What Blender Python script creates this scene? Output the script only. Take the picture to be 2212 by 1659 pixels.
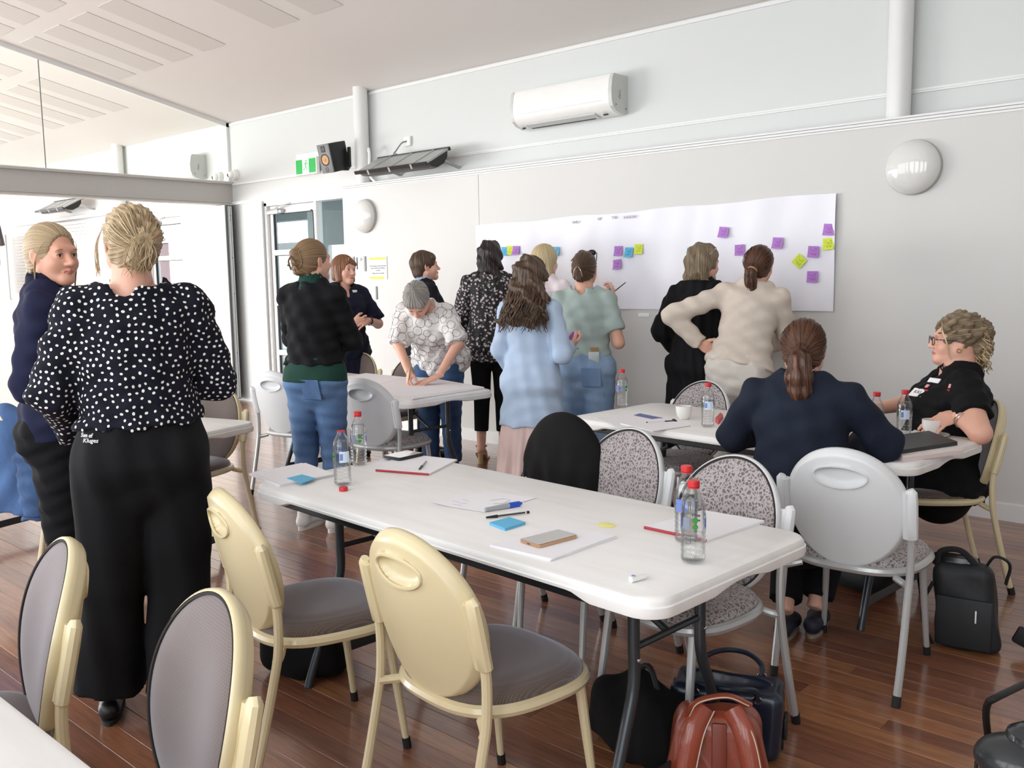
import bpy, bmesh, math, random
import numpy as np
from mathutils import Vector, Matrix, noise as mnoise
random.seed(7); np.random.seed(7)
for o in list(bpy.data.objects): bpy.data.objects.remove(o, do_unlink=True)
SC = bpy.context.scene
COL = SC.collection
PI = math.pi

# ------------------------------------------------------------------ camera
CAMH = 1.48127
FPX = 1974.56
YAW, PITCH, ROLL = 0.731947, 0.1175999, -0.01518524
_f = Vector((-math.sin(YAW)*math.cos(PITCH), math.cos(YAW)*math.cos(PITCH), -math.sin(PITCH)))
_r0 = Vector((math.cos(YAW), math.sin(YAW), 0)); _u0 = _r0.cross(_f)
_r = _r0*math.cos(ROLL)+_u0*math.sin(ROLL); _u = -_r0*math.sin(ROLL)+_u0*math.cos(ROLL)
cd = bpy.data.cameras.new('camera'); cam = bpy.data.objects.new('camera', cd); COL.objects.link(cam)
cam.matrix_world = Matrix(((_r.x,_u.x,-_f.x,0),(_r.y,_u.y,-_f.y,0),(_r.z,_u.z,-_f.z,CAMH),(0,0,0,1)))
cd.sensor_width = 36.0; cd.lens = FPX/2212*36.0; cd.clip_start = .05; cd.clip_end = 200
SC.camera = cam

# ------------------------------------------------------------------ world, daylight, exposure
SC.view_settings.view_transform = 'Standard'; SC.view_settings.look = 'None'
SC.view_settings.gamma = 1.0; SC.view_settings.use_curve_mapping = False
SC.view_settings.exposure = -0.08
w = bpy.data.worlds.new('sky'); SC.world = w; w.use_nodes = True
bg = w.node_tree.nodes['Background']; bg.inputs[0].default_value = (.82,.90,1.0,1); bg.inputs[1].default_value = 3.0
def window_light(x0, x1, z0, z1, y, power, name='window_daylight', rot=(PI/2,0,0), col=(1.0,.985,.96)):
    # daylight standing in a window opening of the wall behind the camera
    l = bpy.data.lights.new(name, 'AREA'); l.shape = 'RECTANGLE'; l.size = abs(x1-x0); l.size_y = z1-z0
    l.energy = power; l.color = col
    o = bpy.data.objects.new(name, l); COL.objects.link(o); o.location = ((x0+x1)/2, y, (z0+z1)/2); o.rotation_euler = rot
    return o
YB = -2.3            # inner face of the wall behind the camera
WIN_MAIN = [(-9.6,-8.5),(-8.3,-7.2),(-7.0,-5.9),(-5.7,-4.6),(-4.0,-2.8),(-2.4,-1.2),(-.6,.6),(1.2,2.4)]
WIN_FAR = [(-19.5,-17.3),(-17.0,-14.8),(-14.5,-12.3),(-12.1,-10.5)]
for a, b in WIN_MAIN: window_light(a, b, .5, 4.3, YB-.12, (21 if b < -4.5 else 37)*(b-a))
for a, b in WIN_FAR: window_light(a, b, .1, 2.35, YB-.12, 150*(b-a))
window_light(-3.1, 3.1, .4, 2.4, 0, 120, 'end_window_daylight', (PI/2,0,-PI/2)).location = (-21.75, 1.45, 1.4)

# ------------------------------------------------------------------ helpers
def lin(c):
    if isinstance(c, str):
        c = c.lstrip('#'); c = [int(c[i:i+2],16)/255 for i in (0,2,4)]
    return tuple((x/12.92 if x <= .04045 else ((x+.055)/1.055)**2.4) for x in c)+(1.0,)
MATS = {}
class NT:
    def __init__(s, m): s.t = m.node_tree; s.b = s.t.nodes['Principled BSDF']
    def n(s, typ, **k):
        x = s.t.nodes.new(typ)
        for a, v in k.items():
            if a.startswith('i_'):
                key = a[2:]
                key = int(key) if key.isdigit() else key.replace('_',' ')
                x.inputs[key].default_value = v
            else: setattr(x, a, v)
        return x
    def l(s, a, b): s.t.links.new(a, b)
    def coord(s, kind='Object', scale=(1,1,1), rot=(0,0,0), loc=(0,0,0)):
        c = s.n('ShaderNodeTexCoord'); m = s.n('ShaderNodeMapping')
        m.inputs['Scale'].default_value = scale; m.inputs['Rotation'].default_value = rot; m.inputs['Location'].default_value = loc
        s.l(c.outputs[kind], m.inputs[0]); return m.outputs[0]
    def ramp(s, fac, stops, interp='LINEAR'):
        r = s.n('ShaderNodeValToRGB'); r.color_ramp.interpolation = interp; e = r.color_ramp.elements
        while len(e) < len(stops): e.new(.5)
        for x, (p, c) in zip(e, stops): x.position = p; x.color = c if len(c) == 4 else lin(c)
        s.l(fac, r.inputs[0]); return r.outputs[0]
    def mix(s, fac, a, b, blend='MIX'):
        m = s.n('ShaderNodeMix', data_type='RGBA', blend_type=blend)
        for sock, v in ((m.inputs[0],fac),(m.inputs[6],a),(m.inputs[7],b)):
            if hasattr(v, 'links'): s.l(v, sock)
            else: sock.default_value = v
        return m.outputs[2]
    def math(s, op, a, b=0.0):
        m = s.n('ShaderNodeMath', operation=op)
        for sock, v in ((m.inputs[0],a),(m.inputs[1],b)):
            if hasattr(v, 'links'): s.l(v, sock)
            else: sock.default_value = v
        return m.outputs[0]
    def bump(s, h, strength=.3, dist=.002):
        b = s.n('ShaderNodeBump'); b.inputs['Strength'].default_value = strength; b.inputs['Distance'].default_value = dist
        s.l(h, b.inputs['Height']); s.l(b.outputs[0], s.b.inputs['Normal'])
def newmat(name):
    m = bpy.data.materials.new(name); m.use_nodes = True; MATS[name] = m; return m, NT(m)
def M(name, col, rough=.5, metal=0., var=None, bump=None, spec=.5, coat=0., emit=None, alpha=None, coatr=.1, sheen=0):
    """plain procedural material: base colour with optional noise variation and noise bump"""
    if name in MATS: return MATS[name]
    m, t = newmat(name); c = lin(col); b = t.b
    b.inputs['Base Color'].default_value = c; b.inputs['Roughness'].default_value = rough
    b.inputs['Metallic'].default_value = metal; b.inputs['Specular IOR Level'].default_value = spec
    b.inputs['Coat Weight'].default_value = coat; b.inputs['Coat Roughness'].default_value = coatr
    if sheen: b.inputs['Sheen Weight'].default_value = sheen
    sc, am = var or (6, .05)
    nz = t.n('ShaderNodeTexNoise', i_Scale=sc, i_Detail=3.0); t.l(t.coord(), nz.inputs['Vector'])
    lo = tuple(x*(1-am) for x in c[:3])+(1,); hi = tuple(min(1,x*(1+am)) for x in c[:3])+(1,)
    t.l(t.mix(nz.outputs[0], lo, hi), b.inputs['Base Color'])
    if bump:
        n2 = t.n('ShaderNodeTexNoise', i_Scale=bump[0], i_Detail=4.0); t.l(t.coord(), n2.inputs['Vector'])
        t.bump(n2.outputs[0], bump[1], bump[2] if len(bump) > 2 else .002)
    if emit: b.inputs['Emission Color'].default_value = lin(emit[0]); b.inputs['Emission Strength'].default_value = emit[1]
    return m

def setp(o, label=None, cat=None, group=None, kind=None):
    if label: o['label'] = label
    if cat: o['category'] = cat
    if group: o['group'] = group
    if kind: o['kind'] = kind
    return o
def thing(name, label, cat, loc=(0,0,0), rotz=0, group=None):
    o = bpy.data.objects.new(name, None); COL.objects.link(o); o.empty_display_size = .1
    o.location = loc; o.rotation_euler = (0,0,rotz); return setp(o, label, cat, group)
def copy_tree(o, parent=None):
    c = o.copy(); COL.objects.link(c); c.parent = parent
    for ch in [x for x in bpy.data.objects if x.parent == o and x != c]: copy_tree(ch, c)
    return c
def frame_of(d, up=Vector((0,0,1))):
    d = Vector(d).normalized()
    if abs(d.dot(up)) > .98: up = Vector((0,1,0))
    a = d.cross(up).normalized(); b = a.cross(d); return a, b, d
class MB:
    """collects simple shapes and links them as ONE mesh object"""
    def __init__(s): s.v = []; s.f = []; s.mi = []; s.cur = 0
    def add(s, vs, fs, mi=None):
        n = len(s.v); s.v += [tuple(v) for v in vs]; s.f += [tuple(i+n for i in f) for f in fs]
        s.mi += [s.cur if mi is None else mi]*len(fs); return s
    def box(s, x0, x1, y0, y1, z0, z1, T=None):
        vs = [Vector((x,y,z)) for z in (z0,z1) for y in (y0,y1) for x in (x0,x1)]
        if T: vs = [T@v for v in vs]
        return s.add(vs, [(0,2,3,1),(4,5,7,6),(0,1,5,4),(2,6,7,3),(0,4,6,2),(1,3,7,5)])
    def rbox(s, x0, x1, y0, y1, z0, z1, r=.004, T=None, seg=2):
        bm = bmesh.new(); bmesh.ops.create_cube(bm, size=1)
        for v in bm.verts: v.co = Vector(((x0+x1)/2+v.co.x*(x1-x0), (y0+y1)/2+v.co.y*(y1-y0), (z0+z1)/2+v.co.z*(z1-z0)))
        r = min(r, .49*min(abs(x1-x0),abs(y1-y0),abs(z1-z0)))
        bmesh.ops.bevel(bm, geom=list(bm.edges), offset=r, segments=seg, affect='EDGES', profile=.5)
        return s.addbm(bm, T)
    def addbm(s, bm, T=None):
        bm.verts.index_update(); vs = [(T@v.co if T else v.co.copy()) for v in bm.verts]
        fs = [tuple(v.index for v in f.verts) for f in bm.faces]; bm.free(); return s.add(vs, fs)
    def tube(s, pts, r, n=10, caps=True, closed=False, flat=1.0, up=None):
        pts = [Vector(p) for p in pts]; N = len(pts)
        rs = r if isinstance(r, (list,tuple)) else [r]*N
        vs = []; prev = None; cn = None
        if closed:
            cn = Vector((0,0,0)); c0 = sum(pts, Vector())/N
            for i in range(N): cn += (pts[i]-c0).cross(pts[(i+1)%N]-c0)
            cn = cn.normalized() if cn.length > 1e-9 else None
        for i, p in enumerate(pts):
            if closed: d = pts[(i+1)%N]-pts[i-1]
            else: d = pts[min(i+1,N-1)]-pts[max(i-1,0)]
            if d.length < 1e-9: d = Vector((0,0,1))
            d.normalize()
            if cn is not None:
                a = d.cross(cn)
                if a.length < 1e-6: a = frame_of(d)[0]
                a.normalize(); b = a.cross(d)
            elif prev is None: a, b, _ = frame_of(d, Vector(up) if up else Vector((0,0,1)))
            else:
                a = prev-d*prev.dot(d)
                if a.length < 1e-6: a, b, _ = frame_of(d)
                a.normalize(); b = a.cross(d)
            prev = a
            for k in range(n):
                t = 2*PI*k/n; vs.append(p+a*(math.cos(t)*rs[i])+b*(math.sin(t)*rs[i]*flat))
        fs = []
        for i in range(N if closed else N-1):
            j = (i+1)%N
            for k in range(n): fs.append((i*n+k, i*n+(k+1)%n, j*n+(k+1)%n, j*n+k))
        if caps and not closed: fs += [tuple(range(n-1,-1,-1)), tuple((N-1)*n+k for k in range(n))]
        return s.add(vs, fs)
    def lathe(s, prof, n=20, T=None, cap=True):
        vs = []; fs = []
        for (r, z) in prof:
            for k in range(n):
                t = 2*PI*k/n; v = Vector((r*math.cos(t), r*math.sin(t), z)); vs.append(T@v if T else v)
        for i in range(len(prof)-1):
            for k in range(n): fs.append((i*n+k, i*n+(k+1)%n, (i+1)*n+(k+1)%n, (i+1)*n+k))
        if cap: fs += [tuple(range(n-1,-1,-1)), tuple((len(prof)-1)*n+k for k in range(n))]
        return s.add(vs, fs)
    def prism(s, poly, z0, z1, T=None):
        n = len(poly); vs = [Vector((p[0],p[1],z)) for z in (z0,z1) for p in poly]
        if T: vs = [T@v for v in vs]
        fs = [tuple(range(n-1,-1,-1)), tuple(range(n,2*n))]+[(i,(i+1)%n,n+(i+1)%n,n+i) for i in range(n)]
        return s.add(vs, fs)
    def quad(s, a, b, c, d): return s.add([a,b,c,d], [(0,1,2,3)])
    def ellipsoid(s, c, r, nu=16, nv=10, T=None):
        vs = []; fs = []
        for i in range(nv+1):
            ph = PI*i/nv-PI/2
            for k in range(nu):
                t = 2*PI*k/nu; v = Vector((c[0]+r[0]*math.cos(ph)*math.cos(t), c[1]+r[1]*math.cos(ph)*math.sin(t), c[2]+r[2]*math.sin(ph)))
                vs.append(T@v if T else v)
        for i in range(nv):
            for k in range(nu): fs.append((i*nu+k, i*nu+(k+1)%nu, (i+1)*nu+(k+1)%nu, (i+1)*nu+k))
        return s.add(vs, fs)
    def grid(s, fn, nu, nv, closed_u=False):
        vs = [fn(i/(nu if closed_u else nu-1), j/(nv-1)) for j in range(nv) for i in range(nu)]; fs = []
        for j in range(nv-1):
            for i in range(nu if closed_u else nu-1):
                fs.append((j*nu+i, j*nu+(i+1)%nu, (j+1)*nu+(i+1)%nu, (j+1)*nu+i))
        return s.add(vs, fs)
    def mesh(s, name, mats, smooth=None):
        me = bpy.data.meshes.new(name); me.from_pydata(s.v, [], s.f)
        for m in (mats if isinstance(mats, (list,tuple)) else [mats]): me.materials.append(m)
        if any(s.mi): me.polygons.foreach_set('material_index', s.mi)
        if smooth: 
            me.polygons.foreach_set('use_smooth', [True]*len(s.f))
            if smooth is not True: me.set_sharp_from_angle(angle=smooth)
        me.update(); return me
    def build(s, name, mats, parent=None, smooth=.6, loc=None, rot=None):
        o = bpy.data.objects.new(name, s.mesh(name, mats, smooth)); COL.objects.link(o); o.parent = parent
        if loc: o.location = loc
        if rot: o.rotation_euler = rot
        return o
def catmull(pts, n=6):
    P = [Vector(p) for p in pts]; P = [P[0]*2-P[1]]+P+[P[-1]*2-P[-2]]; out = []
    for i in range(1, len(P)-2):
        for k in range(n):
            t = k/n; a,b,c,d = P[i-1:i+3]
            out.append(.5*((2*b)+(c-a)*t+(2*a-5*b+4*c-d)*t*t+(3*b-a-3*c+d)*t**3))
    return out+[P[-2]]
def rrect(w, d, r, n=6):
    out = []
    for sx, sy, a0 in ((1,1,0),(-1,1,PI/2),(-1,-1,PI),(1,-1,3*PI/2)):
        for k in range(n+1):
            a = a0+PI/2*k/n; out.append((sx*(w/2-r)+r*math.cos(a), sy*(d/2-r)+r*math.sin(a)))
    return out
def Rz(a): return Matrix.Rotation(a, 4, 'Z')
def Rx(a): return Matrix.Rotation(a, 4, 'X')
def Ry(a): return Matrix.Rotation(a, 4, 'Y')
def Tr(*p): return Matrix.Translation(Vector(p))
def text_mesh(txt, size, mat, name='lettering', parent=None, T=None, extrude=.0004, align='CENTER', spacing=1.0):
    cu = bpy.data.curves.new(name, 'FONT'); cu.body = txt; cu.size = size; cu.align_x = align; cu.align_y = 'CENTER'; cu.extrude = extrude
    cu.space_character = spacing; cu.resolution_u = 2
    o = bpy.data.objects.new(name, cu); COL.objects.link(o)
    dg = bpy.context.evaluated_depsgraph_get(); me = bpy.data.meshes.new_from_object(o.evaluated_get(dg))
    bpy.data.objects.remove(o); me.name = name
    me.materials.clear(); me.materials.append(mat)
    if T: me.transform(T)
    o = bpy.data.objects.new(name, me); COL.objects.link(o); o.parent = parent; return o
# turn a pixel of the 2212x1659 frame plus one known world coordinate into a point of the room
def _ray(px, py): return _f+_r*((px-1106)/FPX)+_u*((829.5-py)/FPX)
def on_z(px, py, z): d = _ray(px,py); return Vector((0,0,CAMH))+d*((z-CAMH)/d.z)
def on_y(px, py, y): d = _ray(px,py); return Vector((0,0,CAMH))+d*(y/d.y)
# ================================================================== the room
YW, YU = 5.87, 6.15            # face of the lower wall lining, face of the wall above and behind it
XP = -10.06                    # glazed partition between the two rooms
ZL = 2.41; ZC = 3.355; SL = .2096
def zceil(y): return ZC+SL*(YU-y)
wall_white = M('wall_paint', '#d0cfcc', .55, var=(1.2,.02), bump=(60,.06,.001))
wall_white2 = M('wall_paint_upper', '#d0d3d1', .55, var=(1.0,.02), bump=(60,.05,.001))
trim_white = M('gloss_trim_paint', '#e2e2e0', .3, var=(5,.02))
ceil_mat = M('ceiling_paint', '#dedad6', .8, var=(.8,.02))
def struct(name, mb, mat, smooth=None):
    o = mb.build(name, mat, smooth=smooth); o['kind'] = 'structure'; return o
# ---- floor: one board per object in the part of the room the photo shows best
m, t = newmat('floor_board')
c = t.coord('Object', (1.0,14,14)); oi = t.n('ShaderNodeObjectInfo')
ad = t.n('ShaderNodeVectorMath', operation='ADD'); t.l(c, ad.inputs[0])
mu = t.n('ShaderNodeVectorMath', operation='SCALE', i_Scale=37.0); cb = t.n('ShaderNodeCombineXYZ')
t.l(oi.outputs['Random'], cb.inputs[0]); t.l(oi.outputs['Random'], cb.inputs[1]); t.l(cb.outputs[0], mu.inputs[0]); t.l(mu.outputs[0], ad.inputs[1])
n1 = t.n('ShaderNodeTexNoise', i_Scale=2.2, i_Detail=6.0, i_Roughness=.6); t.l(ad.outputs[0], n1.inputs['Vector'])
n2 = t.n('ShaderNodeTexNoise', i_Scale=9.0, i_Detail=4.0); t.l(ad.outputs[0], n2.inputs['Vector'])
base = t.ramp(oi.outputs['Random'], [(0,'#7a4a34'),(.3,'#8a573c'),(.55,'#80503a'),(.75,'#946040'),(1,'#a06c48')])
g = t.ramp(n1.outputs[0], [(.3,(.62,.60,.60,1)),(.5,(1,1,1,1)),(.72,(1.28,1.25,1.2,1))])
col = t.mix(1.0, base, g, 'MULTIPLY')
g2 = t.ramp(n2.outputs[0], [(.35,(.8,.8,.8,1)),(.6,(1.08,1.08,1.08,1))])
t.l(t.mix(1.0, col, g2, 'MULTIPLY'), t.b.inputs['Base Color'])
t.b.inputs['Roughness'].default_value = .42; t.b.inputs['Coat Weight'].default_value = 1.0; t.b.inputs['Coat Roughness'].default_value = .14; t.b.inputs['Coat IOR'].default_value = 1.5
t.bump(n1.outputs[0], .05, .001)
floor_mat = m
m, t = newmat('floor_boards_far')
c = t.coord('Object', (1,1,1))
br = t.n('ShaderNodeTexBrick', offset=.37, i_Scale=1.0); br.inputs['Brick Width'].default_value = 2.4; br.inputs['Row Height'].default_value = .085
br.inputs['Mortar Size'].default_value = .001; br.inputs['Color1'].default_value = lin('#7c4c36'); br.inputs['Color2'].default_value = lin('#966042'); br.inputs['Mortar'].default_value = lin('#3a2418')
t.l(c, br.inputs['Vector'])
n1 = t.n('ShaderNodeTexNoise', i_Scale=3.0, i_Detail=5.0); t.l(t.coord('Object',(1,14,14)), n1.inputs['Vector'])
g = t.ramp(n1.outputs[0], [(.3,(.6,.6,.6,1)),(.7,(1.2,1.2,1.2,1))])
t.l(t.mix(1.0, br.outputs[0], g, 'MULTIPLY'), t.b.inputs['Base Color'])
t.b.inputs['Roughness'].default_value = .42; t.b.inputs['Coat Weight'].default_value = 1.0; t.b.inputs['Coat Roughness'].default_value = .14; t.b.inputs['Coat IOR'].default_value = 1.5
floor_far_mat = m
floor = struct('floor', MB().box(-21.5,4.2,YB,7.2,-.12,-.013), M('floor_substrate','#2c1a12',.8))
BW = .085; rows = []; nboards = 0; rest = MB()
y = YB
lens = [1.8,2.4,3.0,3.6,2.1]
prof_cache = {}
def board_mesh(L):
    k = round(L,2)
    if k not in prof_cache:
        h = BW/2-.0006; b = .0012
        mb = MB(); x0, x1 = -L/2+.0005, L/2-.0005
        sec = [(-h,-.012),(-h,-b),(-h+b,0),(h-b,0),(h,-b),(h,-.012)]
        vs = [(x,)+s for x in (x0,x1) for s in sec]; n = len(sec)
        mb.add(vs, [(i,i+1,n+i+1,n+i)[::-1] for i in range(n-1)]+[tuple(range(n)),tuple(range(2*n-1,n-1,-1))])
        prof_cache[k] = mb.mesh('board', floor_mat, None)
    return prof_cache[k]
while y < 6.15:
    yc = y+BW/2
    rnd = random.Random(int(yc*1000))
    near = 1.15 < yc < 5.9
    xl = -10.0 if yc > 3.0 else (-7.5 if yc > 2 else -5.0)
    if near:
        xr = .9 if yc > 3 else .6
        if yc < 1.9: xr = -.4
        x = xl-rnd.random()*1.2
        xs = x
        while x < xr and nboards < 296:
            L = rnd.choice(lens)
            o = bpy.data.objects.new('floor_board', board_mesh(L)); COL.objects.link(o); o.parent = floor
            o.location = (x+L/2, yc, 0); nboards += 1; x += L
        rest.box(XP-11.4, xs-.001, yc-BW/2+.0006, yc+BW/2-.0006, -.012, 0); rest.box(x+.001, 4.2, yc-BW/2+.0006, yc+BW/2-.0006, -.012, 0)
    else:
        rest.box(XP-11.4, 4.2, yc-BW/2+.0006, yc+BW/2-.0006, -.012, 0)
    y += BW
ro = rest.build('floor_boards', floor_far_mat, floor, smooth=None); ro['kind'] = 'stuff'
# ---- lower wall lining in panels, ledge cap, wall above
wl = struct('wall_north', MB().box(-7.54,4.2,YW+.012,YU,0,ZL-.045), M('lining_core','#8c8a86',.8))
for a, b in ((-7.54,-5.635),(-5.63,-.93),(-.925,1.5),(1.505,4.2)):
    MB().box(a,b,YW,YW+.02,.10,ZL-.04).build('wall_panel', wall_white, wl, smooth=None)
cap = struct('trim_1', MB().box(-7.56,4.2,YW-.022,YU,ZL-.012,ZL).box(-7.55,4.2,YW-.014,YU-.02,ZL-.03,ZL-.014).box(-7.545,4.2,YW-.008,YU-.02,ZL-.045,ZL-.032), trim_white)
bb = struct('baseboard_north', MB().box(-7.55,4.2,YW-.016,YW+.01,0,.10).box(-7.55,4.2,YW-.009,YW+.01,.10,.108), trim_white)
m_groove = M('groove_dark','#8d8c88',.7)
wu = struct('wall_upper', MB().box(XP-11.5,4.2,YU,YU+.14,2.36,ZC+.6).box(-7.6,4.2,YU,YU+.14,0,2.36).box(XP-.0,-9.33,YU,YU+.14,0,2.36).box(XP-.75,XP,YU,YU+.14,0,2.36).box(XP-11.5,-12.2,YU,YU+.14,0,2.36), wall_white2)
struct('trim_2', MB().box(XP+.05,-7.56,YU-.02,YU,2.615,2.64).box(-7.35,4.2,YU-.022,YU,2.60,2.612).box(-7.35,4.2,YU-.014,YU,2.588,2.60), trim_white)
struct('trim_3', MB().box(XP+.05,-7.54,YU-.03,YU,2.385,2.42), trim_white)
struct('trim_cornice', MB().box(XP+.04,4.2,YU-.012,YU,ZC-.035,ZC-.01), trim_white)
# ---- pipe columns
for i, x in enumerate((-2.13,-7.44,-12.78)):
    struct('column_%d'%(i+1), MB().lathe([(.073,ZL),(.073,ZC+.1)], 28, Tr(x,6.06,0)), trim_white, smooth=.6)
# ---- ceiling with perforated strips
m, t = newmat('perforated_board')
v = t.n('ShaderNodeTexVoronoi', i_Scale=70.0, feature='F1'); v.inputs['Randomness'].default_value = 0.0; t.l(t.coord('Object'), v.inputs['Vector'])
t.l(t.ramp(v.outputs['Distance'], [(.22,'#8f8a86'),(.34,'#d3cfca')]), t.b.inputs['Base Color']); t.b.inputs['Roughness'].default_value = .85
perf = m
def cp(x, y, dz=0): return Vector((x, y, zceil(y)+dz))
ce = MB()
ce.add([cp(XP-11.5,YB),cp(4.2,YB),cp(4.2,YU+.05),cp(XP-11.5,YU+.05),cp(XP-11.5,YB,.2),cp(4.2,YB,.2),cp(4.2,YU+.05,.2),cp(XP-11.5,YU+.05,.2)],
       [(0,3,2,1),(4,5,6,7),(0,1,5,4),(1,2,6,5),(2,3,7,6),(3,0,4,7)])
ceiling = struct('ceiling', ce, ceil_mat)
sm = MB(); L = 1.0/math.cos(math.atan(SL)); sm.rbox(-.19,.19,-L/2,L/2,-.004,.001,.0015,seg=1); sme = sm.mesh('perforated_panel', perf, None)
cols = [-9.71,-9.13,-8.55,-7.96, -6.81,-6.22,-5.64,-5.06, -11.0,-11.6,-12.2,-12.8,-13.6,-14.2,-14.8,-15.4]
for x in cols:
    for y0 in (3.77, 2.6, 1.43) if x > -10 else (4.3,3.13,1.96):
        o = bpy.data.objects.new('perforated_panel', sme); COL.objects.link(o); o.parent = ceiling
        o.location = cp(x, y0+.5, -.001); o.rotation_euler = (-math.atan(SL),0,0)
# ---- partition: steel beam, glazing above it
grey_steel = M('painted_beam', '#b9b6b1', .4, var=(4,.03))
bm_ = MB().box(XP-.03,XP+.03,YB,YU,2.40,2.64).box(XP-.075,XP+.075,YB,YU,2.63,2.652).box(XP-.075,XP+.075,YB,YU,2.38,2.40).box(XP+.03,XP+.05,YB,YU,2.405,2.425)
struct('beam', bm_, grey_steel)
struct('partition_frame', MB().box(XP-.02,XP+.02,YU-.035,YU-.0,2.652,ZC).add(
    [Vector((XP+dx,y,zceil(y)+dz)) for y in (YB,YU) for dx in (-.02,.02) for dz in (-.05,0)], [(0,1,3,2),(4,6,7,5),(0,2,6,4),(1,5,7,3),(0,4,5,1),(2,3,7,6)])
    .box(XP-.012,XP+.012,YB,YU,2.652,2.668), trim_white)
struct('partition_mullion', MB().box(XP-.006,XP+.006,4.00,4.008,2.66,zceil(4.0)).box(XP-.006,XP+.006,1.60,1.608,2.66,zceil(1.6)).box(XP-.006,XP+.006,-.8,-.792,2.66,zceil(-.8)), M('mullion_grey','#6d726f',.4))
m, t = newmat('pane_glass')
t.t.nodes.remove(t.b); out = t.t.nodes['Material Output']
fr = t.n('ShaderNodeFresnel', i_IOR=1.5); tr = t.n('ShaderNodeBsdfTransparent'); tr.inputs[0].default_value = (.90,.95,.925,1)
gl = t.n('ShaderNodeBsdfGlossy'); gl.inputs['Roughness'].default_value = .0
mx = t.n('ShaderNodeMixShader'); t.l(fr.outputs[0], mx.inputs[0]); t.l(tr.outputs[0], mx.inputs[1]); t.l(gl.outputs[0], mx.inputs[2]); t.l(mx.outputs[0], out.inputs[0])
glass = m
for i, (y0, y1) in enumerate(((4.012,YU-.03),(1.612,3.996),(-.788,1.596))):
    gp = MB(); gp.add([Vector((XP,y0,2.66)),Vector((XP,y1,2.66)),Vector((XP,y1,zceil(y1)-.04)),Vector((XP,y0,zceil(y0)-.04))], [(0,1,2,3)])
    o = struct('window_%d'%(i+1), gp, glass)
# ---- wall behind the camera with its window openings, end walls
def wall_with_openings(name, x0, x1, ops, z0, z1, y, th=.14):
    mb = MB(); ztop = zceil(y)+.3
    mb.box(x0,x1,y-th,y,0,z0).box(x0,x1,y-th,y,z1,ztop)
    xs = [x0]+[v for ab in ops for v in ab]+[x1]
    for i in range(0, len(xs), 2): mb.box(xs[i],xs[i+1],y-th,y,z0,z1)
    return struct(name, mb, wall_white2)
wall_with_openings('wall_south', XP, 4.2, WIN_MAIN, .5, 4.3, YB)
wall_with_openings('wall_south_far', XP-11.5, XP, WIN_FAR, .1, 2.35, YB)
struct('wall_east', MB().box(4.2,4.3,YB,YU+.1,0,6.2), wall_white2)
struct('wall_west', MB().box(XP-11.6,XP-11.45,YB,-1.65,0,6.2).box(XP-11.6,XP-11.45,4.7,YU+.1,0,6.2).box(XP-11.6,XP-11.45,-1.65,4.7,2.5,6.2).box(XP-11.6,XP-11.45,-1.65,4.7,0,.35), wall_white2)
# ================================================================== doors, folded wall panel, things on the walls
alu = M('aluminium', '#b9bcbd', .35, .7)
black_pl = M('black_plastic', '#17181a', .45, var=(20,.1))
grey_pl = M('grey_plastic', '#c9cac8', .45)
chrome = M('chrome', '#d8d8d8', .18, 1.0)
white_pl = M('white_plastic', '#eeeeea', .35, coat=.2)
def glazed_door(name, x0, x1, y, rails, ztop, panes=glass):
    d = struct(name, MB().box(x0,x0+.055,y-.02,y+.02,.01,ztop).box(x1-.055,x1,y-.02,y+.02,.01,ztop), trim_white)
    zz = [.01]+list(rails)+[ztop]
    MB().box(x0+.055,x1-.055,y-.02,y+.02,.01,.16).build('rail', trim_white, d, smooth=None)
    MB().box(x0+.055,x1-.055,y-.02,y+.02,ztop-.085,ztop).build('rail', trim_white, d, smooth=None)
    for r in rails: MB().box(x0+.055,x1-.055,y-.02,y+.02,r-.03,r+.03).build('rail', trim_white, d, smooth=None)
    lo = [.16]+[r+.03 for r in rails]; hi = [r-.03 for r in rails]+[ztop-.085]
    for a, b in zip(lo, hi):
        MB().quad((x0+.055,y,a),(x1-.055,y,a),(x1-.055,y,b),(x0+.055,y,b)).build('pane', panes, d, smooth=None)
        MB().box(x0+.055,x0+.065,y-.012,y+.012,a,b).box(x0+.065,x1-.055,y-.012,y+.012,b-.008,b).build('pane_gasket', M('gasket','#22282a',.6), d, smooth=None)
    return d
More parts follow.
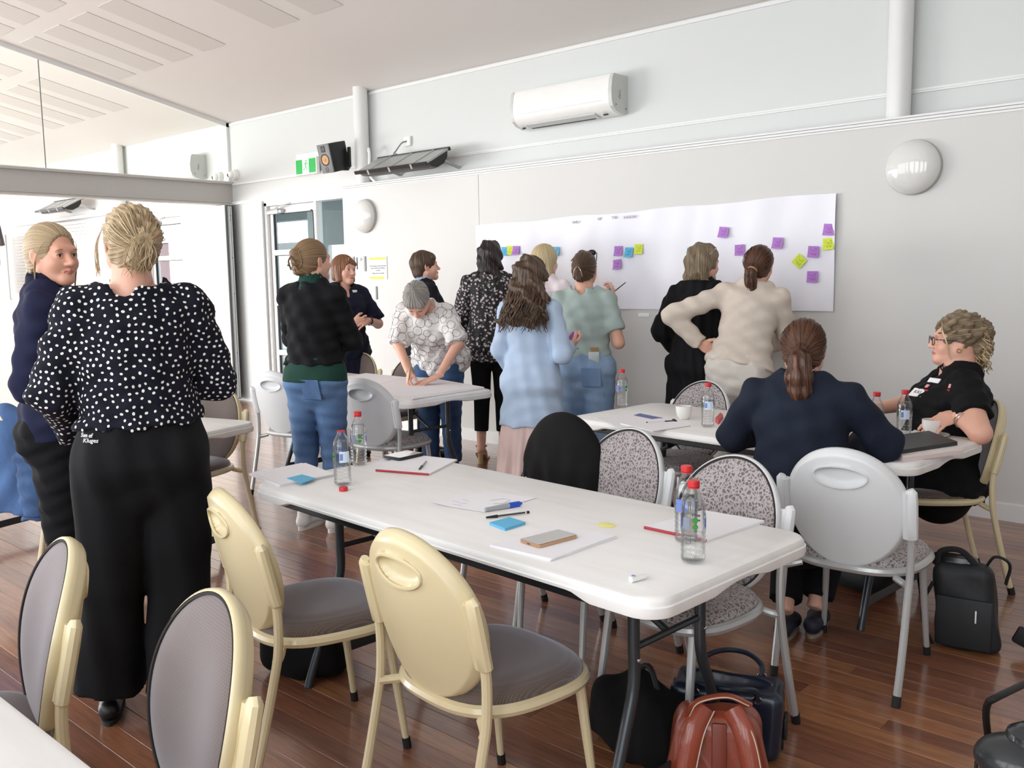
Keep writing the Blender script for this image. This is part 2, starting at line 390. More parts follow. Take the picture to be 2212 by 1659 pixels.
def door_set(n, xo, main=True):
    # frame posts, a glazed leaf, and the fixed light beside it
    fr = struct('door_%d'%n, MB().box(-9.5+xo,-9.33+xo,YU-.06,YU+.14,0,2.385).box(-9.36+xo,-9.28+xo,YU-.03,YU+.1,0,2.36).box(-9.33+xo,-7.56+xo,YU-.03,YU+.1,2.325,2.385).box(-8.385+xo,-8.345+xo,YU-.02,YU+.06,0,2.33), trim_white)
    for a in (-9.325,-9.30): MB().box(a+xo,a+.008+xo,YU-.034,YU-.03,0,2.33).build('frame_bead', alu, fr, smooth=None)
    dl = glazed_door('door_%d'%(n+1), -9.27+xo, -8.39+xo, YU+.03, (.63,1.21,1.79), 2.32)
    MB().quad((-8.34+xo,YU+.03,.05),(-7.56+xo,YU+.03,.05),(-7.56+xo,YU+.03,2.32),(-8.34+xo,YU+.03,2.32)).build('side_pane', glass, fr, smooth=None)
    c = MB().rbox(-9.25+xo,-9.02+xo,YU-.06,YU+.0,2.225,2.285,.012).tube([(-9.08+xo,YU-.04,2.29),(-8.95+xo,YU-.10,2.30),(-8.80+xo,YU-.03,2.335)],.009,8).rbox(-9.03+xo,-8.97+xo,YU-.05,YU,2.235,2.275,.008)
    c.build('door_closer', alu, dl)
    if main: MB().tube(catmull([(-8.42,YU-.035,2.235),(-8.39,YU-.04,2.23),(-8.375,YU-.04,2.2),(-8.37,YU-.04,2.0),(-8.365,YU-.04,1.75),(-8.36,YU-.035,1.4),(-8.36,YU-.03,.9)],5),.006,6).build('hanging_cable', black_pl, fr)
    if main: MB().rbox(-7.63,-7.60,YU-.07,YU-.03,2.30,2.34,.006).build('door_catch', black_pl, fr)
door_set(1, 0.0)
door_set(3, -2.86, False)
# outside: covered walkway seen through the glass
gb = M('canopy_grey', '#9fb0b4', .7); ow = M('outside_wall_white', '#f2f4f2', .8); red_b = M('red_banner', '#c4474f', .7, var=(3,.1))
struct('outside_ground', MB().box(-22,-4,YU+.14,14,-.3,-.05), M('paving_grey','#b9b9b4',.85))
struct('outside_canopy', MB().box(-16,-4.5,YU+.3,9.2,2.75,2.9).box(-16,-4.5,9.0,9.2,2.45,2.75), gb)
ob = struct('outside_wall', MB().box(-22,-4,11.8,12,-.3,2.3), ow)
for z in (2.66,2.56): MB().box(-15.5,-10.5,8.2,8.25,z,z+.02).build('white_strip', M('strip_white','#ffffff',.5,emit=('#ffffff',1.2)), ob, smooth=None)  # white lines under the canopy, made bright by emission in their material
struct('outside_panel', MB().box(-10.55,-9.7,7.6,7.66,-.05,2.8).box(-9.69,-9.2,7.62,7.66,-.05,2.25), M('blue_grey_panel','#c9d3d6',.6))
struct('outside_beam', MB().box(-16.5,-10.2,9.5,9.62,2.0,2.12), ow)
o = MB().rbox(-13.05,-12.45,9.3,9.34,-.05,1.75,.01).build('banner', red_b); setp(o,'red banner standing outside beyond the glazed door','banner')
o = MB().rbox(-14.6,-14.1,7.4,7.44,-.05,2.1,.01).build('banner', red_b); setp(o,'red banner outside the far room door','banner')
# ---- folded operable wall panel
op = thing('operable_wall_panel','cream folding wall panel parked at the end of the beam','wall panel',(-10.47,6.03,0))
MB().rbox(-.53,.53,-.045,.045,.035,2.375,.004).build('panel_core', M('panel_edge_grey','#5c6160',.5), op, smooth=None)
MB().box(-.49,.49,-.049,-.044,.075,2.335).build('panel_face', M('cream_vinyl','#ece7da',.55,var=(3,.02)), op, smooth=None)
fr_ = MB().box(-.525,-.487,-.052,-.044,.035,2.375).box(.487,.525,-.052,-.044,.035,2.375).box(-.487,.487,-.052,-.044,2.33,2.375).box(-.487,.487,-.052,-.044,.035,.08)
fr_.build('face_frame', trim_white, op, smooth=None)
MB().box(.53,.548,-.018,.03,.05,2.36).box(.548,.556,-.012,.0,.05,2.36).box(.548,.556,.012,.024,.05,2.36).build('edge_profile', alu, op, smooth=None)
for z in (.6,1.32,1.75,2.2,2.25): MB().lathe([(.007,0),(.007,.004)],10,Tr(.548,.006,z)@Ry(PI/2)).build('bolt', black_pl, op)
# ---- air conditioners
def air_con(x0, z0, label, w=1.12):
    a = thing('air_conditioner', label, 'air conditioner', (x0, YU, z0), 0, 'split air conditioners high on the wall')
    D = .215; H = .30
    prof = [(0,.02),(-.06,0),(-.15,.022),(-.196,.055),(-D,.10),(-D-.004,.18),(-D+.012,H-.03),(-D+.03,H),(0,H)]
    mb = MB(); n = len(prof); vs = [(x,p[0],p[1]) for x in (.03,w-.03) for p in prof]
    mb.add(vs, [tuple(range(n)),tuple(range(2*n-1,n-1,-1))]+[(i,n+i,n+(i+1)%n,(i+1)%n) for i in range(n)])
    mb.build('body', white_pl, a, smooth=.7)
    for s0, s1 in ((-.002,.03),(w-.03,w+.002)):
        mb = MB(); vs = [(x,p[0]*1.01,p[1]*1.005) for x in (s0,s1) for p in prof]
        mb.add(vs, [tuple(range(n)),tuple(range(2*n-1,n-1,-1))]+[(i,n+i,n+(i+1)%n,(i+1)%n) for i in range(n)])
        mb.build('end_cap', grey_pl, a, smooth=.5)
    MB().box(.09,w-.09,-D-.001,-D+.01,.103,.106).build('front_seam', M('seam_grey','#9fa09c',.6), a, smooth=None)
    T = Tr(0,-.125,.012)@Rx(math.radians(-14))
    MB().box(.12,w-.2,-.045,.045,-.006,.004,T).build('louvre', grey_pl, a, smooth=None)
    MB().box(.14,w-.24,.028,.037,-.0095,-.003,T).build('outlet_slot', M('slot_dark','#2a2c2c',.6), a, smooth=None)
    MB().box(w-.13,w-.09,-.02,-.005,-.012,-.004,T).build('sensor_window', black_pl, a, smooth=None)
    MB().box(.055,.085,.0,.012,-.012,-.002,T).build('sensor_window', black_pl, a, smooth=None)
    for k in range(4):
        z = .115+.018*k
        MB().tube([(w+.003,-.115-.012*(k%2),z),(w+.003,-.10,z+.012),(w+.003,-.122+.006*k,z+.016)],.0022,5).build('side_mark', M('mark_grey','#8c8f8c',.6), a)
    for yy, z in ((-.16,.07),(-.03,.05)): MB().lathe([(.005,0),(.005,.003)],8,Tr(w+.002,yy,z)@Ry(PI/2)).build('screw', M('slot_dark','#2a2c2c'), a)
    return a
p0 = on_y(1104,278,YU-.21); p1 = on_y(1322,243,YU-.21)
air_con(p0.x, p0.z-.0, 'white split air conditioner above the long paper timeline', p1.x-p0.x)
air_con(-11.72, 2.73, 'white split air conditioner seen through the glass partition', 1.12)
# ---- radiant heaters
m_dk = M('heater_black','#101112',.35); m_lt = M('heater_face','#a9aca9',.35,.4)
def heater(loc, rotz, tilt, label, L=.98):
    h = thing('radiant_heater', label, 'heater', loc, rotz, 'tilted radiant heaters on wall brackets')
    T = Rx(tilt)
    prof = [(-.15,0),(-.12,-.05),(-.05,-.085),(.05,-.085),(.12,-.05),(.15,0)]
    mb = MB(); n = len(prof); vs = [T@Vector((x,p[0]*k,p[1]*k)) for x, k in ((-L/2,.9),(-L/2+.06,1),(L/2-.06,1),(L/2,.9)) for p in prof]
    fs = []
    for r in range(3): fs += [(r*n+i,r*n+i+1,(r+1)*n+i+1,(r+1)*n+i) for i in range(n-1)]+[(r*n+n-1,r*n,(r+1)*n,(r+1)*n+n-1)]
    mb.add(vs, fs+[tuple(range(n-1,-1,-1)),tuple(range(3*n,4*n))]).build('body', m_dk, h, smooth=.6)
    MB().box(-L/2,L/2,-.165,.165,.002,.018,T).build('face_plate', m_lt, h, smooth=None)
    for s in (-1,1): MB().box(-L/2-.01,L/2+.01,s*.165-.008,s*.165+.008,-.006,.026,T).build('edge_rail', m_dk, h, smooth=None)
    for x in (-.3,.0,.3): MB().box(x-.012,x+.012,-.172,.172,.018,.024,T).box(x-.012,x+.012,-.176,-.166,-.02,.024,T).build('clip', alu, h, smooth=None)
    for _s in (-1,1): MB().tube([(_s*L*.42,.05,.0),(_s*L*.42,.22,-.03),(_s*L*.42,.34,-.06)],.016,8).build('bracket', alu, h)
    return h
heater((-6.55,5.80,2.55), 0, math.radians(28), 'black radiant heater angled from the wall beside the wall speaker')
heater((-14.2,5.80,2.62), 0, math.radians(28), 'grey and black radiant heater in the far room under the beam')
s = thing('power_socket','white wall socket with a grey plug above the black heater','socket',(-6.83,YU,2.80))
MB().rbox(-.045,.045,-.03,0,-.045,.045,.008).build('socket_box', white_pl, s)
MB().tube(catmull([(0,-.03,0),(-.03,-.07,-.02),(-.08,-.10,-.09),(-.06,-.15,-.13),(.04,-.2,-.14)],5),.008,6).build('cord', M('cord_grey','#8a8d8c',.6), s)
o = MB().tube(catmull([(-7.30,6.03,2.74),(-7.26,6.0,2.76),(-7.24,5.99,2.68),(-7.25,5.99,2.55),(-7.22,5.99,2.47),(-7.17,6.0,2.43)],5),.014,8).build('wall_cable', white_pl); setp(o,'white cable looping down beside the pipe column','cable')
# ---- loudspeaker on bracket
sp = thing('loudspeaker','grey and black bookshelf speaker tilted on the pipe column','speaker',(-7.62,5.84,2.70))
T = Rz(math.radians(4))@Rx(math.radians(14))
MB().rbox(-.085,.085,-.105,.12,-.14,.14,.008,T).build('cabinet', black_pl, sp)
MB().rbox(-.086,.086,-.118,-.102,-.141,.141,.006,T).build('baffle', M('baffle_grey','#77797b',.5), sp)
F = T@Tr(0,-.118,0)@Rx(PI/2)
MB().lathe([(.060,0),(.060,.004),(.050,.006),(.048,.0)],24,F@Tr(0,-.01,0)).build('woofer_ring', black_pl, sp)
MB().lathe([(.047,.003),(.02,-.004),(.018,.006),(.008,.009)],24,F@Tr(0,-.01,0)).build('woofer_cone', M('cone_gold','#c08d4c',.5), sp)
MB().rbox(-.028,.028,.065,.125,0,.006,.004,F).build('tweeter', black_pl, sp)
MB().lathe([(.026,.002),(.018,.003),(.016,-.01)],18,F@Tr(0,-.105,0)).build('port', black_pl, sp)
MB().rbox(.09,.125,.10,.125,-.10,.10,.005).tube([(.02,.05,-.12),(.10,.11,-.12)],.012,8).build('bracket', black_pl, sp)
# ---- exit sign
ex = thing('exit_sign','green and white running man exit sign on the wall','exit sign',(-8.40,YU,2.71))
MB().rbox(-.20,.22,-.07,0,.075,.13,.006).build('housing', white_pl, ex)
MB().rbox(-.215,.17,-.075,-.03,-.10,.085,.008).build('sign_body', white_pl, ex)
green = M('exit_green','#1f9d48',.4,emit=('#1f9d48',.5)); wsg = M('exit_white','#ffffff',.4,emit=('#ffffff',.6))
for _a in (-.20,.035): MB().box(_a,_a+.12,-.078,-.075,-.085,.065).build('green_field', green, ex, smooth=None)
MB().box(-.08,.035,-.078,-.075,-.085,.065).build('white_field', wsg, ex, smooth=None)
rn = MB(); y = -.079
rn.lathe([(.0105,0),(.0105,.002)],14,Tr(-.008,y,.045)@Rx(PI/2))
for pts, r in (([(-.012,y,.03),(-.025,y,-.01)],.009),([(-.012,y,.028),(-.04,y,.012),(-.05,y,.025)],.005),([(-.012,y,.028),(.012,y,.012),(.025,y,.02)],.005),([(-.025,y,-.01),(-.002,y,-.03),(-.01,y,-.065)],.006),([(-.025,y,-.012),(-.04,y,-.04),(-.07,y,-.045)],.006)):
    rn.tube(pts, r, 6, flat=.2, up=(0,1,0))
rn.build('running_man', green, ex)
# ---- dome cameras
for x, lab in ((-9.93,'small white dome camera in the corner by the exit sign'),(-10.28,'small white dome camera behind the glass partition')):
    c = thing('dome_camera', lab, 'camera', (x,YU,2.735), 0, 'dome cameras beside the partition')
    MB().lathe([(.062,0),(.062,.03),(.05,.05)],20,Rx(PI/2)).build('base', white_pl, c)
    MB().ellipsoid((-.012,-.055,0),(.045,.045,.045)).build('eyeball', white_pl, c, smooth=True)
    MB().ellipsoid((-.03,-.083,-.004),(.024,.02,.024),12,8).build('lens', black_pl, c, smooth=True)
# ---- round wall lights
opal = M('opal_glass','#dcdcd8',.12,coat=.6,coatr=.03)
for x, z, lab in ((-1.957,2.10,'round opal wall light above the seated woman in glasses'),(-7.18,2.09,'round opal wall light above the yellow bordered notice')):
    l = thing('wall_light', lab, 'wall light', (x,YW,z), 0, 'round opal wall lights')
    MB().lathe([(.165,0),(.165,.022),(.158,.026)],48,Rx(PI/2)).build('base_ring', M('ring_grey','#b4b2ae',.5), l)
    MB().lathe([(.163*math.cos(a),.024+.085*math.sin(a)) for a in [k*PI/2/12 for k in range(12)]]+[(.002,.109)],48,Rx(PI/2)).build('diffuser', opal, l, smooth=True)
# ---- notices
yel = M('notice_yellow','#f1d35c',.7); paper_w = M('paper_white','#f0f0f2',.75,var=(4,.015)); ink = M('ink_dark','#3a3c44',.8)
n_ = thing('notice','white notice with yellow bands taped to the wall beside the door','notice',(-7.015,YW-.004,1.578))
MB().box(-.135,.135,-.002,.002,-.11,.11).build('sheet', paper_w, n_, smooth=None)
for _a,_b,_c in ((.12,.082,.105),(.09,-.106,-.082)): MB().box(-.125,_a,-.0035,-.002,_b,_c).build('yellow_band', yel, n_, smooth=None)
for k, (txt, z) in enumerate((('Doors between rooms must stay',.022),('clear of furniture at all times',.0),('no entry',-.022),('Thank you for your help',-.05))):
    text_mesh(txt, .0185, ink, 'lettering', n_, Tr(0,-.0032,z)@Rx(PI/2))
for x, lab in ((-7.46,'small white notice with green print left of the arrow notice'),(-7.28,'small white notice with a black arrow beside the yellow bordered notice')):
    n_ = thing('notice', lab, 'notice', (x,YW-.004,1.63), 0, 'small notices by the door')
    MB().box(-.075,.055,-.002,.002,-.075,.065).build('sheet', paper_w, n_, smooth=None)
    MB().box(.055,.08,-.006,.002,-.08,.068).build('side_strip', M('strip_grey','#9a9c9e',.6), n_, smooth=None)
    if x < -7.4: MB().box(-.02,.035,-.0035,-.002,-.005,.04).build('print', M('print_green','#9fc7a0',.7), n_, smooth=None)
    else:
        MB().box(-.062,-.045,-.0035,-.002,-.06,.06).build('side_lettering', ink, n_, smooth=None)
        MB().tube([(.0,-.003,.03),(.03,-.003,.035),(.005,-.003,.05)],.004,6).build('arrow', ink, n_)
o = MB().rbox(-7.06,-7.04,YW-.012,YW,1.27,1.40,.004).build('switch_plate', M('strip_grey','#9a9c9e')); setp(o,'narrow grey plate on the wall under the yellow notice','switch')
# ---- long paper timeline
m, t = newmat('timeline_paper')
nz = t.n('ShaderNodeTexNoise', i_Scale=2.0, i_Detail=3.0); t.l(t.coord('Object',(1,1,.5)), nz.inputs['Vector'])
t.l(t.ramp(nz.outputs[0], [(.3,'#e2e2ec'),(.7,'#eeeef4')]), t.b.inputs['Base Color']); t.b.inputs['Roughness'].default_value = .6; t.bump(nz.outputs[0],.25,.03)
X0, X1 = -5.66, -2.428
def pw(u, v):
    x = X0+(X1-X0)*u
    zt = 1.925+.058*u+.006*math.sin(u*23); zb = 1.205+.012*u+.004*math.sin(u*15)
    z = zb+(zt-zb)*v
    y = .009+.006*math.sin(u*31+v*2)+.004*math.sin(u*67-v*5)+.005*math.sin(v*6+u*9)
    if u > .985: y += (u-.985)*.9*(1-v*.6)
    return Vector((x, YW-.004-abs(y), z))
tl = thing('paper_timeline','long white paper timeline with handwritten heading taped along the wall','paper',(0,0,0))
MB().grid(pw, 90, 14).build('sheet', m, tl, smooth=True)
pen_grey = M('pencil_grey','#a9a9b6',.8)
for txt, px, py, sz in (('TIMELINE',1239,480,.03),('OF',1294,473,.03),('THE',1335,470,.03),('REGION',1362,469,.03)):
    if txt == 'REGION': px = 1392
    p = on_y({'TIMELINE':1248,'OF':1295,'THE':1327,'REGION':1360}[txt], py, YW-.02)
    text_mesh(txt, sz, pen_grey, 'handwriting', tl, Tr(p.x,p.y,p.z)@Ry(math.radians(-1))@Rx(PI/2), spacing=1.0, extrude=.001)
o = MB().rbox(-3.96,-3.86,YW-.006,YW,1.155,1.185,.003).build('tape_piece', paper_w); setp(o,'small white scrap of tape on the wall below the timeline','tape')
# ---- sticky notes
def sticky_mat(name, col, inkc):
    m, t = newmat(name); wv = t.n('ShaderNodeTexWave', i_Scale=14.0, i_Distortion=9.0, i_Detail=2.0, bands_direction='Z'); wv.inputs['Detail Scale'].default_value = 3.0
    t.l(t.coord('Object',(.7,.7,1.6)), wv.inputs['Vector'])
    sep = t.n('ShaderNodeSeparateXYZ'); tc = t.n('ShaderNodeTexCoord'); t.l(tc.outputs['Object'], sep.inputs[0])
    ax = t.math('LESS_THAN', t.math('ABSOLUTE', sep.outputs[0]), .024); az = t.math('LESS_THAN', t.math('ABSOLUTE', sep.outputs[2]), .022)
    k = t.math('MULTIPLY', t.math('MULTIPLY', ax, az), t.math('GREATER_THAN', wv.outputs[1], .78))
    t.l(t.mix(t.math('MULTIPLY', k, .55), lin(col), lin(inkc)), t.b.inputs['Base Color']); t.b.inputs['Roughness'].default_value = .7
    return m
SM = {'purple':sticky_mat('sticky_purple','#b078c8','#4a2c5c'),'blue':sticky_mat('sticky_blue','#5db4dc','#20405c'),'green':sticky_mat('sticky_lime','#d2e243','#5c6420')}
def sticky_mesh(mat, curl):
    def f(u, v): return Vector(((u-.5)*.074, -.002-curl*(1-v)**2-.002*math.sin(u*PI), (v-.5)*.074))
    return MB().grid(f, 7, 7).mesh('sticky_note', mat, True)
SME = {(k,c): sticky_mesh(SM[k], (.006,.014,.022)[c]) for k in SM for c in range(3)}
NOTES = [('purple',1563,502,8,1,'purple sticky note highest above the black cardigan woman'),('purple',1598,540,-2,0,'purple sticky note above and between the two women on the right'),
 ('purple',1636,553,-2,0,'purple sticky note half hidden by the ponytail woman in cream'),('purple',1680,525,4,1,'purple sticky note right of the ponytail woman in cream'),
 ('purple',1757,544,4,0,'purple sticky note beside the tilted lime note'),('purple',1791,496,4,1,'purple sticky note in the upper right corner of the timeline'),
 ('purple',1755,598,1,0,'lowest purple sticky note near the right end of the timeline'),('green',1727,564,42,0,'lime sticky note turned on its corner'),
 ('green',1790,527,-3,1,'lime sticky note under the upper right purple note'),('purple',1336,542,0,1,'purple sticky note left of the blue and lime pair'),
 ('purple',1334,571,-6,2,'purple sticky note directly under another purple note mid timeline'),('blue',1359,545,2,2,'blue sticky note between purple and lime mid timeline'),
 ('green',1380,538,0,1,'lime sticky note mid timeline beside the blue note'),('blue',1494,546,0,2,'blue sticky note left of the woman in the black cardigan'),
 ('blue',1090,543,3,1,'blue sticky note beside the dark haired woman'),('green',1101,541,3,0,'lime sticky note at the left end of the timeline'),
 ('purple',1115,541,2,2,'purple sticky note at the left end of the timeline'),('blue',1200,543,2,1,'blue sticky note beside the blonde woman')]
for k, px, py, rot, c, lab in NOTES:
    p = on_y(px, py, YW-.022); o = bpy.data.objects.new('sticky_note', SME[(k,c)]); COL.objects.link(o)
    o.location = p; o.rotation_euler = (0,math.radians(rot),0); setp(o, lab, 'sticky note', 'sticky notes on the timeline')
# ---- cable at the right edge
o = MB().tube(catmull([(-1.22,6.05,2.78),(-1.33,6.02,2.74),(-1.38,6.0,2.64),(-1.36,6.0,2.54),(-1.28,6.02,2.48),(-1.1,6.05,2.45)],6),.007,8).build('wall_cable', black_pl); setp(o,'black cable looping over the wall ledge at the right edge','cable')
# ---- far room: slatted blind, screen, display board
bl = thing('slatted_blind','white slatted blind covering the far room window','blind',(-14.9,YU-.04,1.25))
slat = MB(); slat.rbox(-1.95,1.95,-.012,.012,-.024,.024,.004,seg=1); sme = slat.mesh('slat', M('blind_white','#f3f3f0',.6), None)
for k in range(22):
    o = bpy.data.objects.new('slat', sme); COL.objects.link(o); o.parent = bl; o.location = (0,0,.03+k*.053); o.rotation_euler = (math.radians(14),0,0)
MB().box(-1.98,1.98,-.03,.03,1.19,1.24).build('head_rail', trim_white, bl, smooth=None)
tv = thing('television','black wall television tilted down at the left edge','television',(-14.85,4.75,2.32),math.radians(28))
MB().rbox(-.55,.55,-.03,.03,-.30,.30,.008,Rx(math.radians(12))).build('screen', M('screen_brownblack','#2a1f1e',.4), tv)
MB().rbox(-.03,.10,.03,.30,-.12,.12,.01).build('bracket', M('bracket_tan','#8c7f74',.5), tv)
MB().tube(catmull([(.45,.02,-.3),(.5,.02,-.55),(.35,.02,-.8),(.1,.02,-.9)],6),.006,6).tube(catmull([(.40,.02,-.3),(.2,.02,-.6),(.0,.02,-.8)],6),.005,6).build('lead', M('cord_grey','#8a8d8c'), tv)
db = thing('display_board','pale grey display board hanging below the television','board',(-16.2,5.45,1.75),math.radians(10))
MB().rbox(-1.0,.55,-.015,.015,-.50,.50,.006).build('board', M('board_grey','#c4c6c6',.6), db)
MB().box(-1.02,.57,-.02,.02,-.53,-.50).build('tray', alu, db, smooth=None)
# ================================================================== chairs
def fabric(name, c1, c2, kind):
    m, t = newmat(name)
    if kind == 'rib':
        wv = t.n('ShaderNodeTexWave', i_Scale=80.0, i_Distortion=.0, bands_direction='X'); t.l(t.coord('Object'), wv.inputs['Vector'])
        w2 = t.n('ShaderNodeTexWave', i_Scale=60.0, i_Distortion=.0, bands_direction='Z'); t.l(t.coord('Object'), w2.inputs['Vector'])
        h = t.math('MULTIPLY', wv.outputs[1], t.math('ADD', t.math('MULTIPLY', w2.outputs[1], .5), .5))
        t.l(t.ramp(h, [(.0,c1),(1.,c2)]), t.b.inputs['Base Color']); t.bump(h,.35,.0012)
        t.b.inputs['Sheen Weight'].default_value = 1.0; t.b.inputs['Sheen Roughness'].default_value = .45; t.b.inputs['Sheen Tint'].default_value = (.85,.85,.95,1)
    else:
        v = t.n('ShaderNodeTexVoronoi', i_Scale=72.0, feature='DISTANCE_TO_EDGE')
        nz = t.n('ShaderNodeTexNoise', i_Scale=60.0, i_Detail=2.0); vm = t.n('ShaderNodeVectorMath', operation='MULTIPLY_ADD')
        c = t.coord('Object'); t.l(c, nz.inputs['Vector']); t.l(nz.outputs[1], vm.inputs[0]); vm.inputs[1].default_value = (.02,.02,.02); t.l(c, vm.inputs[2]); t.l(vm.outputs[0], v.inputs['Vector'])
        t.l(t.ramp(v.outputs[0], [(.10,c2),(.2,c1)]), t.b.inputs['Base Color']); t.bump(v.outputs[0],.2,.001)
        t.b.inputs['Sheen Weight'].default_value = .3
    t.b.inputs['Roughness'].default_value = .85; return m
fab_brown = fabric('brown_ribbed_cloth','#54463e','#6e5f55','rib')
fab_pat = fabric('grey_squiggle_cloth','#6a605e','#a9a2a2','pat')
cream_pl = M('cream_plastic','#d8c9a2',.38,coat=.15,var=(3,.03)); cream_mt = M('cream_painted_tube','#d6c6a0',.3,coat=.3)
grey_sh = M('light_grey_plastic','#d6d8d9',.4,coat=.1); silver_mt = M('silver_painted_tube','#b8b9b8',.32,.35,coat=.2)
rubber = M('black_rubber','#141414',.6)
def disc_grid(n):
    """square grid mapped onto the unit disc"""
    pts = []
    for j in range(n):
        for i in range(n):
            a = 2*i/(n-1)-1; b = 2*j/(n-1)-1
            pts.append((a*math.sqrt(1-b*b/2), b*math.sqrt(1-a*a/2)))
    fs = [(j*n+i, j*n+i+1, (j+1)*n+i+1, (j+1)*n+i) for j in range(n-1) for i in range(n-1)]
    return pts, fs
ARX, ARZ = .212, .226        # half width, half height of the oval back
def make_chair(name, label, shell_m, tube_m, cloth_m, group):
    ch = thing(name, label, 'chair', (0,0,0), 0, group)
    # back: local frame of the oval, tilted backwards
    TB = Tr(0,-.235,.645)@Rx(math.radians(13))   # y: -back .. +front
    pts, fs = disc_grid(56)
    def sx(x): return x*ARX
    def shell_y(x, z):
        r2 = min(1, x*x+z*z)
        y = -.030+.016*r2
        if r2 > .9: y += (r2-.9)*.16
        ex = ((x)/.42)**2+((z-.60)/.165)**2      # handle dish
        if ex < 1.0: y += .020*(1-ex**3)
        elif ex < 1.35: y -= .0035*(1-abs(ex-1.17)/.18)
        y += .035*(x*x)                           # back is gently wrapped
        return y
    mb = MB(); mb.add([TB@Vector((x*ARX, shell_y(x,z), z*ARZ)) for x, z in pts], [f for f in fs])
    rim = [(math.cos(a),math.sin(a)) for a in [2*PI*k/72 for k in range(72)]]
    def rim_ring(k, y): return [TB@Vector((x*ARX*k, y+.035*x*x, z*ARZ*k)) for x, z in rim]
    rings = [rim_ring(1.0,.002), rim_ring(1.015,.010), rim_ring(1.012,.022), rim_ring(.985,.026)]
    n0 = len(mb.v); mb.add([v for r in rings for v in r], [(r*72+k, r*72+(k+1)%72, (r+1)*72+(k+1)%72, (r+1)*72+k) for r in range(3) for k in range(72)])
    sh = mb.build('back_shell', shell_m, ch, smooth=1.0)
    hr = MB().tube([TB@Vector((.42*1.04*ARX*math.cos(a), shell_y(.42*1.04*math.cos(a), .60+.165*1.04*math.sin(a))-.001, ARZ*(.60+.165*1.04*math.sin(a)))) for a in [2*PI*k/40 for k in range(40)]], .005, 6, closed=True)
    hr.build('handle_rim', shell_m, sh)
    pts2, fs2 = disc_grid(22)
    def pad_y(x, z): r2 = min(1,x*x+z*z); return .022+.026*(1-r2**2.2)+.033*x*x
    mb = MB(); mb.add([TB@Vector((x*ARX*.965, pad_y(x,z), z*ARZ*.965)) for x, z in pts2], [f[::-1] for f in fs2])
    pd = mb.build('back_pad', cloth_m, ch, smooth=True)
    MB().tube([TB@Vector((x*ARX*.966, .024+.034*x*x, z*ARZ*.966)) for x, z in rim], .004, 5, closed=True).build('pad_piping', M('piping_dark','#2c2624',.8), pd)
    # side sleeves and rear legs
    for s in (-1,1):
        p0 = TB@Vector((s*.222,.020,-.085)); p1 = TB@Vector((s*.224,.022,.085))
        d = (p1-p0); 
        sl = MB(); 
        sl.tube([p0-d*.02, p0, p0+d*.3, p0+d*.75, p1, p1+d*.07-Vector((s*.005,0,0))], [.018,.021,.022,.022,.020,.013], 10, flat=.82)
        sl.tube([p0+Vector((-s*.012,0,0)), p1+Vector((-s*.014,0,0))], .018, 8)
        sl.build('side_sleeve', shell_m, ch)
        leg = catmull([(s*.215,-.30,0),(s*.218,-.255,.16),(s*.219,-.212,.34),(s*.221,-.195,.44),p0,p1-d*.2],6)
        lo = MB().tube(leg, .0135, 10).build('leg', tube_m, ch)
        MB().tube([(s*.215,-.301,0),(s*.216,-.292,.035)],.0155,10).build('foot_tip', rubber, lo)
        fl = [(s*.178,.165,.415),(s*.186,.185,.25),(s*.200,.215,.0)]
        lo = MB().tube(fl, [.0145,.0135,.010], 10).build('leg', tube_m, ch)
        MB().tube([(s*.2,.2155,0),(s*.198,.211,.035)],.0135,10).build('foot_tip', rubber, lo)
        MB().tube(catmull([(s*.217,-.203,.395),(s*.200,-.185,.398),(s*.165,-.165,.408)],5),.0125,8).build('seat_link', tube_m, ch)
    # seat ring and cushion: rounded trapezoid
    def outline(k, n=64):
        out = []
        for i in range(n):
            a = 2*PI*i/n; c, s_ = math.cos(a), math.sin(a); p = 2.9
            r = (abs(c)**p+abs(s_)**p)**(-1/p); x, y = r*c*.225*k, r*s_*.215*k
            x *= 1+.06*(y/.215); out.append((x, y+.012))
        return out
    MB().tube([(x,y,.425) for x, y in outline(.985)], .0165, 8, closed=True, up=(0,0,1)).build('seat_frame', tube_m, ch)
    mb = MB(); N = 64
    prof = [(.93,.418),(.965,.432),(.97,.447),(.955,.458),(.90,.468),(.78,.4755),(.55,.4795),(.28,.480),(.02,.480)]
    mb.add([(x,y,z-.012*((y-.012)/.215<-.2)*0) for k, z in prof for x, y in outline(k)], [(r*N+i, r*N+(i+1)%N, (r+1)*N+(i+1)%N, (r+1)*N+i) for r in range(len(prof)-1) for i in range(N)]+[tuple(range(N-1,-1,-1)), tuple((len(prof)-1)*N+i for i in range(N))])
    mb.build('seat', cloth_m, ch, smooth=1.2)
    return ch
GC, GS = 'cream chairs with brown cloth', 'silver chairs with grey shells'
protoC = make_chair('banquet_chair','', cream_pl, cream_mt, fab_brown, GC)
protoS = make_chair('banquet_chair','', grey_sh, silver_mt, fab_pat, GS)
used = set()
def chair(kind, x, y, face_deg, label):
    """face_deg: compass of the sitting direction, 90 = towards the long wall"""
    p = protoC if kind == 'C' else protoS
    if kind in used: c = copy_tree(p)
    else: c = p; used.add(kind)
    c.location = (x,y,0); c.rotation_euler = (0,0,math.radians(face_deg-90)); c['label'] = label; return c
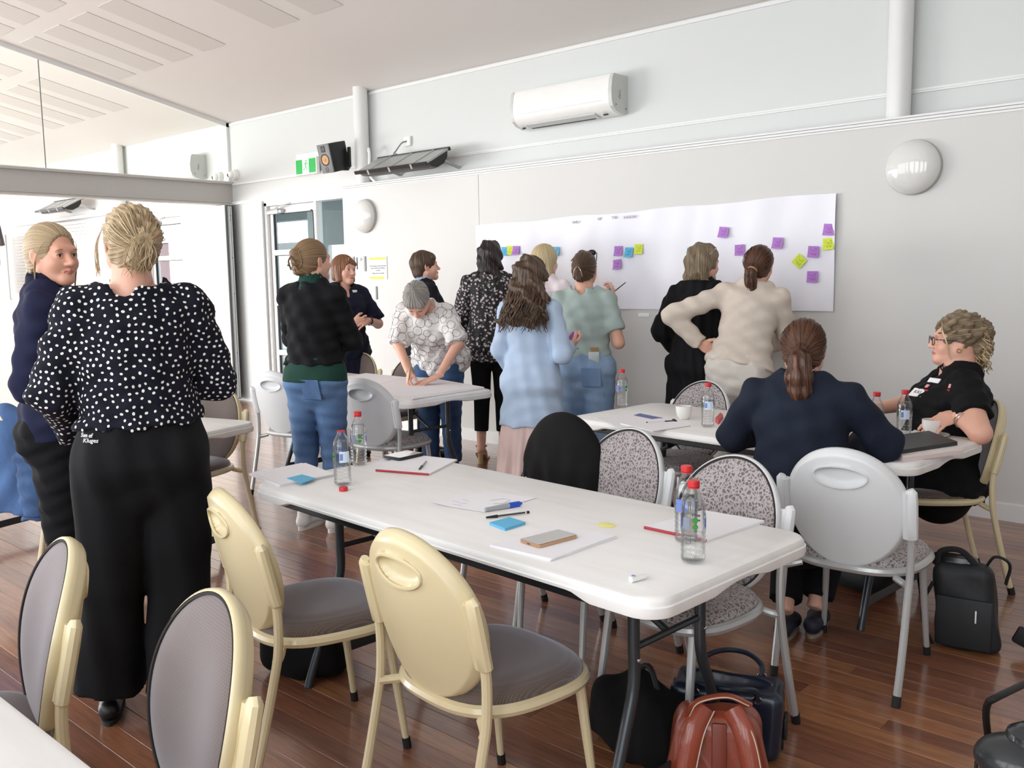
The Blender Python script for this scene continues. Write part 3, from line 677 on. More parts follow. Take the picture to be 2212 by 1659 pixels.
# placed by the top of the oval back, which stands .265 behind the seat centre
def chair_by_top(kind, px, py, face_deg, label, ztop=.873):
    p = on_z(px, py, ztop); a = math.radians(face_deg)
    return chair(kind, p.x+.285*math.cos(a), p.y+.285*math.sin(a), face_deg, label)
chair_by_top('C',855,1146,84,'cream chair with brown seat in front of the main table, nearest the camera')
chair_by_top('C',466,1056,76,'cream chair pulled out left of the near cream chair by the main table')
chair_by_top('C',500,1272,-100,'cream chair with its brown padded front toward the camera by the near table corner')
chair_by_top('C',166,1160,-103,'cream chair seen side on at the lower left by the near table')
chair_by_top('S',1378,923,-100,'silver chair with patterned back beside the chair with the black coat')
chair_by_top('S',1608,981,-101,'silver chair with patterned back behind the seated woman, beside the water bottles')
chair_by_top('S',1815,968,95,'silver chair with plain grey shell at the right of the seated blazer woman')
chair_by_top('S',1533,821,-100,'silver chair with patterned back on the wall side of the second table')
chair_by_top('C',2158,862,214,'cream chair the woman in glasses sits on')
chair_by_top('S',582,801,101,'silver chair with grey shell left of the woman in jeans')
chair_by_top('S',777,817,103,'silver chair with grey shell right of the woman in jeans')
chair('C',-5.38,4.60,-88,'cream chair on the far side of the third table behind the leaning woman')
chair('C',-5.92,4.52,-80,'cream chair across the third table in front of the woman in navy dress')
chair_by_top('S',1240,903,-98,'silver chair hidden under a black coat between the two front tables')
chair_by_top('C',-22,888,112,'chair under the hanging denim jacket at the left edge')
chair('C',-4.75,2.55,-75,'brown seated chair tucked behind the fourth table at the left')
# ================================================================== folding tables
m, t = newmat('table_top_white')
nz = t.n('ShaderNodeTexNoise', i_Scale=3.0, i_Detail=5.0); t.l(t.coord('Object',(1,6,1)), nz.inputs['Vector'])
n2 = t.n('ShaderNodeTexNoise', i_Scale=120.0, i_Detail=2.0); t.l(t.coord('Object'), n2.inputs['Vector'])
t.l(t.ramp(nz.outputs[0], [(.3,'#e8e6e2'),(.5,'#edebe8'),(.8,'#f0efec')]), t.b.inputs['Base Color']); t.b.inputs['Roughness'].default_value = .42; t.bump(n2.outputs[0],.08,.0006)
ttop = m
dk_steel = M('dark_grey_steel','#3a3f43',.35,.5,coat=.15)
rail_m = M('black_rail','#1c1e20',.45,.3)
def make_table(label):
    L, W, H, r = 1.83, .76, .74, .075
    tb = thing('folding_table', label, 'table', (0,0,0), 0, 'white folding tables')
    top = MB(); N = 14
    ol = rrect(L, W, r, N); n = len(ol)
    def inset(k): 
        o2 = rrect(L-2*k, W-2*k, max(.005,r-k), N); return o2
    def lower(x, y):
        # rim is deeper near the corners, scalloped along the sides
        if abs(y) > W/2-.03 and abs(x) < L/2-.26: return H-.036
        if abs(y) > W/2-.03 and abs(x) < L/2-.20: return H-.036-.018*((abs(x)-(L/2-.26))/.06)
        if abs(x) > L/2-.03 and abs(y) < .13: return H-.054+.016*math.cos(min(1,abs(y)/.13)*PI/2)
        return H-.054
    # denser outline so the scallops read
    def dense(o):
        out = []
        for i in range(len(o)):
            a, b = o[i], o[(i+1)%len(o)]; d = math.dist(a,b); k = max(1,int(d/.02))
            out += [(a[0]+(b[0]-a[0])*j/k, a[1]+(b[1]-a[1])*j/k) for j in range(k)]
        return out
    base = dense(ol); n = len(base)
    def ring(k, zf): 
        out = []
        for x, y in base:
            fx = 1-k/(L/2); fy = 1-k/(W/2); out.append(Vector((x*fx, y*fy, zf(x,y))))
        return out
    zt = lambda dz: (lambda x,y: H+dz)
    rings = [ring(.011,lower), ring(.002,lambda x,y: lower(x,y)+.004), ring(.0,lambda x,y: lower(x,y)+.012), ring(.0,zt(-.024)), ring(.004,zt(-.021)), ring(.004,zt(-.012)), ring(.009,zt(-.003)), ring(.018,zt(0))]
    vs = [v for q in rings for v in q]
    top.add(vs, [(q*n+i, q*n+(i+1)%n, (q+1)*n+(i+1)%n, (q+1)*n+i) for q in range(len(rings)-1) for i in range(n)]+[tuple((len(rings)-1)*n+i for i in range(n))])
    top.add(ring(.012,zt(-.03)), [tuple(range(n-1,-1,-1))])
    top.build('tabletop', ttop, tb, smooth=.7)
    for s in (-1,1):
        MB().rbox(-L/2+.14,L/2-.14,s*(W/2-.045)-.012,s*(W/2-.045)+.012,H-.066,H-.03,.004).build('side_rail', rail_m, tb, smooth=None)
        MB().rbox(s*(L/2-.02)*1-.006,s*(L/2-.02)+.006,.2,.27,H-.04,H-.02,.002).build('latch', rail_m, tb, smooth=None)
    for s in (-1,1):
        xl = s*(L/2-.235)
        for q in (-1,1):
            path = catmull([(xl,q*.155,H-.035),(xl,q*.155,.52),(xl+s*.002,q*.157,.40),(xl+s*.006,q*.20,.28),(xl+s*.012,q*.285,.06),(xl+s*.013,q*.305,.0)],6)
            lg = MB().tube(path,.0165,12).build('leg', dk_steel, tb)
            MB().lathe([(.006,0),(.006,.004),(.004,.006)],10,Tr(xl+s*.0165,q*.155,.47)@Ry(s*PI/2)).build('rivet', chrome, lg)
        MB().tube([(xl,-.155,.50),(xl,.155,.50)],.010,8).build('cross_bar', dk_steel, tb)
        MB().rbox(xl+s*.008-.004,xl+s*.008+.004,-.265,.265,.085,.125,.002).build('foot_bar', dk_steel, tb, smooth=None)
        MB().tube([(xl,0,.50),(xl-s*.20,0,.60),(xl-s*.42,0,H-.05)],.0105,8).build('brace', dk_steel, tb)
        MB().tube([(xl-s*.16,-.02,.585),(xl-s*.20,.02,.61)],.018,8).build('brace_lock', rail_m, tb)
        MB().rbox(xl-.018,xl+.018,-.33,.33,H-.06,H-.032,.003).build('end_rail', rail_m, tb, smooth=None)
    return tb
proto_t = make_table('white folding table nearest the camera with papers, phones and four bottles')
TABLES = {}
def table(key, x, y, deg, label):
    tb = proto_t if not TABLES else copy_tree(proto_t); tb.location = (x,y,0); tb.rotation_euler = (0,0,math.radians(deg)); tb['label'] = label; TABLES[key] = tb
table('T1',-1.987,2.127,-3.44,'white folding table nearest the camera with papers, phones and four bottles')
table('T2',-2.035,4.03,-5.0,'white folding table by the wall where two women are seated')
table('T3',-5.02,4.07,-4.0,'white folding table the grey haired woman leans on')
table('T4',-4.98,2.06,15,'white folding table behind the woman in the dotted blouse')
table('T5',-2.2,.18,0,'white folding table of which only a corner shows at the lower left')
# ================================================================== people: implicit surfaces meshed on a grid
F32 = np.float32
class Field:
    def __init__(s, lo, hi, h):
        s.lo = np.array(lo, F32); s.h = h; s.n = np.maximum(4, np.ceil((np.array(hi)-np.array(lo))/h).astype(int)+1)
        s.a = np.full(tuple(s.n), .15, F32)
        s.ax = [s.lo[i]+h*np.arange(s.n[i], dtype=F32) for i in range(3)]
    def sl(s, lo, hi, pad):
        out = []
        for i in range(3):
            a = int(np.clip(math.floor((lo[i]-pad-s.lo[i])/s.h), 0, s.n[i])); b = int(np.clip(math.ceil((hi[i]+pad-s.lo[i])/s.h)+1, 0, s.n[i]))
            out.append(slice(a,b))
        return tuple(out)
    def op(s, prim, k=.02, mode='add'):
        lo, hi, fn = prim; q = s.sl(lo, hi, k+3*s.h)
        if any(x.stop <= x.start for x in q): return s
        X = s.ax[0][q[0]][:,None,None]; Y = s.ax[1][q[1]][None,:,None]; Z = s.ax[2][q[2]][None,None,:]
        d = fn(X, Y, Z); a = s.a[q]
        if mode == 'add':
            h = np.clip(.5+.5*(d-a)/k, 0, 1); s.a[q] = d*(1-h)+a*h-k*h*(1-h)
        else:
            d = -d; h = np.clip(.5-.5*(d-a)/k, 0, 1); s.a[q] = d*(1-h)+a*h+k*h*(1-h)
        return s
    def add(s, *prims, k=.02):
        for p in prims: s.op(p, k)
        return s
    def sub(s, *prims, k=.01):
        for p in prims: s.op(p, k, 'sub')
        return s
    def cut(s, point, normal):
        """remove everything on the side the normal points to"""
        p = np.array(point, F32); n = np.array(normal, F32); n = n/np.linalg.norm(n)
        d = (s.ax[0][:,None,None]-p[0])*n[0]+(s.ax[1][None,:,None]-p[1])*n[1]+(s.ax[2][None,None,:]-p[2])*n[2]
        s.a = np.maximum(s.a, d); return s
    def warp(s, fn):
        s.a = s.a+fn(s.ax[0][:,None,None], s.ax[1][None,:,None], s.ax[2][None,None,:]).astype(F32); return s
    def nets(s):
        a = s.a.copy(); a[0]=a[-1]=.1; a[:,0]=a[:,-1]=.1; a[:,:,0]=a[:,:,-1]=.1
        neg = a < 0; n = [k-1 for k in a.shape]
        C = [(i,j,k) for i in (0,1) for j in (0,1) for k in (0,1)]
        cs = [neg[i:i+n[0],j:j+n[1],k:k+n[2]] for i,j,k in C]
        cnt = sum(c.astype(np.int8) for c in cs); act = np.argwhere((cnt>0)&(cnt<8))
        if len(act) == 0: return np.zeros((0,3)), np.zeros((0,4),int)
        val = np.stack([a[act[:,0]+i,act[:,1]+j,act[:,2]+k] for i,j,k in C],1)
        Cn = np.array(C, F32); acc = np.zeros((len(act),3),F32); num = np.zeros(len(act),F32)
        for p in range(8):
            for q in range(p+1,8):
                if np.abs(Cn[p]-Cn[q]).sum() == 1:
                    va, vb = val[:,p], val[:,q]; mk = (va<0)!=(vb<0); t = np.where(mk, va/np.where(mk,va-vb,1), 0)
                    acc += np.where(mk[:,None], Cn[p]+(Cn[q]-Cn[p])*t[:,None], 0); num += mk
        V = s.lo+s.h*(act+acc/num[:,None])
        idx = np.full(n, -1, np.int32); idx[act[:,0],act[:,1],act[:,2]] = np.arange(len(act))
        Q = []
        for ax in range(3):
            s0 = [slice(1,-1)]*3; s1 = [slice(1,-1)]*3; s0[ax] = slice(0,-1); s1[ax] = slice(1,None)
            A = neg[tuple(s0)]; B = neg[tuple(s1)]; e = np.argwhere(A != B)
            off = np.array([1,1,1]); off[ax] = 0; e2 = e+off
            o1, o2 = [(1,2),(2,0),(0,1)][ax]
            def cell(d1, d2):
                c = e2.copy(); c[:,o1] -= d1; c[:,o2] -= d2; return idx[c[:,0],c[:,1],c[:,2]]
            quad = np.stack([cell(1,1),cell(0,1),cell(0,0),cell(1,0)],1)
            fl = ~A[e[:,0],e[:,1],e[:,2]]; quad[fl] = quad[fl][:,::-1]; Q.append(quad)
        Q = np.concatenate(Q); return V, Q[(Q>=0).all(1)]
def V3(p): return np.array(p, F32)
def ecap(a, b, r0, r1, side=None, q0=None, q1=None, flat=(False,False), tab=None):
    """tapered limb from a to b. r = radius across 'side', q = radius in the other direction; tab = [(t, r, q, off_side, off_other)]"""
    a, b = V3(a), V3(b); ax = b-a; L = float(np.linalg.norm(ax)) or 1e-6; ax = ax/L
    side = V3(side if side is not None else (1,0,0))
    if abs(float(side@ax))/(float(np.linalg.norm(side))+1e-9) > .9: side = V3((0,1,0) if abs(float(ax[1])) < .8 else (0,0,1))
    side = side-ax*(side@ax); side = side/(np.linalg.norm(side)+1e-9); oth = np.cross(ax, side)
    if tab is None: tab = [(0,r0,q0 or r0,0,0),(1,r1,q1 or r1,0,0)]
    T = np.array([list(x)+[0]*(5-len(x)) for x in tab], float)
    ts = np.linspace(0,1,65); 
    if len(T) > 2:
        cols = [np.interp(ts, T[:,0], T[:,c]) for c in range(1,5)]
        ker = np.array([1,2,3,2,1])/9.
        cols = [np.convolve(np.pad(c,2,mode='edge'), ker, 'valid') for c in cols]
    else: cols = [np.interp(ts, T[:,0], T[:,c]) for c in range(1,5)]
    R = float(max(T[:,1].max(), T[:,2].max())+np.abs(T[:,3:]).max())
    lo = np.minimum(a,b)-R; hi = np.maximum(a,b)+R
    def fn(X,Y,Z):
        dx, dy, dz = X-a[0], Y-a[1], Z-a[2]
        t = (dx*ax[0]+dy*ax[1]+dz*ax[2])/L; u = dx*side[0]+dy*side[1]+dz*side[2]; v = dx*oth[0]+dy*oth[1]+dz*oth[2]
        tc = np.clip(t,0,1); sh = tc.shape; f = tc.ravel()
        ru, rv, ou, ov = [np.interp(f, ts, c).reshape(sh).astype(F32) for c in cols]
        u = (u-ou)/ru; v = (v-ov)/rv; rm = np.minimum(ru,rv)
        exn = np.maximum(-t,0)*L; exp_ = np.maximum(t-1,0)*L
        ex = (0 if flat[0] else exn)+(0 if flat[1] else exp_)
        d = (np.sqrt(u*u+v*v+(ex/rm)**2)-1)*rm
        if flat[0]: d = np.maximum(d, -t*L)
        if flat[1]: d = np.maximum(d, (t-1)*L)
        return d.astype(F32)
    return lo, hi, fn
def ell(c, r, M3=None):
    c = V3(c); r = V3(r); R = float(r.max())
    m = np.array(M3.to_3x3(), F32) if M3 is not None else np.eye(3, dtype=F32)
    def fn(X,Y,Z):
        dx, dy, dz = X-c[0], Y-c[1], Z-c[2]
        p = [(m[0,i]*dx+m[1,i]*dy+m[2,i]*dz) for i in range(3)]
        k0 = np.sqrt(sum((p[i]/r[i])**2 for i in range(3))); k1 = np.sqrt(sum((p[i]/(r[i]*r[i]))**2 for i in range(3)))+1e-6
        return (k0*(k0-1)/k1).astype(F32)
    return c-R, c+R, fn
def polycap(pts, rs):
    return [ecap(pts[i], pts[i+1], rs[i], rs[i+1]) for i in range(len(pts)-1)]
def mesh_np(name, V, Q, mats, midx=None, attr=None, parent=None):
    me = bpy.data.meshes.new(name); nf = len(Q)
    me.vertices.add(len(V)); me.vertices.foreach_set('co', np.asarray(V, F32).ravel())
    me.loops.add(nf*4); me.loops.foreach_set('vertex_index', np.asarray(Q, np.int32).ravel())
    me.polygons.add(nf); me.polygons.foreach_set('loop_start', np.arange(0,nf*4,4,dtype=np.int32))
    try: me.polygons.foreach_set('loop_total', np.full(nf,4,np.int32))
    except Exception: pass
    for m in (mats if isinstance(mats,(list,tuple)) else [mats]): me.materials.append(m)
    if midx is not None: me.polygons.foreach_set('material_index', np.asarray(midx, np.int32))
    me.polygons.foreach_set('use_smooth', np.ones(nf,bool))
    if attr is not None:
        at = me.attributes.new('flow','FLOAT','POINT'); at.data.foreach_set('value', np.asarray(attr,F32))
    me.update(calc_edges=True); me.validate()
    o = bpy.data.objects.new(name, me); COL.objects.link(o); o.parent = parent; return o
def wav(*terms):
    """sum of travelling sines: (amp, kx, ky, kz, phase)"""
    def fn(X,Y,Z):
        w = .35*np.sin(9*X+7*Z)+.35*np.sin(8*Y-5*Z+1)
        return sum(a*np.sin(kx*X+ky*Y+kz*Z+p+2.2*w) for a,kx,ky,kz,p in terms)
    return fn
# ---- materials for people
def skin_mat(name, col):
    if name in MATS: return MATS[name]
    m, t = newmat(name); nz = t.n('ShaderNodeTexNoise', i_Scale=14.0, i_Detail=4.0); t.l(t.coord(), nz.inputs['Vector'])
    c = lin(col); hi = tuple(min(1,x*1.1) for x in c[:3])+(1,); lo = (c[0]*.94,c[1]*.82,c[2]*.8,1)
    t.l(t.mix(nz.outputs[0], lo, hi), t.b.inputs['Base Color']); t.b.inputs['Roughness'].default_value = .5
    t.b.inputs['Subsurface Weight'].default_value = .12; t.b.inputs['Subsurface Radius'].default_value = (.012,.005,.003); t.b.inputs['Subsurface Scale'].default_value = .6
    return m
SKIN = skin_mat('skin_fair','#dfb09a'); SKIN2 = skin_mat('skin_warm','#d9a68e'); LIP = skin_mat('lips','#c07a70')
def hair_mat(name, dark, mid, light, freq=55):
    m, t = newmat(name); at = t.n('ShaderNodeAttribute', attribute_name='flow')
    cb = t.n('ShaderNodeCombineXYZ'); t.l(t.math('MULTIPLY', at.outputs['Fac'], freq), cb.inputs[0])
    tc = t.coord('Object',(3,3,3)); sp = t.n('ShaderNodeSeparateXYZ'); t.l(tc, sp.inputs[0]); t.l(sp.outputs[2], cb.inputs[1]); t.l(sp.outputs[1], cb.inputs[2])
    n1 = t.n('ShaderNodeTexNoise', i_Scale=1.0, i_Detail=5.0, i_Roughness=.65); t.l(cb.outputs[0], n1.inputs['Vector'])
    t.l(t.ramp(n1.outputs[0], [(.3,dark),(.5,mid),(.68,light)]), t.b.inputs['Base Color']); t.b.inputs['Roughness'].default_value = .42
    t.bump(n1.outputs[0], .7, .004); return m
def cloth(name, col, var=.12, bump=.25, rough=.85, scale=260, sheen=.0, cscale=8):
    if name in MATS: return MATS[name]
    m, t = newmat(name); c = lin(col); nz = t.n('ShaderNodeTexNoise', i_Scale=cscale, i_Detail=4.0); t.l(t.coord(), nz.inputs['Vector'])
    t.l(t.mix(nz.outputs[0], tuple(x*(1-var) for x in c[:3])+(1,), tuple(min(1,x*(1+var)) for x in c[:3])+(1,)), t.b.inputs['Base Color'])
    n2 = t.n('ShaderNodeTexNoise', i_Scale=scale, i_Detail=2.0); t.l(t.coord(), n2.inputs['Vector']); t.bump(n2.outputs[0], bump, .0015)
    t.b.inputs['Roughness'].default_value = rough; t.b.inputs['Sheen Weight'].default_value = sheen; t.b.inputs['Specular IOR Level'].default_value = .25
    return m
# ---- heads and hands
def head_prims(): 
    P = dict(
     base=[ell((0,-.018,.030),(.075,.094,.088)), ell((0,.022,-.034),(.060,.066,.078))],
     jaw=[ecap((-.050,.0,-.052),(-.012,.062,-.092),.024,.020), ecap((.050,.0,-.052),(.012,.062,-.092),.024,.020), ell((0,.070,-.094),(.022,.017,.017)),
          ell((-.037,.054,-.032),(.027,.024,.028)), ell((.037,.054,-.032),(.027,.024,.028)), ecap((-.034,.076,.020),(.034,.076,.020),.013,.013)],
     nose=[ecap((0,.082,.008),(0,.103,-.028),.0075,.0105), ell((0,.106,-.031),(.0105,.010,.0095)), ell((-.0115,.094,-.034),(.0075,.009,.007)), ell((.0115,.094,-.034),(.0075,.009,.007))],
     lips=[ecap((-.021,.080,-.0605),(0,.0905,-.0565),.0036,.0056), ecap((.021,.080,-.0605),(0,.0905,-.0565),.0036,.0056), ecap((-.018,.080,-.0645),(.018,.080,-.0645),.004,.004), ell((0,.0865,-.0665),(.014,.0065,.0062))])
    return P
def make_head(R, c, neck, h, skin, neck_r=.056, face=True):
    """R,c: head frame in person space; neck: list of points down into the chest. Returns verts, quads, material index"""
    f = Field((-.12,-.15,-.26),(.12,.14,.14),h); P = head_prims()
    f.add(*P['base'],k=.03).add(*P['jaw'],k=.022)
    for s in (-1,1): f.sub(ell((s*.031,.098,.001),(.017,.019,.012)),k=.016)
    f.add(*P['nose'],k=.009)
    if face:
        f.add(*P['lips'],k=.005)
        f.sub(ecap((-.022,.088,-.0622),(.022,.088,-.0622),.0012,.0012),k=.003)
        for s in (-1,1):
            f.add(ell((s*.031,.0715,.0),(.0148,.0148,.0142)),k=.006)
            f.sub(ell((s*.031,.0875,-.0005),(.0128,.010,.0058)),k=.003)
    for s in (-1,1):
        E = Ry(s*.12)@Rz(s*.35)
        f.add(ell((s*.0765,-.008,-.006),(.007,.019,.031),E),k=.008); f.sub(ell((s*.083,-.003,-.004),(.005,.010,.017),E),k=.004)
    Ri = R.inverted()
    np_ = [Ri@(Vector(p)-Vector(c)) for p in neck]
    f.add(ecap(np_[0],np_[1],neck_r*.95,neck_r,q0=neck_r*.98,q1=neck_r*1.02),k=.03)
    if len(np_) > 2: f.add(ecap(np_[1],np_[2],neck_r,neck_r*1.25),k=.03)
    V, Q = f.nets()
    ctr = V[Q].mean(1)
    lipm = (np.abs(ctr[:,0])<.0225)&(ctr[:,2]<-.0545+.0*ctr[:,0])&(ctr[:,2]>-.0722)&(ctr[:,1]>.0755)&(np.abs(ctr[:,2]+.063)<.0085*(1-(np.abs(ctr[:,0])/.026)**2))
    V = V@np.array(R.to_3x3(),F32).T+V3(c)
    return V, Q, np.where(lipm & face, 1, 0)
def make_hand(w, d, n, right=True, curl=(.5,.6,.7,.8), thumb=(.5,.3), spread=.10, h=.0026, size=1.0, tuck=0.0):
    """w wrist, d direction of the fingers, n direction the palm faces; curl in radians per joint for index..little"""
    d = Vector(d).normalized(); n = Vector(n); n = (n-d*n.dot(d)).normalized(); a = d.cross(n)*(1 if right else -1)   # a points to the thumb side
    w = Vector(w); B = Matrix((tuple(a),tuple(d),tuple(n))).transposed(); k = size
    f = None; prim = []
    prim.append(([ell((0,.045*k,0),(.040*k,.050*k,.0145*k))],.012))
    prim.append(([ecap((.0,-.02*k,0),(.0,.03*k,0),.024*k,.026*k,side=(1,0,0),q0=.019*k,q1=.016*k)],.012))
    prim.append(([ell((.026*k,.030*k,.007*k),(.016*k,.028*k,.013*k))],.01))
    root = [(.029,.083),(.0095,.089),(-.0105,.086),(-.029,.077)]; ln = [(.040,.024,.020),(.044,.028,.021),(.040,.026,.021),(.031,.020,.018)]; rr = [.0086,.0088,.0083,.0073]
    allp = [Vector((0,0,0))]
    for i in range(4):
        p = Vector((root[i][0]*k,root[i][1]*k,0)); ang = 0.0; sp = (1.5-i)*spread
        pts = [Vector((root[i][0]*k*.85,root[i][1]*k-.022*k,0)),p]
        for j in range(3):
            ang += curl[i]*(.8,1.15,.8)[j]
            dirv = Vector((math.sin(sp)*math.cos(ang), math.cos(sp)*math.cos(ang), math.sin(ang))); p = p+dirv*ln[i][j]*k; pts.append(p)
        rs = [rr[i]*k*1.08,rr[i]*k*1.06,rr[i]*k,rr[i]*k*.92,rr[i]*k*.78]
        prim.append((polycap([tuple(q) for q in pts],rs),.0035)); allp += pts
    tp = [Vector((.022*k,.012*k,.004*k)), Vector((.044*k,.040*k,.010*k+.01*thumb[1]))]
    t1 = Vector((math.sin(thumb[0]),math.cos(thumb[0]),thumb[1])).normalized(); t2 = Vector((math.sin(thumb[0]-.35),math.cos(thumb[0]-.35),thumb[1]*1.3)).normalized()
    tp.append(tp[1]+t1*.030*k); tp.append(tp[2]+t2*.026*k); allp += tp
    prim.append((polycap([tuple(q) for q in tp],[.0125*k,.0112*k,.0098*k,.0082*k]),.006))
    lo = [min(p[i] for p in allp)-.035 for i in range(3)]; hi = [max(p[i] for p in allp)+.035 for i in range(3)]
    f = Field(lo,hi,h)
    for pr, kk in prim: f.add(*pr,k=kk)
    V, Q = f.nets(); V = V@np.array(B,F32).T+V3(w)
    if not right: pass
    if B.determinant() < 0: Q = Q[:,::-1]
    return V, Q
def join_np(parts):
    Vs, Qs, ms, n = [], [], [], 0
    for V, Q, m in parts:
        Vs.append(V); Qs.append(Q+n); ms.append(m if hasattr(m,'__len__') else np.full(len(Q),m)); n += len(V)
    return np.concatenate(Vs), np.concatenate(Qs), np.concatenate(ms)
# ---- a person
class Person:
    def __init__(s, label, x, y, rel, H=1.66, w=1.0, sw=1.0, lean=0., side=0., twist=0., head=(0,0,0), armL=None, armR=None, legs=None, pelz=None, skin=SKIN, group='people at the workshop', face=False, hh=.0045, headshift=(0,0,0), faceaz=None):
        s.s = H/1.68; s.w = w; s.sw = sw; k = s.s; s.skin = skin; s.faceon = face; s.hh = hh
        az = (math.atan2(-y,-x)+math.radians(rel)) if faceaz is None else math.radians(faceaz)
        s.root = thing('person', label, 'person', (x,y,0), az-PI/2, group)
        s.pel = Vector((0,0,pelz if pelz else .93*k)); s.RL = Rz(twist)@Rx(-lean)@Ry(side)
        up = s.RL@Vector((0,0,1)); s.nb = s.pel+s.RL@Vector((0,-.01*k,.495*k)); s.sd = s.RL@Vector((1,0,0)); s.fw = s.RL@Vector((0,1,0)); s.up = up
        s.sh = {q: s.nb+s.RL@Vector((q*.160*k*sw,-.008*k,-.058*k)) for q in (-1,1)}
        s.RH = Rz(math.radians(head[0]))@Rx(math.radians(head[1]))@Ry(math.radians(head[2]))
        s.hc = s.nb+s.RL@Vector((0,.022*k,.045*k))+s.RH@Vector((0,.012,.098))+Vector(headshift)
        d = lambda q: [s.sh[q]+Vector((q*.05,-.02,-.29*k)), s.sh[q]+Vector((q*.07,.05,-.53*k))]
        s.arm = {-1: [Vector(p) for p in (armL or d(-1))], 1: [Vector(p) for p in (armR or d(1))]}
        lg = legs or [((-.095*k,-.01),(-.09*k,.012)),((.095*k,-.01),(.09*k,.012))]
        s.legs = {}
        for q, (ft, kn) in zip((-1,1), lg):
            hip = s.pel+Vector((q*.088*k*w,0,-.045*k))
            knee = Vector((kn[0],kn[1],.475*k)) if len(kn) == 2 else Vector(kn)
            an = Vector((ft[0],ft[1],.085*k)) if len(ft) == 2 else Vector(ft)
            s.legs[q] = [hip, knee, an]
    # torso section table along the spine from pelvis-.12 to neck base; e = how far outside the skin
    def torso(s, e=0., z0=-.12, z1=.50, flat=(False,False), flare=0., bust=1.0, belly=0.):
        k, w = s.s, s.w
        full = [(-.13,.150,.105,-.0,-.0),(-.06,.178,.122,0,.012),(.0,.176,.116,0,.008),(.09,.150,.102,0,.0),(.17,.138,.098,0,-.002),(.25,.145,.104,0,-.004),(.33,.155,.114*bust,0,-.012*bust),(.40,.160,.102,0,-.002),(.445,.140,.082,0,.004),(.475,.092,.066,0,.004),(.50,.062,.058,0,.0)]
        zs = [z0]+[f[0] for f in full if z0+.01 < f[0] < z1-.01]+[z1]
        arr = np.array(full); tab = []
        for z in zs:
            r = np.interp(z, arr[:,0], arr[:,1]); q = np.interp(z, arr[:,0], arr[:,2]); o = np.interp(z, arr[:,0], arr[:,4])
            fl = flare*max(0,(.18-z)/.3); bl = belly*math.exp(-((z-.10)/.12)**2)
            sc = w if z < .42 else 1+(w-1)*.5
            tab.append(((z-z0)/(z1-z0), r*k*sc+e+fl, q*k*sc+e+fl+bl*.6, 0, o*k-bl*.5))
        a = s.pel+s.RL@Vector((0,0,z0*k)); b = s.pel+s.RL@Vector((0,-.01*k*z1/.5,z1*k))
        # ecap 'other' axis = ax x side ; with ax up and side +x this is +y (front); table offsets are given towards the back
        tab = [(t,r,q,0,-o) for t,r,q,_,o in tab]
        return ecap(a, b, 0, 0, side=s.sd, tab=tab, flat=flat)
    def shoulders(s, e=0.):
        k = s.s; return [ecap(s.nb+s.RL@Vector((q*.035*k,-.005,-.026*k)), s.sh[q], .040*k+e*.7, .046*k+e*.6) for q in (-1,1)]
    def armseg(s, q, e=0., upto=2.0, frm=0., r=(.050,.041,.038,.027), flat=True):
        k = s.s; a, (b, c) = s.sh[q], s.arm[q]; out = []; wr = 1+(s.w-1)*.6
        R = [x*k*wr+e for x in r]
        if upto <= 1.0: out.append(ecap(a, a+(b-a)*upto, R[0], R[0]+(R[1]-R[0])*upto, flat=(False,flat)))
        else:
            out.append(ecap(a, b, R[0], R[1])); t = upto-1
            out.append(ecap(b, b+(c-b)*t, R[2], R[2]+(R[3]-R[2])*t, flat=(False,flat)))
        return out
    def legseg(s, q, e=0., r=(.088,.058,.055,.038), upto=2.0, flat=True):
        k = s.s; h, kn, an = s.legs[q]; wr = 1+(s.w-1)*.7; R = [x*k*wr+e for x in r]
        if upto <= 1: return [ecap(h, h+(kn-h)*upto, R[0], R[0]+(R[1]-R[0])*upto, flat=(False,flat))]
        t = upto-1
        return [ecap(h, kn, R[0], R[1]), ecap(kn, kn+(an-kn)*t, R[2], R[2]+(R[3]-R[2])*t, flat=(False,flat))]
    def glutes(s, e=0.):
        k = s.s; w = s.w
        return [ell(s.pel+s.RL@Vector((q*.078*k*w,-.055*k,-.055*k)), (.088*k*w+e,.080*k*w+e,.092*k+e)) for q in (-1,1)]
    def busts(s, e=0., size=1.0):
        k = s.s
        return [ell(s.pel+s.RL@Vector((q*.068*k,.072*k*s.w,.305*k)), (.062*k*size+e,.062*k*size+e,.062*k*size+e)) for q in (-1,1)]
    def bounds(s, pad=.14):
        P = [s.pel,s.nb,s.hc]+list(s.sh.values())+[p for q in (-1,1) for p in s.arm[q]]+[p for q in (-1,1) for p in s.legs[q]]
        return [min(p[i] for p in P)-pad for i in range(3)], [max(p[i] for p in P)+pad for i in range(3)]
    def field(s, h, lo=None, hi=None, pad=.20):
        L, Hh = s.bounds(pad)
        if lo: L = [a if b is None else b for a, b in zip(L, lo)]
        if hi: Hh = [a if b is None else b for a, b in zip(Hh, hi)]
        return Field(L, Hh, h)
    def body(s, hands=None, h=.011, arms=True, neck_r=.055, legs=True, e=-.004, fine_arms=False):
        f = s.field(h, hi=(None,None,s.nb.z+.02*s.s))
        f.add(s.torso(e),k=.03).add(*s.shoulders(e-.004),k=.03)
        for q in (-1,1):
            if arms: f.add(*s.armseg(q,e+.002),k=.02)
            if legs: f.add(*s.legseg(q,e),k=.02)
        if legs: f.add(*s.glutes(e-.01),k=.03)
        V, Q = f.nets(); parts = [(V,Q,0)]
        neck = [s.hc+s.RH@Vector((0,-.022,-.055)), s.nb+s.up*.01, s.nb-s.up*.07]
        parts.append(make_head(s.RH, s.hc, neck, s.hh, s.skin, neck_r*s.s*(1+(s.w-1)*.5), s.faceon))
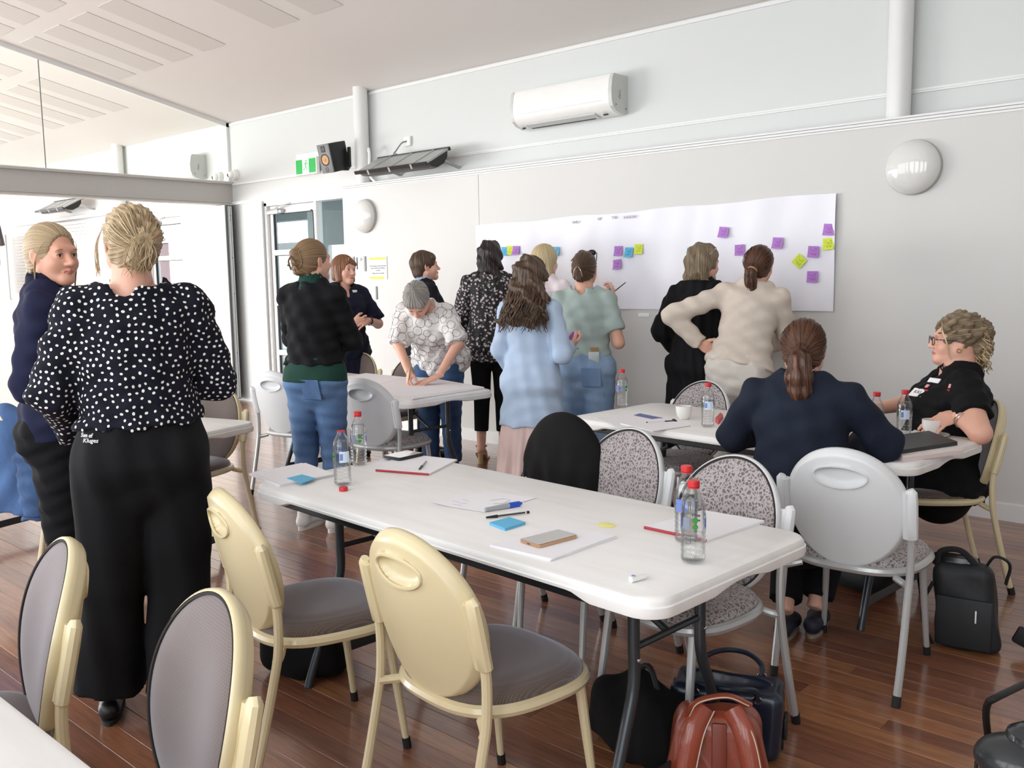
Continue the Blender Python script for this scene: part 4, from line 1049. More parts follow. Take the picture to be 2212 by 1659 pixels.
        for hd in (hands or []): VV, QQ = make_hand(**hd); parts.append((VV,QQ,0))
        V, Q, m = join_np(parts); return mesh_np('body', V, Q, [s.skin, LIP], m, None, s.root)
    def garment(s, name, f, mat, parent=None, label=None):
        V, Q = f.nets(); o = mesh_np(name, V, Q, mat, None, None, parent or s.root)
        if label: o['label'] = label
        return o
    def top(s, name, mat, e=.014, hem=-.02, sleeve=1.95, h=.009, flare=.0, folds=None, neck=.068, vneck=None, bust=.9, sr=None, se=None, belly=0., back_scoop=0., neck_drop=0., collar=False):
        k = s.s; f = s.field(h, lo=(None,None,min(s.pel.z+hem*k-.12, s.arm[1][1].z-.12, s.arm[-1][1].z-.12)), hi=(None,None,s.nb.z+.12))
        f.add(s.torso(e, hem, .475, flat=(True,False), flare=flare, belly=belly), k=.02).add(*s.shoulders(e),k=.035)
        if bust: f.add(*s.busts(e*.5,bust),k=.04)
        if hem < -.08: f.add(*s.glutes(e*.8),k=.03)
        f.cut(s.pel+s.RL@Vector((0,0,hem*k)), -s.up)
        for q in (-1,1):
            if sleeve: f.add(*s.armseg(q, se if se is not None else e*.25, sleeve, r=sr or (.054,.050,.047,.038)),k=.022)
        # neck opening
        f.sub(ecap(s.nb+s.up*.035, s.nb+s.up*.2, neck*k*1.1, neck*k*1.5),k=.006)
        f.sub(ell(s.nb+s.up*(.018-neck_drop)+s.fw*.016, (neck*k*1.12, neck*k*1.08, .036)),k=.006)
        if vneck: f.sub(ecap(s.nb+s.fw*.05+s.up*.03, s.nb+s.fw*(.13)-s.up*vneck, .05, .012),k=.008)
        if folds: f.warp(folds)
        return s.garment(name, f, mat)
    def trousers(s, name, mat, e=.010, waist=.10, r=(.094,.066,.062,.048), upto=1.97, h=.010, folds=None):
        k = s.s; f = s.field(h, hi=(None,None,s.pel.z+waist*k+.1), pad=.16)
        f.add(s.torso(e,-.13,waist,flat=(False,True)),k=.02)
        for q in (-1,1): f.add(*s.legseg(q,e,r,upto),k=.018)
        f.add(*s.glutes(e),k=.03)
        if folds: f.warp(folds)
        f.cut(s.pel+s.RL@Vector((0,0,waist*k)), s.up)
        return s.garment(name, f, mat)
    def skirt(s, name, mat, z0, z1, r0, r1, h=.010, pleats=14, amp=.010, q=.75, yoff=-.01):
        """z0 top height, z1 hem height"""
        f = Field((-r1-.06,-r1-.06,z1-.03),(r1+.06,r1+.06,z0+.05),h)
        f.add(ecap((0,yoff,z1),(0,yoff,z0),0,0,tab=[(0,r1,r1*q),(.5,(r0+r1)*.52,(r0+r1)*.52*q),(.8,r0*1.06,r0*1.06*q),(1,r0,r0*q)],flat=(True,True)),k=.01)
        def wf(X,Y,Z):
            a = np.arctan2(Y-yoff,X); g = np.clip((z0-Z)/(z0-z1),0,1)
            return amp*g*(np.sin(pleats*a+2.5*np.sin(2*a)+5*Z)+.5*np.sin((pleats*1.7)*a+1.3-7*Z))
        f.warp(wf); return s.garment(name, f, mat)
    def shoe(s, q, kind, mat, sole_m, yaw=0.):
        k = s.s; an = s.legs[q][2]; L = .245*k
        f = Field((-.07,-.11,-.02),(.07,.21,.16),.006)
        f.add(ecap((0,-.045,.045),(0,.10,.036),.036,.041,q0=.036,q1=.028),k=.02).add(ell((0,.13,.033),(.042,.055,.026)),k=.03)
        if kind in ('sneaker','boot'): f.add(ecap((0,-.035,.05),(0,-.028,.11),.037,.037,flat=(False,True)),k=.02)
        f.cut((0,0,.012),(0,0,-1)); V, Q = f.nets(); 
        T = Tr(an.x,an.y,0)@Rz(yaw); V4 = V@np.array(T.to_3x3(),F32).T+V3(T.translation)
        o = mesh_np('shoe', V4, Q, mat, None, None, s.root)
        ol = [(.038*math.cos(a)*(1+.12*(math.sin(a)>0)), .05+.135*math.sin(a)*(1 if math.sin(a)>0 else .98)) for a in [2*PI*i/28 for i in range(28)]]
        MB().prism(ol, 0, .022 if kind == 'sneaker' else .014, T).build('sole', sole_m, o)
        return o
    def eyes(s, iris='#4a5c66', brow='#8a6c50', gaze=0.0, parent=None):
        wh = M('eye_white','#e9e6e2',.25,coat=.4); im = M('iris_'+iris, iris, .2, coat=.6); pu = M('pupil','#0a0a0a',.1); lash = M('lash_dark','#3a2a22',.7); bm_ = M('brow_'+brow, brow, .8)
        T = Tr(*s.hc)@s.RH
        for q in (-1,1):
            e = MB().ellipsoid((q*.031,.0715,0),(.0126,.0126,.0126),18,12,T).build('eye', wh, s.root, smooth=True)
            g = Rz(gaze); c = Vector((q*.031,.0715,0)); d = g@Vector((0,1,0))
            TT = T@Tr(*c)@g@Rx(-PI/2)
            MB().lathe([(.0058,.0113),(.0055,.0119),(.002,.01275),(.0003,.0128)],18,TT).build('iris', im, e, smooth=True)
            MB().lathe([(.0026,.0126),(.0024,.0130),(.0003,.0131)],14,TT).build('pupil', pu, e, smooth=True)
            MB().tube([T@Vector((q*(.031+.0135*u),.0715+.0142*math.sqrt(max(.05,1-u*u*.75)),.0060*(1-u*u)+.0008-.0005*u)) for u in [-1+2*i/8 for i in range(9)]],[.0006,.0010,.0012,.0013,.0013,.0013,.0013,.0012,.0008],5).build('eyelashes', lash, e)
            MB().tube([T@Vector((q*(.031+.018*u),.0885-.007*max(0,u)**2-.001,.0195+.0035*(1-u*u)-.001*u)) for u in [-1+2*i/8 for i in range(9)]],[.0012,.0022,.0026,.0027,.0026,.0024,.002,.0015,.0007],6,flat=.7).build('eyebrow', bm_, s.root)
    # ---- hair: implicit volume in the head frame, flow = angle about 'pole' so strands read as meridians
    def hair(s, mat, build, lo=(-.16,-.22,-.36), hi=(.16,.15,.17), h=.0042, pole=(0,0,1), centre=(0,-.02,.02), groove=(.0016,46), name='hair', strands=None):
        f = Field(lo,hi,h); build(f)
        pz = Vector(pole).normalized(); px, py, _ = frame_of(pz); c = V3(centre); px, py = V3(px), V3(py)
        ang = lambda X,Y,Z: np.arctan2((X-c[0])*px[0]+(Y-c[1])*px[1]+(Z-c[2])*px[2], (X-c[0])*py[0]+(Y-c[1])*py[1]+(Z-c[2])*py[2])
        g, n = groove
        def wf(X,Y,Z):
            a = ang(X,Y,Z); return g*np.sin(n*a+1.2*np.sin(30*Z+3*a))+g*.7*np.sin(n*.43*a+2+2*np.sin(17*Z))
        if g: f.warp(wf)
        V, Q = f.nets(); fl = ang(V[:,0],V[:,1],V[:,2])
        V2 = V@np.array(s.RH.to_3x3(),F32).T+V3(s.hc)
        o = mesh_np(name, V2, Q, mat, None, fl, s.root)
        return o
    def strands(s, lines, mat, r=.0011, parent=None, name='loose_strands', n=4):
        mb = MB(); T = Tr(*s.hc)@s.RH
        for ln in lines:
            pts = catmull(ln, 4); m_ = len(pts); mb.tube([T@p for p in pts], [r*(1-.6*abs(2*i/(m_-1)-1)**3) for i in range(m_)], n, caps=False)
        o = mb.build(name, mat, parent or s.root, smooth=True)
        at = o.data.attributes.new('flow','FLOAT','POINT'); vals = []
        for j, ln in enumerate(lines):
            c = (len(catmull(ln,4)))*n; vals += [(j*.613)%3.0]*c
        at.data.foreach_set('value', np.array(vals,F32)); return o
def cap_hair(f, vol=1.0, nape=-.085, front=.085, ears=True, fz=-.018):
    f.add(ell((0,-.020,.032),(.0835*vol,.103*vol,.097*vol)), ell((0,-.045,-.02),(.073*vol,.075*vol,.075)),k=.03)
    f.sub(ell((0,.118,fz),(.086,front,.108)),k=.012)
    f.sub(ell((0,.06,-.11),(.085,.075,.075)),k=.012)
    if ears:
        for q in (-1,1): f.sub(ell((q*.09,.0,-.045),(.03,.032,.05)),k=.01)
    f.cut((0,-.05,nape),(0,.35,-1))
# ================================================================== the people in the photo
def LW(p, P):
    """world point -> the person's own space"""
    a = p.root.rotation_euler.z; d = Vector(P)-p.root.location; return Rz(-a)@d
def hit(obj, px, py):
    """point and normal where the line of sight through a pixel meets a garment, in the person's own space"""
    bpy.context.view_layer.update(); mw = obj.matrix_world; mi = mw.inverted(); o = mi@Vector((0,0,CAMH)); d = (mi.to_3x3()@_ray(px,py)).normalized()
    ok, loc, nrm, _ = obj.ray_cast(o, d); return (loc, nrm) if ok else (None, None)
def patch_on(obj, px, py, w, h, mat, name, parent, th=.003, roll=0., seg=None):
    loc, n = hit(obj, px, py)
    if loc is None: print('MISS', name, px, py); return None
    up = Vector((0,0,1)); x = up.cross(n).normalized(); y = n.cross(x)
    T = Matrix(((x.x,y.x,n.x,loc.x),(x.y,y.y,n.y,loc.y),(x.z,y.z,n.z,loc.z),(0,0,0,1)))@Rz(roll)
    o = MB().rbox(-w/2,w/2,-h/2,h/2,-.004,th,.0015,T,seg=1).build(name, mat, parent, smooth=None); return T
def surf_points(obj, spacing, seed=1, tries=9):
    me = obj.data; n = len(me.vertices); co = np.empty(n*3,F32); me.vertices.foreach_get('co',co); co = co.reshape(-1,3)
    q = np.empty(len(me.loops),np.int32); me.loops.foreach_get('vertex_index',q); q = q.reshape(-1,4)
    a, b, c, d = co[q[:,0]],co[q[:,1]],co[q[:,2]],co[q[:,3]]; nr = np.cross(c-a,d-b); ar = np.linalg.norm(nr,axis=1)/2; nr = nr/(np.linalg.norm(nr,axis=1)[:,None]+1e-9)
    rg = np.random.RandomState(seed); N = int(ar.sum()/(spacing**2)*tries); idx = rg.choice(len(q),N,p=ar/ar.sum()); u = rg.rand(N,1).astype(F32); v = rg.rand(N,1).astype(F32)
    P = (a[idx]*(1-u)+b[idx]*u)*(1-v)+(d[idx]*(1-u)+c[idx]*u)*v; Nn = nr[idx]; grid = {}; out = []
    for p_, n_ in zip(P.tolist(), Nn.tolist()):
        key = tuple(int(math.floor(x/spacing)) for x in p_); ok = True
        for i in (-1,0,1):
            for j in (-1,0,1):
                for k_ in (-1,0,1):
                    for w_ in grid.get((key[0]+i,key[1]+j,key[2]+k_),()):
                        if (w_[0]-p_[0])**2+(w_[1]-p_[1])**2+(w_[2]-p_[2])**2 < spacing*spacing: ok = False; break
                    if not ok: break
                if not ok: break
            if not ok: break
        if ok: grid.setdefault(key,[]).append(p_); out.append((Vector(p_),Vector(n_)))
    return out
def print_dots(obj, spacing, r, mat, name='printed_dots', seed=1):
    mb = MB(); rn = random.Random(seed)
    for c, n in surf_points(obj, spacing, seed):
        a, b, _ = frame_of(n); th = rn.uniform(0,PI); a, b = a*math.cos(th)+b*math.sin(th), b*math.cos(th)-a*math.sin(th); s_ = r*rn.uniform(.85,1.1); c = c+n*.0009
        mb.add([c+a*(s_*1.12*math.cos(2*PI*i/8))+b*(s_*.88*math.sin(2*PI*i/8)) for i in range(8)],[tuple(range(8))])
    o = mb.build(name, mat, obj, smooth=None); o['kind'] = 'stuff'; return o
def print_rings(obj, spacing, mat, seed=2):
    from mathutils.bvhtree import BVHTree
    me = obj.data; bv = BVHTree.FromPolygons([v.co for v in me.vertices],[tuple(p_.vertices) for p_ in me.polygons]); mb = MB(); rn = random.Random(seed)
    for c, n in surf_points(obj, spacing, seed):
        a, b, _ = frame_of(n); R_ = rn.uniform(.026,.044); pts = []
        for i in range(22):
            q = bv.find_nearest(c+a*(R_*math.cos(2*PI*i/22))+b*(R_*math.sin(2*PI*i/22)))
            if q[0] is not None: pts.append(q[0]+q[1]*.0006)
        if len(pts) == 22 and max((pts[i]-pts[i-1]).length for i in range(22)) < .03: mb.tube(pts,.0011,4,closed=True)
    o = mb.build('printed_rings', mat, obj, smooth=True); o['kind'] = 'stuff'; return o
def pattern_floral():
    m, t = newmat('black_floral'); v = t.n('ShaderNodeTexVoronoi', i_Scale=42.0, feature='F1'); nz = t.n('ShaderNodeTexNoise', i_Scale=90.0, i_Detail=3.0)
    c = t.coord(); t.l(c, v.inputs['Vector']); t.l(c, nz.inputs['Vector'])
    d = t.math('ADD', v.outputs['Distance'], t.math('MULTIPLY', t.math('SUBTRACT', nz.outputs[0], .5), .9))
    pet = t.ramp(d, [(.22,'#c3b8ba'),(.38,'#6d6266'),(.46,'#0d0c10')]); t.l(pet, t.b.inputs['Base Color']); t.b.inputs['Roughness'].default_value = .75; return m
def denim(name, lo, hi):
    m, t = newmat(name); n1 = t.n('ShaderNodeTexNoise', i_Scale=5.0, i_Detail=5.0); t.l(t.coord('Object',(1,1,.5)), n1.inputs['Vector'])
    n2 = t.n('ShaderNodeTexNoise', i_Scale=300.0, i_Detail=1.0); t.l(t.coord(), n2.inputs['Vector'])
    t.l(t.ramp(t.math('ADD', t.math('MULTIPLY',n1.outputs[0],.8), t.math('MULTIPLY',n2.outputs[0],.2)), [(.35,lo),(.62,hi)]), t.b.inputs['Base Color']); t.b.inputs['Roughness'].default_value = .85; t.bump(n2.outputs[0],.3,.001); return m
jean_mid = denim('blue_denim','#3d5a86','#6b8db8'); jean_light = denim('washed_denim','#6d8bb0','#9bb5d2'); jean_dark = denim('dark_denim','#233a5c','#3d5f8a')
blk = cloth('black_cloth','#0d0d10',.2,.2); blk_knit = cloth('black_knit','#101013',.2,.5,scale=160); navy = cloth('navy_cloth','#16182c',.2,.25); navy_suit = cloth('navy_suiting','#1b2231',.15,.25,scale=400)
navy_knit = cloth('navy_knit','#1c1f3a',.2,.4,scale=200); cream_k = cloth('cream_knit','#cfc3b6',.08,.5,scale=180); sage = cloth('sage_jersey','#a9b9b4',.08,.25); linen_b = cloth('pale_blue_linen','#b5c8e0',.10,.5,scale=200)
pink_s = cloth('dusty_pink_cotton','#d9bfb9',.10,.4); offw = cloth('off_white_cotton','#d5cfc6',.08,.3); green_c = cloth('bottle_green_cloth','#1f4136',.15,.25); pale_pk = cloth('pale_pink_cotton','#e6dade',.06,.3)
white_sh = M('white_shoe_leather','#e4e2de',.5); beige_sh = M('beige_canvas','#bdb2a6',.8); blk_sh = M('black_shoe','#0f0f11',.4); tan_sh = M('tan_leather','#b08a64',.5); sole_w = M('white_sole','#e9e7e2',.6); sole_b = M('dark_sole','#1a1a1a',.7); sole_tan = M('tan_sole','#b99a72',.6)
H_blonde = hair_mat('hair_blonde','#5f4c38','#b09672','#e4d3ae'); H_blonde2 = hair_mat('hair_pale_blonde','#9a8562','#c9b58a','#eadcb6'); H_brown = hair_mat('hair_brown','#2c2018','#4a3626','#75583c'); H_dk = hair_mat('hair_dark','#120c0a','#1f1614','#3b2b26')
H_chest = hair_mat('hair_chestnut','#24140e','#4c2c1c','#7c5030'); H_grey = hair_mat('hair_grey','#6b645e','#96908a','#c9c4bd'); H_ash = hair_mat('hair_ash','#4c4034','#7a6a54','#b09a78'); H_aub = hair_mat('hair_auburn','#4a2a1c','#7c4e34','#b08058'); H_ltbr = hair_mat('hair_light_brown','#5a4632','#866a4c','#b4936a')
gold = M('gold_metal','#c9a15a',.25,1.0); tortoise = M('tortoise_shell','#6e4a2c',.3,coat=.5,var=(60,.5)); skin_l = SKIN
wrink = lambda a: wav((a,60,20,35,0),(a*.7,-30,45,60,1),(a*.6,15,-40,90,2))
drape = lambda a: wav((a,95,40,4,0),(a*.8,60,-90,6,1.3),(a*.4,20,30,40,.5))

# ---- 1 woman in the dotted blouse
p = Person('woman with blonde clipped-up hair in a dotted navy blouse and wide black trousers, back turned', -2.93,1.41,183,H=1.72,w=1.08,sw=1.02,head=(10,4,3))
k = p.s
p.arm = {-1:[Vector((-.255,.03,1.135)),Vector((-.19,.22,.965))], 1:[Vector((.25,.05,1.14)),Vector((.13,.30,1.12))]}
p.legs[-1] = [p.legs[-1][0],Vector((-.12,.02,.48)),Vector((-.15,.05,.08))]; p.legs[1] = [p.legs[1][0],Vector((.09,.0,.48)),Vector((.07,-.10,.08))]
p.body(hands=[dict(w=p.arm[-1][1],d=(.5,.6,-.2),n=(.6,-.3,-.6),right=False),dict(w=p.arm[1][1],d=(-.7,.5,.1),n=(-.3,-.8,0),right=True)])
bl_ = p.top('blouse', cloth('navy_black_crepe','#10111f',.1,.2), e=.022, hem=.06, sleeve=1.9, h=.0085, flare=.02, folds=wav((.004,40,10,55,0),(.003,-25,30,80,1),(.003,70,20,12,2)), neck=.088, neck_drop=-.045, sr=(.060,.064,.062,.050), bust=.8)
print_dots(bl_,.0182,.0050,M('dot_white','#e9e6e0',.8))
tr_ = p.trousers('trousers', blk, e=.012, waist=.115, r=(.100,.088,.086,.098), upto=1.93, folds=wav((.0035,30,20,22,0),(.003,60,-20,5,1)))
for q in (-1,1): p.shoe(q,'flat',blk_sh,sole_b,yaw=.1*q)
def hb(f):
    cap_hair(f,1.02,-.088,.092)
    f.add(ell((.012,-.112,-.002),(.046,.034,.052)), ell((-.004,-.118,-.035),(.030,.026,.042)), ell((.03,-.095,.03),(.045,.04,.04)),k=.018)
    f.warp(wav((.003,90,60,120,0),(.002,-140,80,60,1)))
hr = p.hair(H_blonde, hb, pole=(.1,-1,-.05), groove=(.0022,38))
rnd = random.Random(3); ln = []
for i in range(150):
    a = rnd.uniform(0,2*PI); r1 = rnd.uniform(.06,.105); c0 = Vector((math.cos(a)*.086,-.02+.02*rnd.random(),.035+math.sin(a)*.096))
    c3 = Vector((.01+.025*math.cos(a+.5),-.135,-.005+.03*math.sin(a+.5))); md = (c0+c3)/2; out = (md-Vector((0,-.02,.03))).normalized(); md = Vector((0,-.02,.03))+out*(.103+rnd.uniform(-.004,.008)); ln.append([c0,md,c3])
for i in range(34):
    x = rnd.uniform(-.03,.04); ln.append([(x,-.138,.02),(x+rnd.uniform(-.03,.02),-.155,-.02),(x+rnd.uniform(-.03,.01),-.145,-.06),(x+rnd.uniform(-.03,.02),-.125,-.085+rnd.uniform(-.02,.02))])
for i in range(16): ln.append([(-.082,.01,.05),(-.094-.006*rnd.random(),.02,.0),(-.092-.012*rnd.random(),.02,-.05),(-.085-.014*rnd.random(),.02,-.085-.03*rnd.random())])
p.strands(ln, H_blonde, .0014, hr)
T = Tr(*p.hc)@p.RH
MB().tube([T@Vector((.03,-.147,.022)),T@Vector((.055,-.135,.042))],.0022,6).build('hair_pin', M('rose_gold','#e0b090',.2,1.0), p.root)
for i, tx in enumerate(('Sun of','Kluges')):
    loc, n = hit(tr_, 190+8*i, 941+12*i)
    if loc is not None:
        x = Vector((0,0,1)).cross(n).normalized(); y = n.cross(x); T_ = Matrix(((x.x,y.x,n.x,loc.x),(x.y,y.y,n.y,loc.y),(x.z,y.z,n.z,loc.z),(0,0,0,1)))
        text_mesh(tx, .020, M('embroidery_white','#e8e8e8',.8), 'embroidery', tr_, T_@Tr(0,0,.004), extrude=.0015)
# ---- 2 woman in navy, facing the camera
p = Person('woman with pulled-back blonde hair in a dark navy jumper, looking toward the camera', -3.76,1.48,82,H=1.705,w=1.05,sw=1.0,head=(-46,-2,2),face=True,hh=.0027,skin=SKIN2)
p.arm = {-1:[Vector((-.24,.05,1.09)),Vector((-.12,.27,1.02))], 1:[Vector((.26,-.06,1.10)),Vector((.17,.15,.93))]}
p.body(hands=[dict(w=p.arm[1][1],d=(-.3,.7,-.4),n=(-.9,-.1,0),right=True),dict(w=p.arm[-1][1],d=(.7,.5,0),n=(0,-.5,-.8),right=False)])
p.top('jumper', navy_knit, e=.020, hem=-.06, sleeve=1.92, h=.0085, folds=wrink(.0035), neck=.066, sr=(.058,.056,.052,.042))
f = p.field(.006,lo=(-.16,-.16,p.nb.z-.12),hi=(.16,.16,p.nb.z+.10)); f.add(ecap(p.nb-p.up*.045,p.nb+p.up*.045,.090,.076),k=.01); f.sub(ecap(p.nb-p.up*.1,p.nb+p.up*.12,.074,.064),k=.004); f.sub(ecap(p.nb+p.fw*.06+p.up*.05,p.nb+p.fw*.12-p.up*.08,.030,.02),k=.01)
p.garment('collar', f, navy)
p.trousers('trousers', blk, e=.010, waist=.08, r=(.092,.070,.066,.050), folds=wrink(.004))
for q in (-1,1): p.shoe(q,'sneaker',beige_sh,sole_w)
p.eyes('#46382e','#8c6f4e',gaze=-.10)
def hb(f):
    cap_hair(f,1.0,-.06,.088,fz=-.014); f.add(ell((0,-.105,-.02),(.035,.03,.04)),k=.02); f.add(*polycap([(0,-.13,-.03),(0,-.135,-.09),(0,-.12,-.14)],[.024,.022,.012]),k=.015)
hr = p.hair(H_blonde, hb, pole=(0,-1,-.15), groove=(.0014,40))
ln = []
for q in (-1,1):
    for i in range(9): ln.append([(q*.066,.05,.055),(q*.083,.030,.02),(q*(.087+.003*i*.3),.012,-.04),(q*.083,.0,-.09-.008*i)])
p.strands(ln, H_blonde, .0012, hr)
# ---- 3 woman with the green collar
p = Person('woman with clipped-up brown hair, black jumper over a green collar and blue jeans, arms folded', -4.42,3.20,150,H=1.70,w=.99,sw=.94,head=(-28,2,0),hh=.0035,face=True)
p.arm = {-1:[Vector((-.205,.10,1.13)),Vector((.02,.23,1.12))], 1:[Vector((.205,.08,1.12)),Vector((-.02,.24,1.16))]}
p.body(); 
p.top('jumper', blk_knit, e=.022, hem=.05, sleeve=1.98, h=.009, folds=wrink(.004), neck=.075, sr=(.054,.054,.052,.042), flare=.012)
f = p.field(.008,lo=(None,None,p.pel.z-.15),hi=(None,None,p.pel.z+.2)); f.add(p.torso(.020,-.05,.10,flat=(True,True)),k=.02); f.add(*p.glutes(.006),k=.02); f.cut(p.pel+Vector((0,0,-.05*p.s)),(0,0,-1)); f.cut(p.pel+Vector((0,0,.09*p.s)),(0,0,1)); p.garment('green_shirt', f, green_c)
f = p.field(.006,lo=(-.16,-.16,p.nb.z-.1),hi=(.16,.16,p.nb.z+.10)); f.add(ecap(p.nb-p.up*.03,p.nb+p.up*.05,.092,.068),k=.01); f.sub(ecap(p.nb-p.up*.1,p.nb+p.up*.12,.072,.058),k=.004)
p.garment('collar', f, green_c)
tr_ = p.trousers('jeans', jean_mid, e=.006, waist=-.015, r=(.098,.070,.064,.050), folds=wav((.002,12,8,95,0),(.0015,-14,12,70,1)))
patch_on(tr_, 672, 842, .12, .12, denim('pocket_blue','#38537c','#6383ae'), 'back_pocket', tr_, .004)
patch_on(tr_, 700, 812, .008, .09, M('white_cord','#e8e8e8',.7), 'cord_end', p.root, .022)
for q in (-1,1):
    sh_ = p.shoe(q,'sneaker',white_sh,sole_w,yaw=.05*q); an = p.legs[q][2]
    for i in range(3): MB().box(an.x+q*.030-.012,an.x+q*.030+.012,an.y+.02+.022*i,an.y+.032+.022*i,.03,.075,Tr(0,0,0)).build('stripe', blk_sh, sh_, smooth=None)
def hb(f):
    cap_hair(f,1.0,-.062,.088); f.add(ecap((0,-.108,-.055),(0,-.122,.045),.030,.036,side=(1,0,0),q0=.026,q1=.028),k=.02)
hr = p.hair(H_ltbr, hb, pole=(0,-1,.0), groove=(.002,34))
p.strands([[(q*.03,-.14,-.05),(q*.05,-.11,-.01),(q*.045,-.125,.06)] for q in (-1,-.6,-.2,.3,.7,1)], H_ltbr, .003, hr)
T = Tr(*p.hc)@p.RH
cl = MB()
for q in (-1,1): cl.tube(catmull([T@Vector((0,-.150,.03)),T@Vector((q*.030,-.148,.0)),T@Vector((q*.038,-.130,-.045))],4),.005,6).tube(catmull([T@Vector((q*.01,-.152,-.01)),T@Vector((q*.030,-.155,-.02)),T@Vector((q*.042,-.135,-.02))],4),.004,6)
cl.build('hair_claw', tortoise, p.root)
# ---- 4 woman in the navy dress
p = Person('woman with an auburn bob in a short-sleeved navy dress, hands clasped beside the door', -6.10,4.72,28,H=1.66,w=1.14,sw=1.02,head=(14,0,-3),face=True,hh=.003)
p.arm = {-1:[Vector((-.285,.06,1.10)),Vector((-.07,.27,1.14))], 1:[Vector((.26,.05,1.10)),Vector((.06,.28,1.13))]}
p.body(hands=[dict(w=p.arm[-1][1],d=(.85,.25,-.15),n=(.3,-.6,-.6),right=False,curl=(.5,.55,.6,.65)),dict(w=p.arm[1][1],d=(-.8,.1,.1),n=(-.3,-.9,0),right=True,curl=(.7,.7,.7,.7))])
dr_ = p.top('dress', navy, e=.022, hem=-.10, sleeve=.92, h=.009, folds=wrink(.003), neck=.074, vneck=.10, sr=(.066,.068,.05,.04), flare=.015)
p.skirt('skirt', navy, .96*p.s, .52, .195, .27, pleats=11, amp=.010)
patch_on(dr_, 767, 629, .068, .022, M('badge_white','#f2f2f2',.4), 'name_badge', p.root)
wv_ = p.arm[-1][1]; MB().tube([wv_-Vector((.03,.0,0))+Vector((0,.026*math.cos(a),.026*math.sin(a))) for a in [2*PI*i/16 for i in range(16)]],.006,6,closed=True).build('watch_strap', black_pl, p.root)
for q in (-1,1): p.shoe(q,'flat',blk_sh,sole_b)
p.eyes('#3c3a36','#6a4630',gaze=.15)
def hb(f):
    f.add(ell((0,-.020,.030),(.090,.108,.100)), ecap((-.068,-.012,.02),(-.070,.012,-.085),.036,.030,side=(0,1,0),q0=.028,q1=.020), ecap((.068,-.012,.02),(.070,.012,-.085),.036,.030,side=(0,1,0),q0=.028,q1=.020), ell((0,-.06,-.05),(.072,.06,.06)),k=.025)
    f.sub(ell((.008,.120,-.030),(.066,.085,.100)),k=.010); f.cut((0,0,-.112),(0,-.25,-1)); f.add(ecap((-.062,.062,.05),(.02,.078,.085),.014,.012),k=.02)
p.hair(H_aub, hb, groove=(.002,40))
T = Tr(*p.hc)@p.RH
for q in (-1,1): MB().ellipsoid((q*.079,.0,-.052),(.005,.005,.009),8,6,T).build('earring', gold, p.root)
# ---- 5 woman in the dark jacket, profile
p = Person('woman with short brown hair in a dark jacket looking along the timeline', -5.52,5.10,108,H=1.68,w=1.02,head=(-8,6,0),face=True,hh=.0032)
p.arm = {-1:[Vector((-.26,-.04,1.08)),Vector((-.24,.06,.83))], 1:[Vector((.26,-.04,1.08)),Vector((.24,.06,.83))]}
p.body(hands=[dict(w=p.arm[q][1],d=(0,.2,-1),n=(-q,0,0),right=q>0) for q in (-1,1)]); p.top('jacket', cloth('charcoal_jacket','#1a1b22',.15,.25), e=.028, hem=-.13, sleeve=1.95, h=.010, folds=wrink(.003), neck=.078, sr=(.064,.060,.056,.046))
f = p.field(.007,lo=(-.16,-.16,p.nb.z-.1),hi=(.16,.16,p.nb.z+.10)); f.add(ecap(p.nb-p.up*.03,p.nb+p.up*.04,.085,.070),k=.01); f.sub(ecap(p.nb-p.up*.1,p.nb+p.up*.12,.070,.060),k=.004); p.garment('collar', f, cloth('pale_blue_shirt','#a8bedc',.05,.2))
p.trousers('trousers', navy, e=.010, waist=.05); [p.shoe(q,'flat',blk_sh,sole_b) for q in (-1,1)]; p.eyes('#3c3a36','#5a4030')
def hb(f):
    f.add(ell((0,-.022,.034),(.089,.108,.100)), ell((0,-.065,-.045),(.066,.05,.055)), ecap((-.055,.055,.070),(.06,.055,.070),.022,.022),k=.025); f.sub(ell((0,.122,-.030),(.080,.080,.098)),k=.012)
    for q in (-1,1): f.sub(ell((q*.09,.004,-.045),(.03,.03,.042)),k=.01)
    f.cut((0,-.05,-.098),(0,.3,-1)); f.warp(wav((.002,80,60,40,0)))
p.hair(H_brown, hb, groove=(.002,36))
# ---- 6 grey-haired woman writing at the third table
p = Person('grey haired woman in a white top with black rings, bent over the third table writing', -4.97,4.72,-22,H=1.62,w=1.1,sw=1.02,lean=.72,side=-.02,head=(8,-62,0),face=True,hh=.0032,pelz=.90)
hR = LW(p, on_z(884,806,.82)); hL = LW(p, on_z(948,812,.80))
p.arm = {1:[(p.sh[1]+hR)/2+Vector((.09,-.05,-.02)),hR], -1:[(p.sh[-1]+hL)/2+Vector((-.10,-.04,-.0)),hL]}
p.body(hands=[dict(w=hR,d=(-.15,.5,-.75),n=(-.6,-.5,-.2),right=True,curl=(.75,.8,.9,1.0),thumb=(.2,.6)),dict(w=hL,d=(.75,.55,-.32),n=(0,-.2,-1),right=False,curl=(.06,.08,.1,.12))])
rt_ = p.top('ring_print_top', cloth('white_crepe','#e6e3e0',.04,.25), e=.026, hem=-.12, sleeve=.98, h=.009, flare=.03, folds=wrink(.004), neck=.086, sr=(.066,.074,.06,.05), neck_drop=.01)
print_rings(rt_,.050,M('ring_black','#2a2527',.8))
p.trousers('jeans', jean_dark, e=.008, waist=.03, r=(.096,.070,.066,.056), folds=wav((.002,12,8,95,0))); [p.shoe(q,'flat',blk_sh,sole_b) for q in (-1,1)]
p.eyes('#4a5c66','#8a8078')
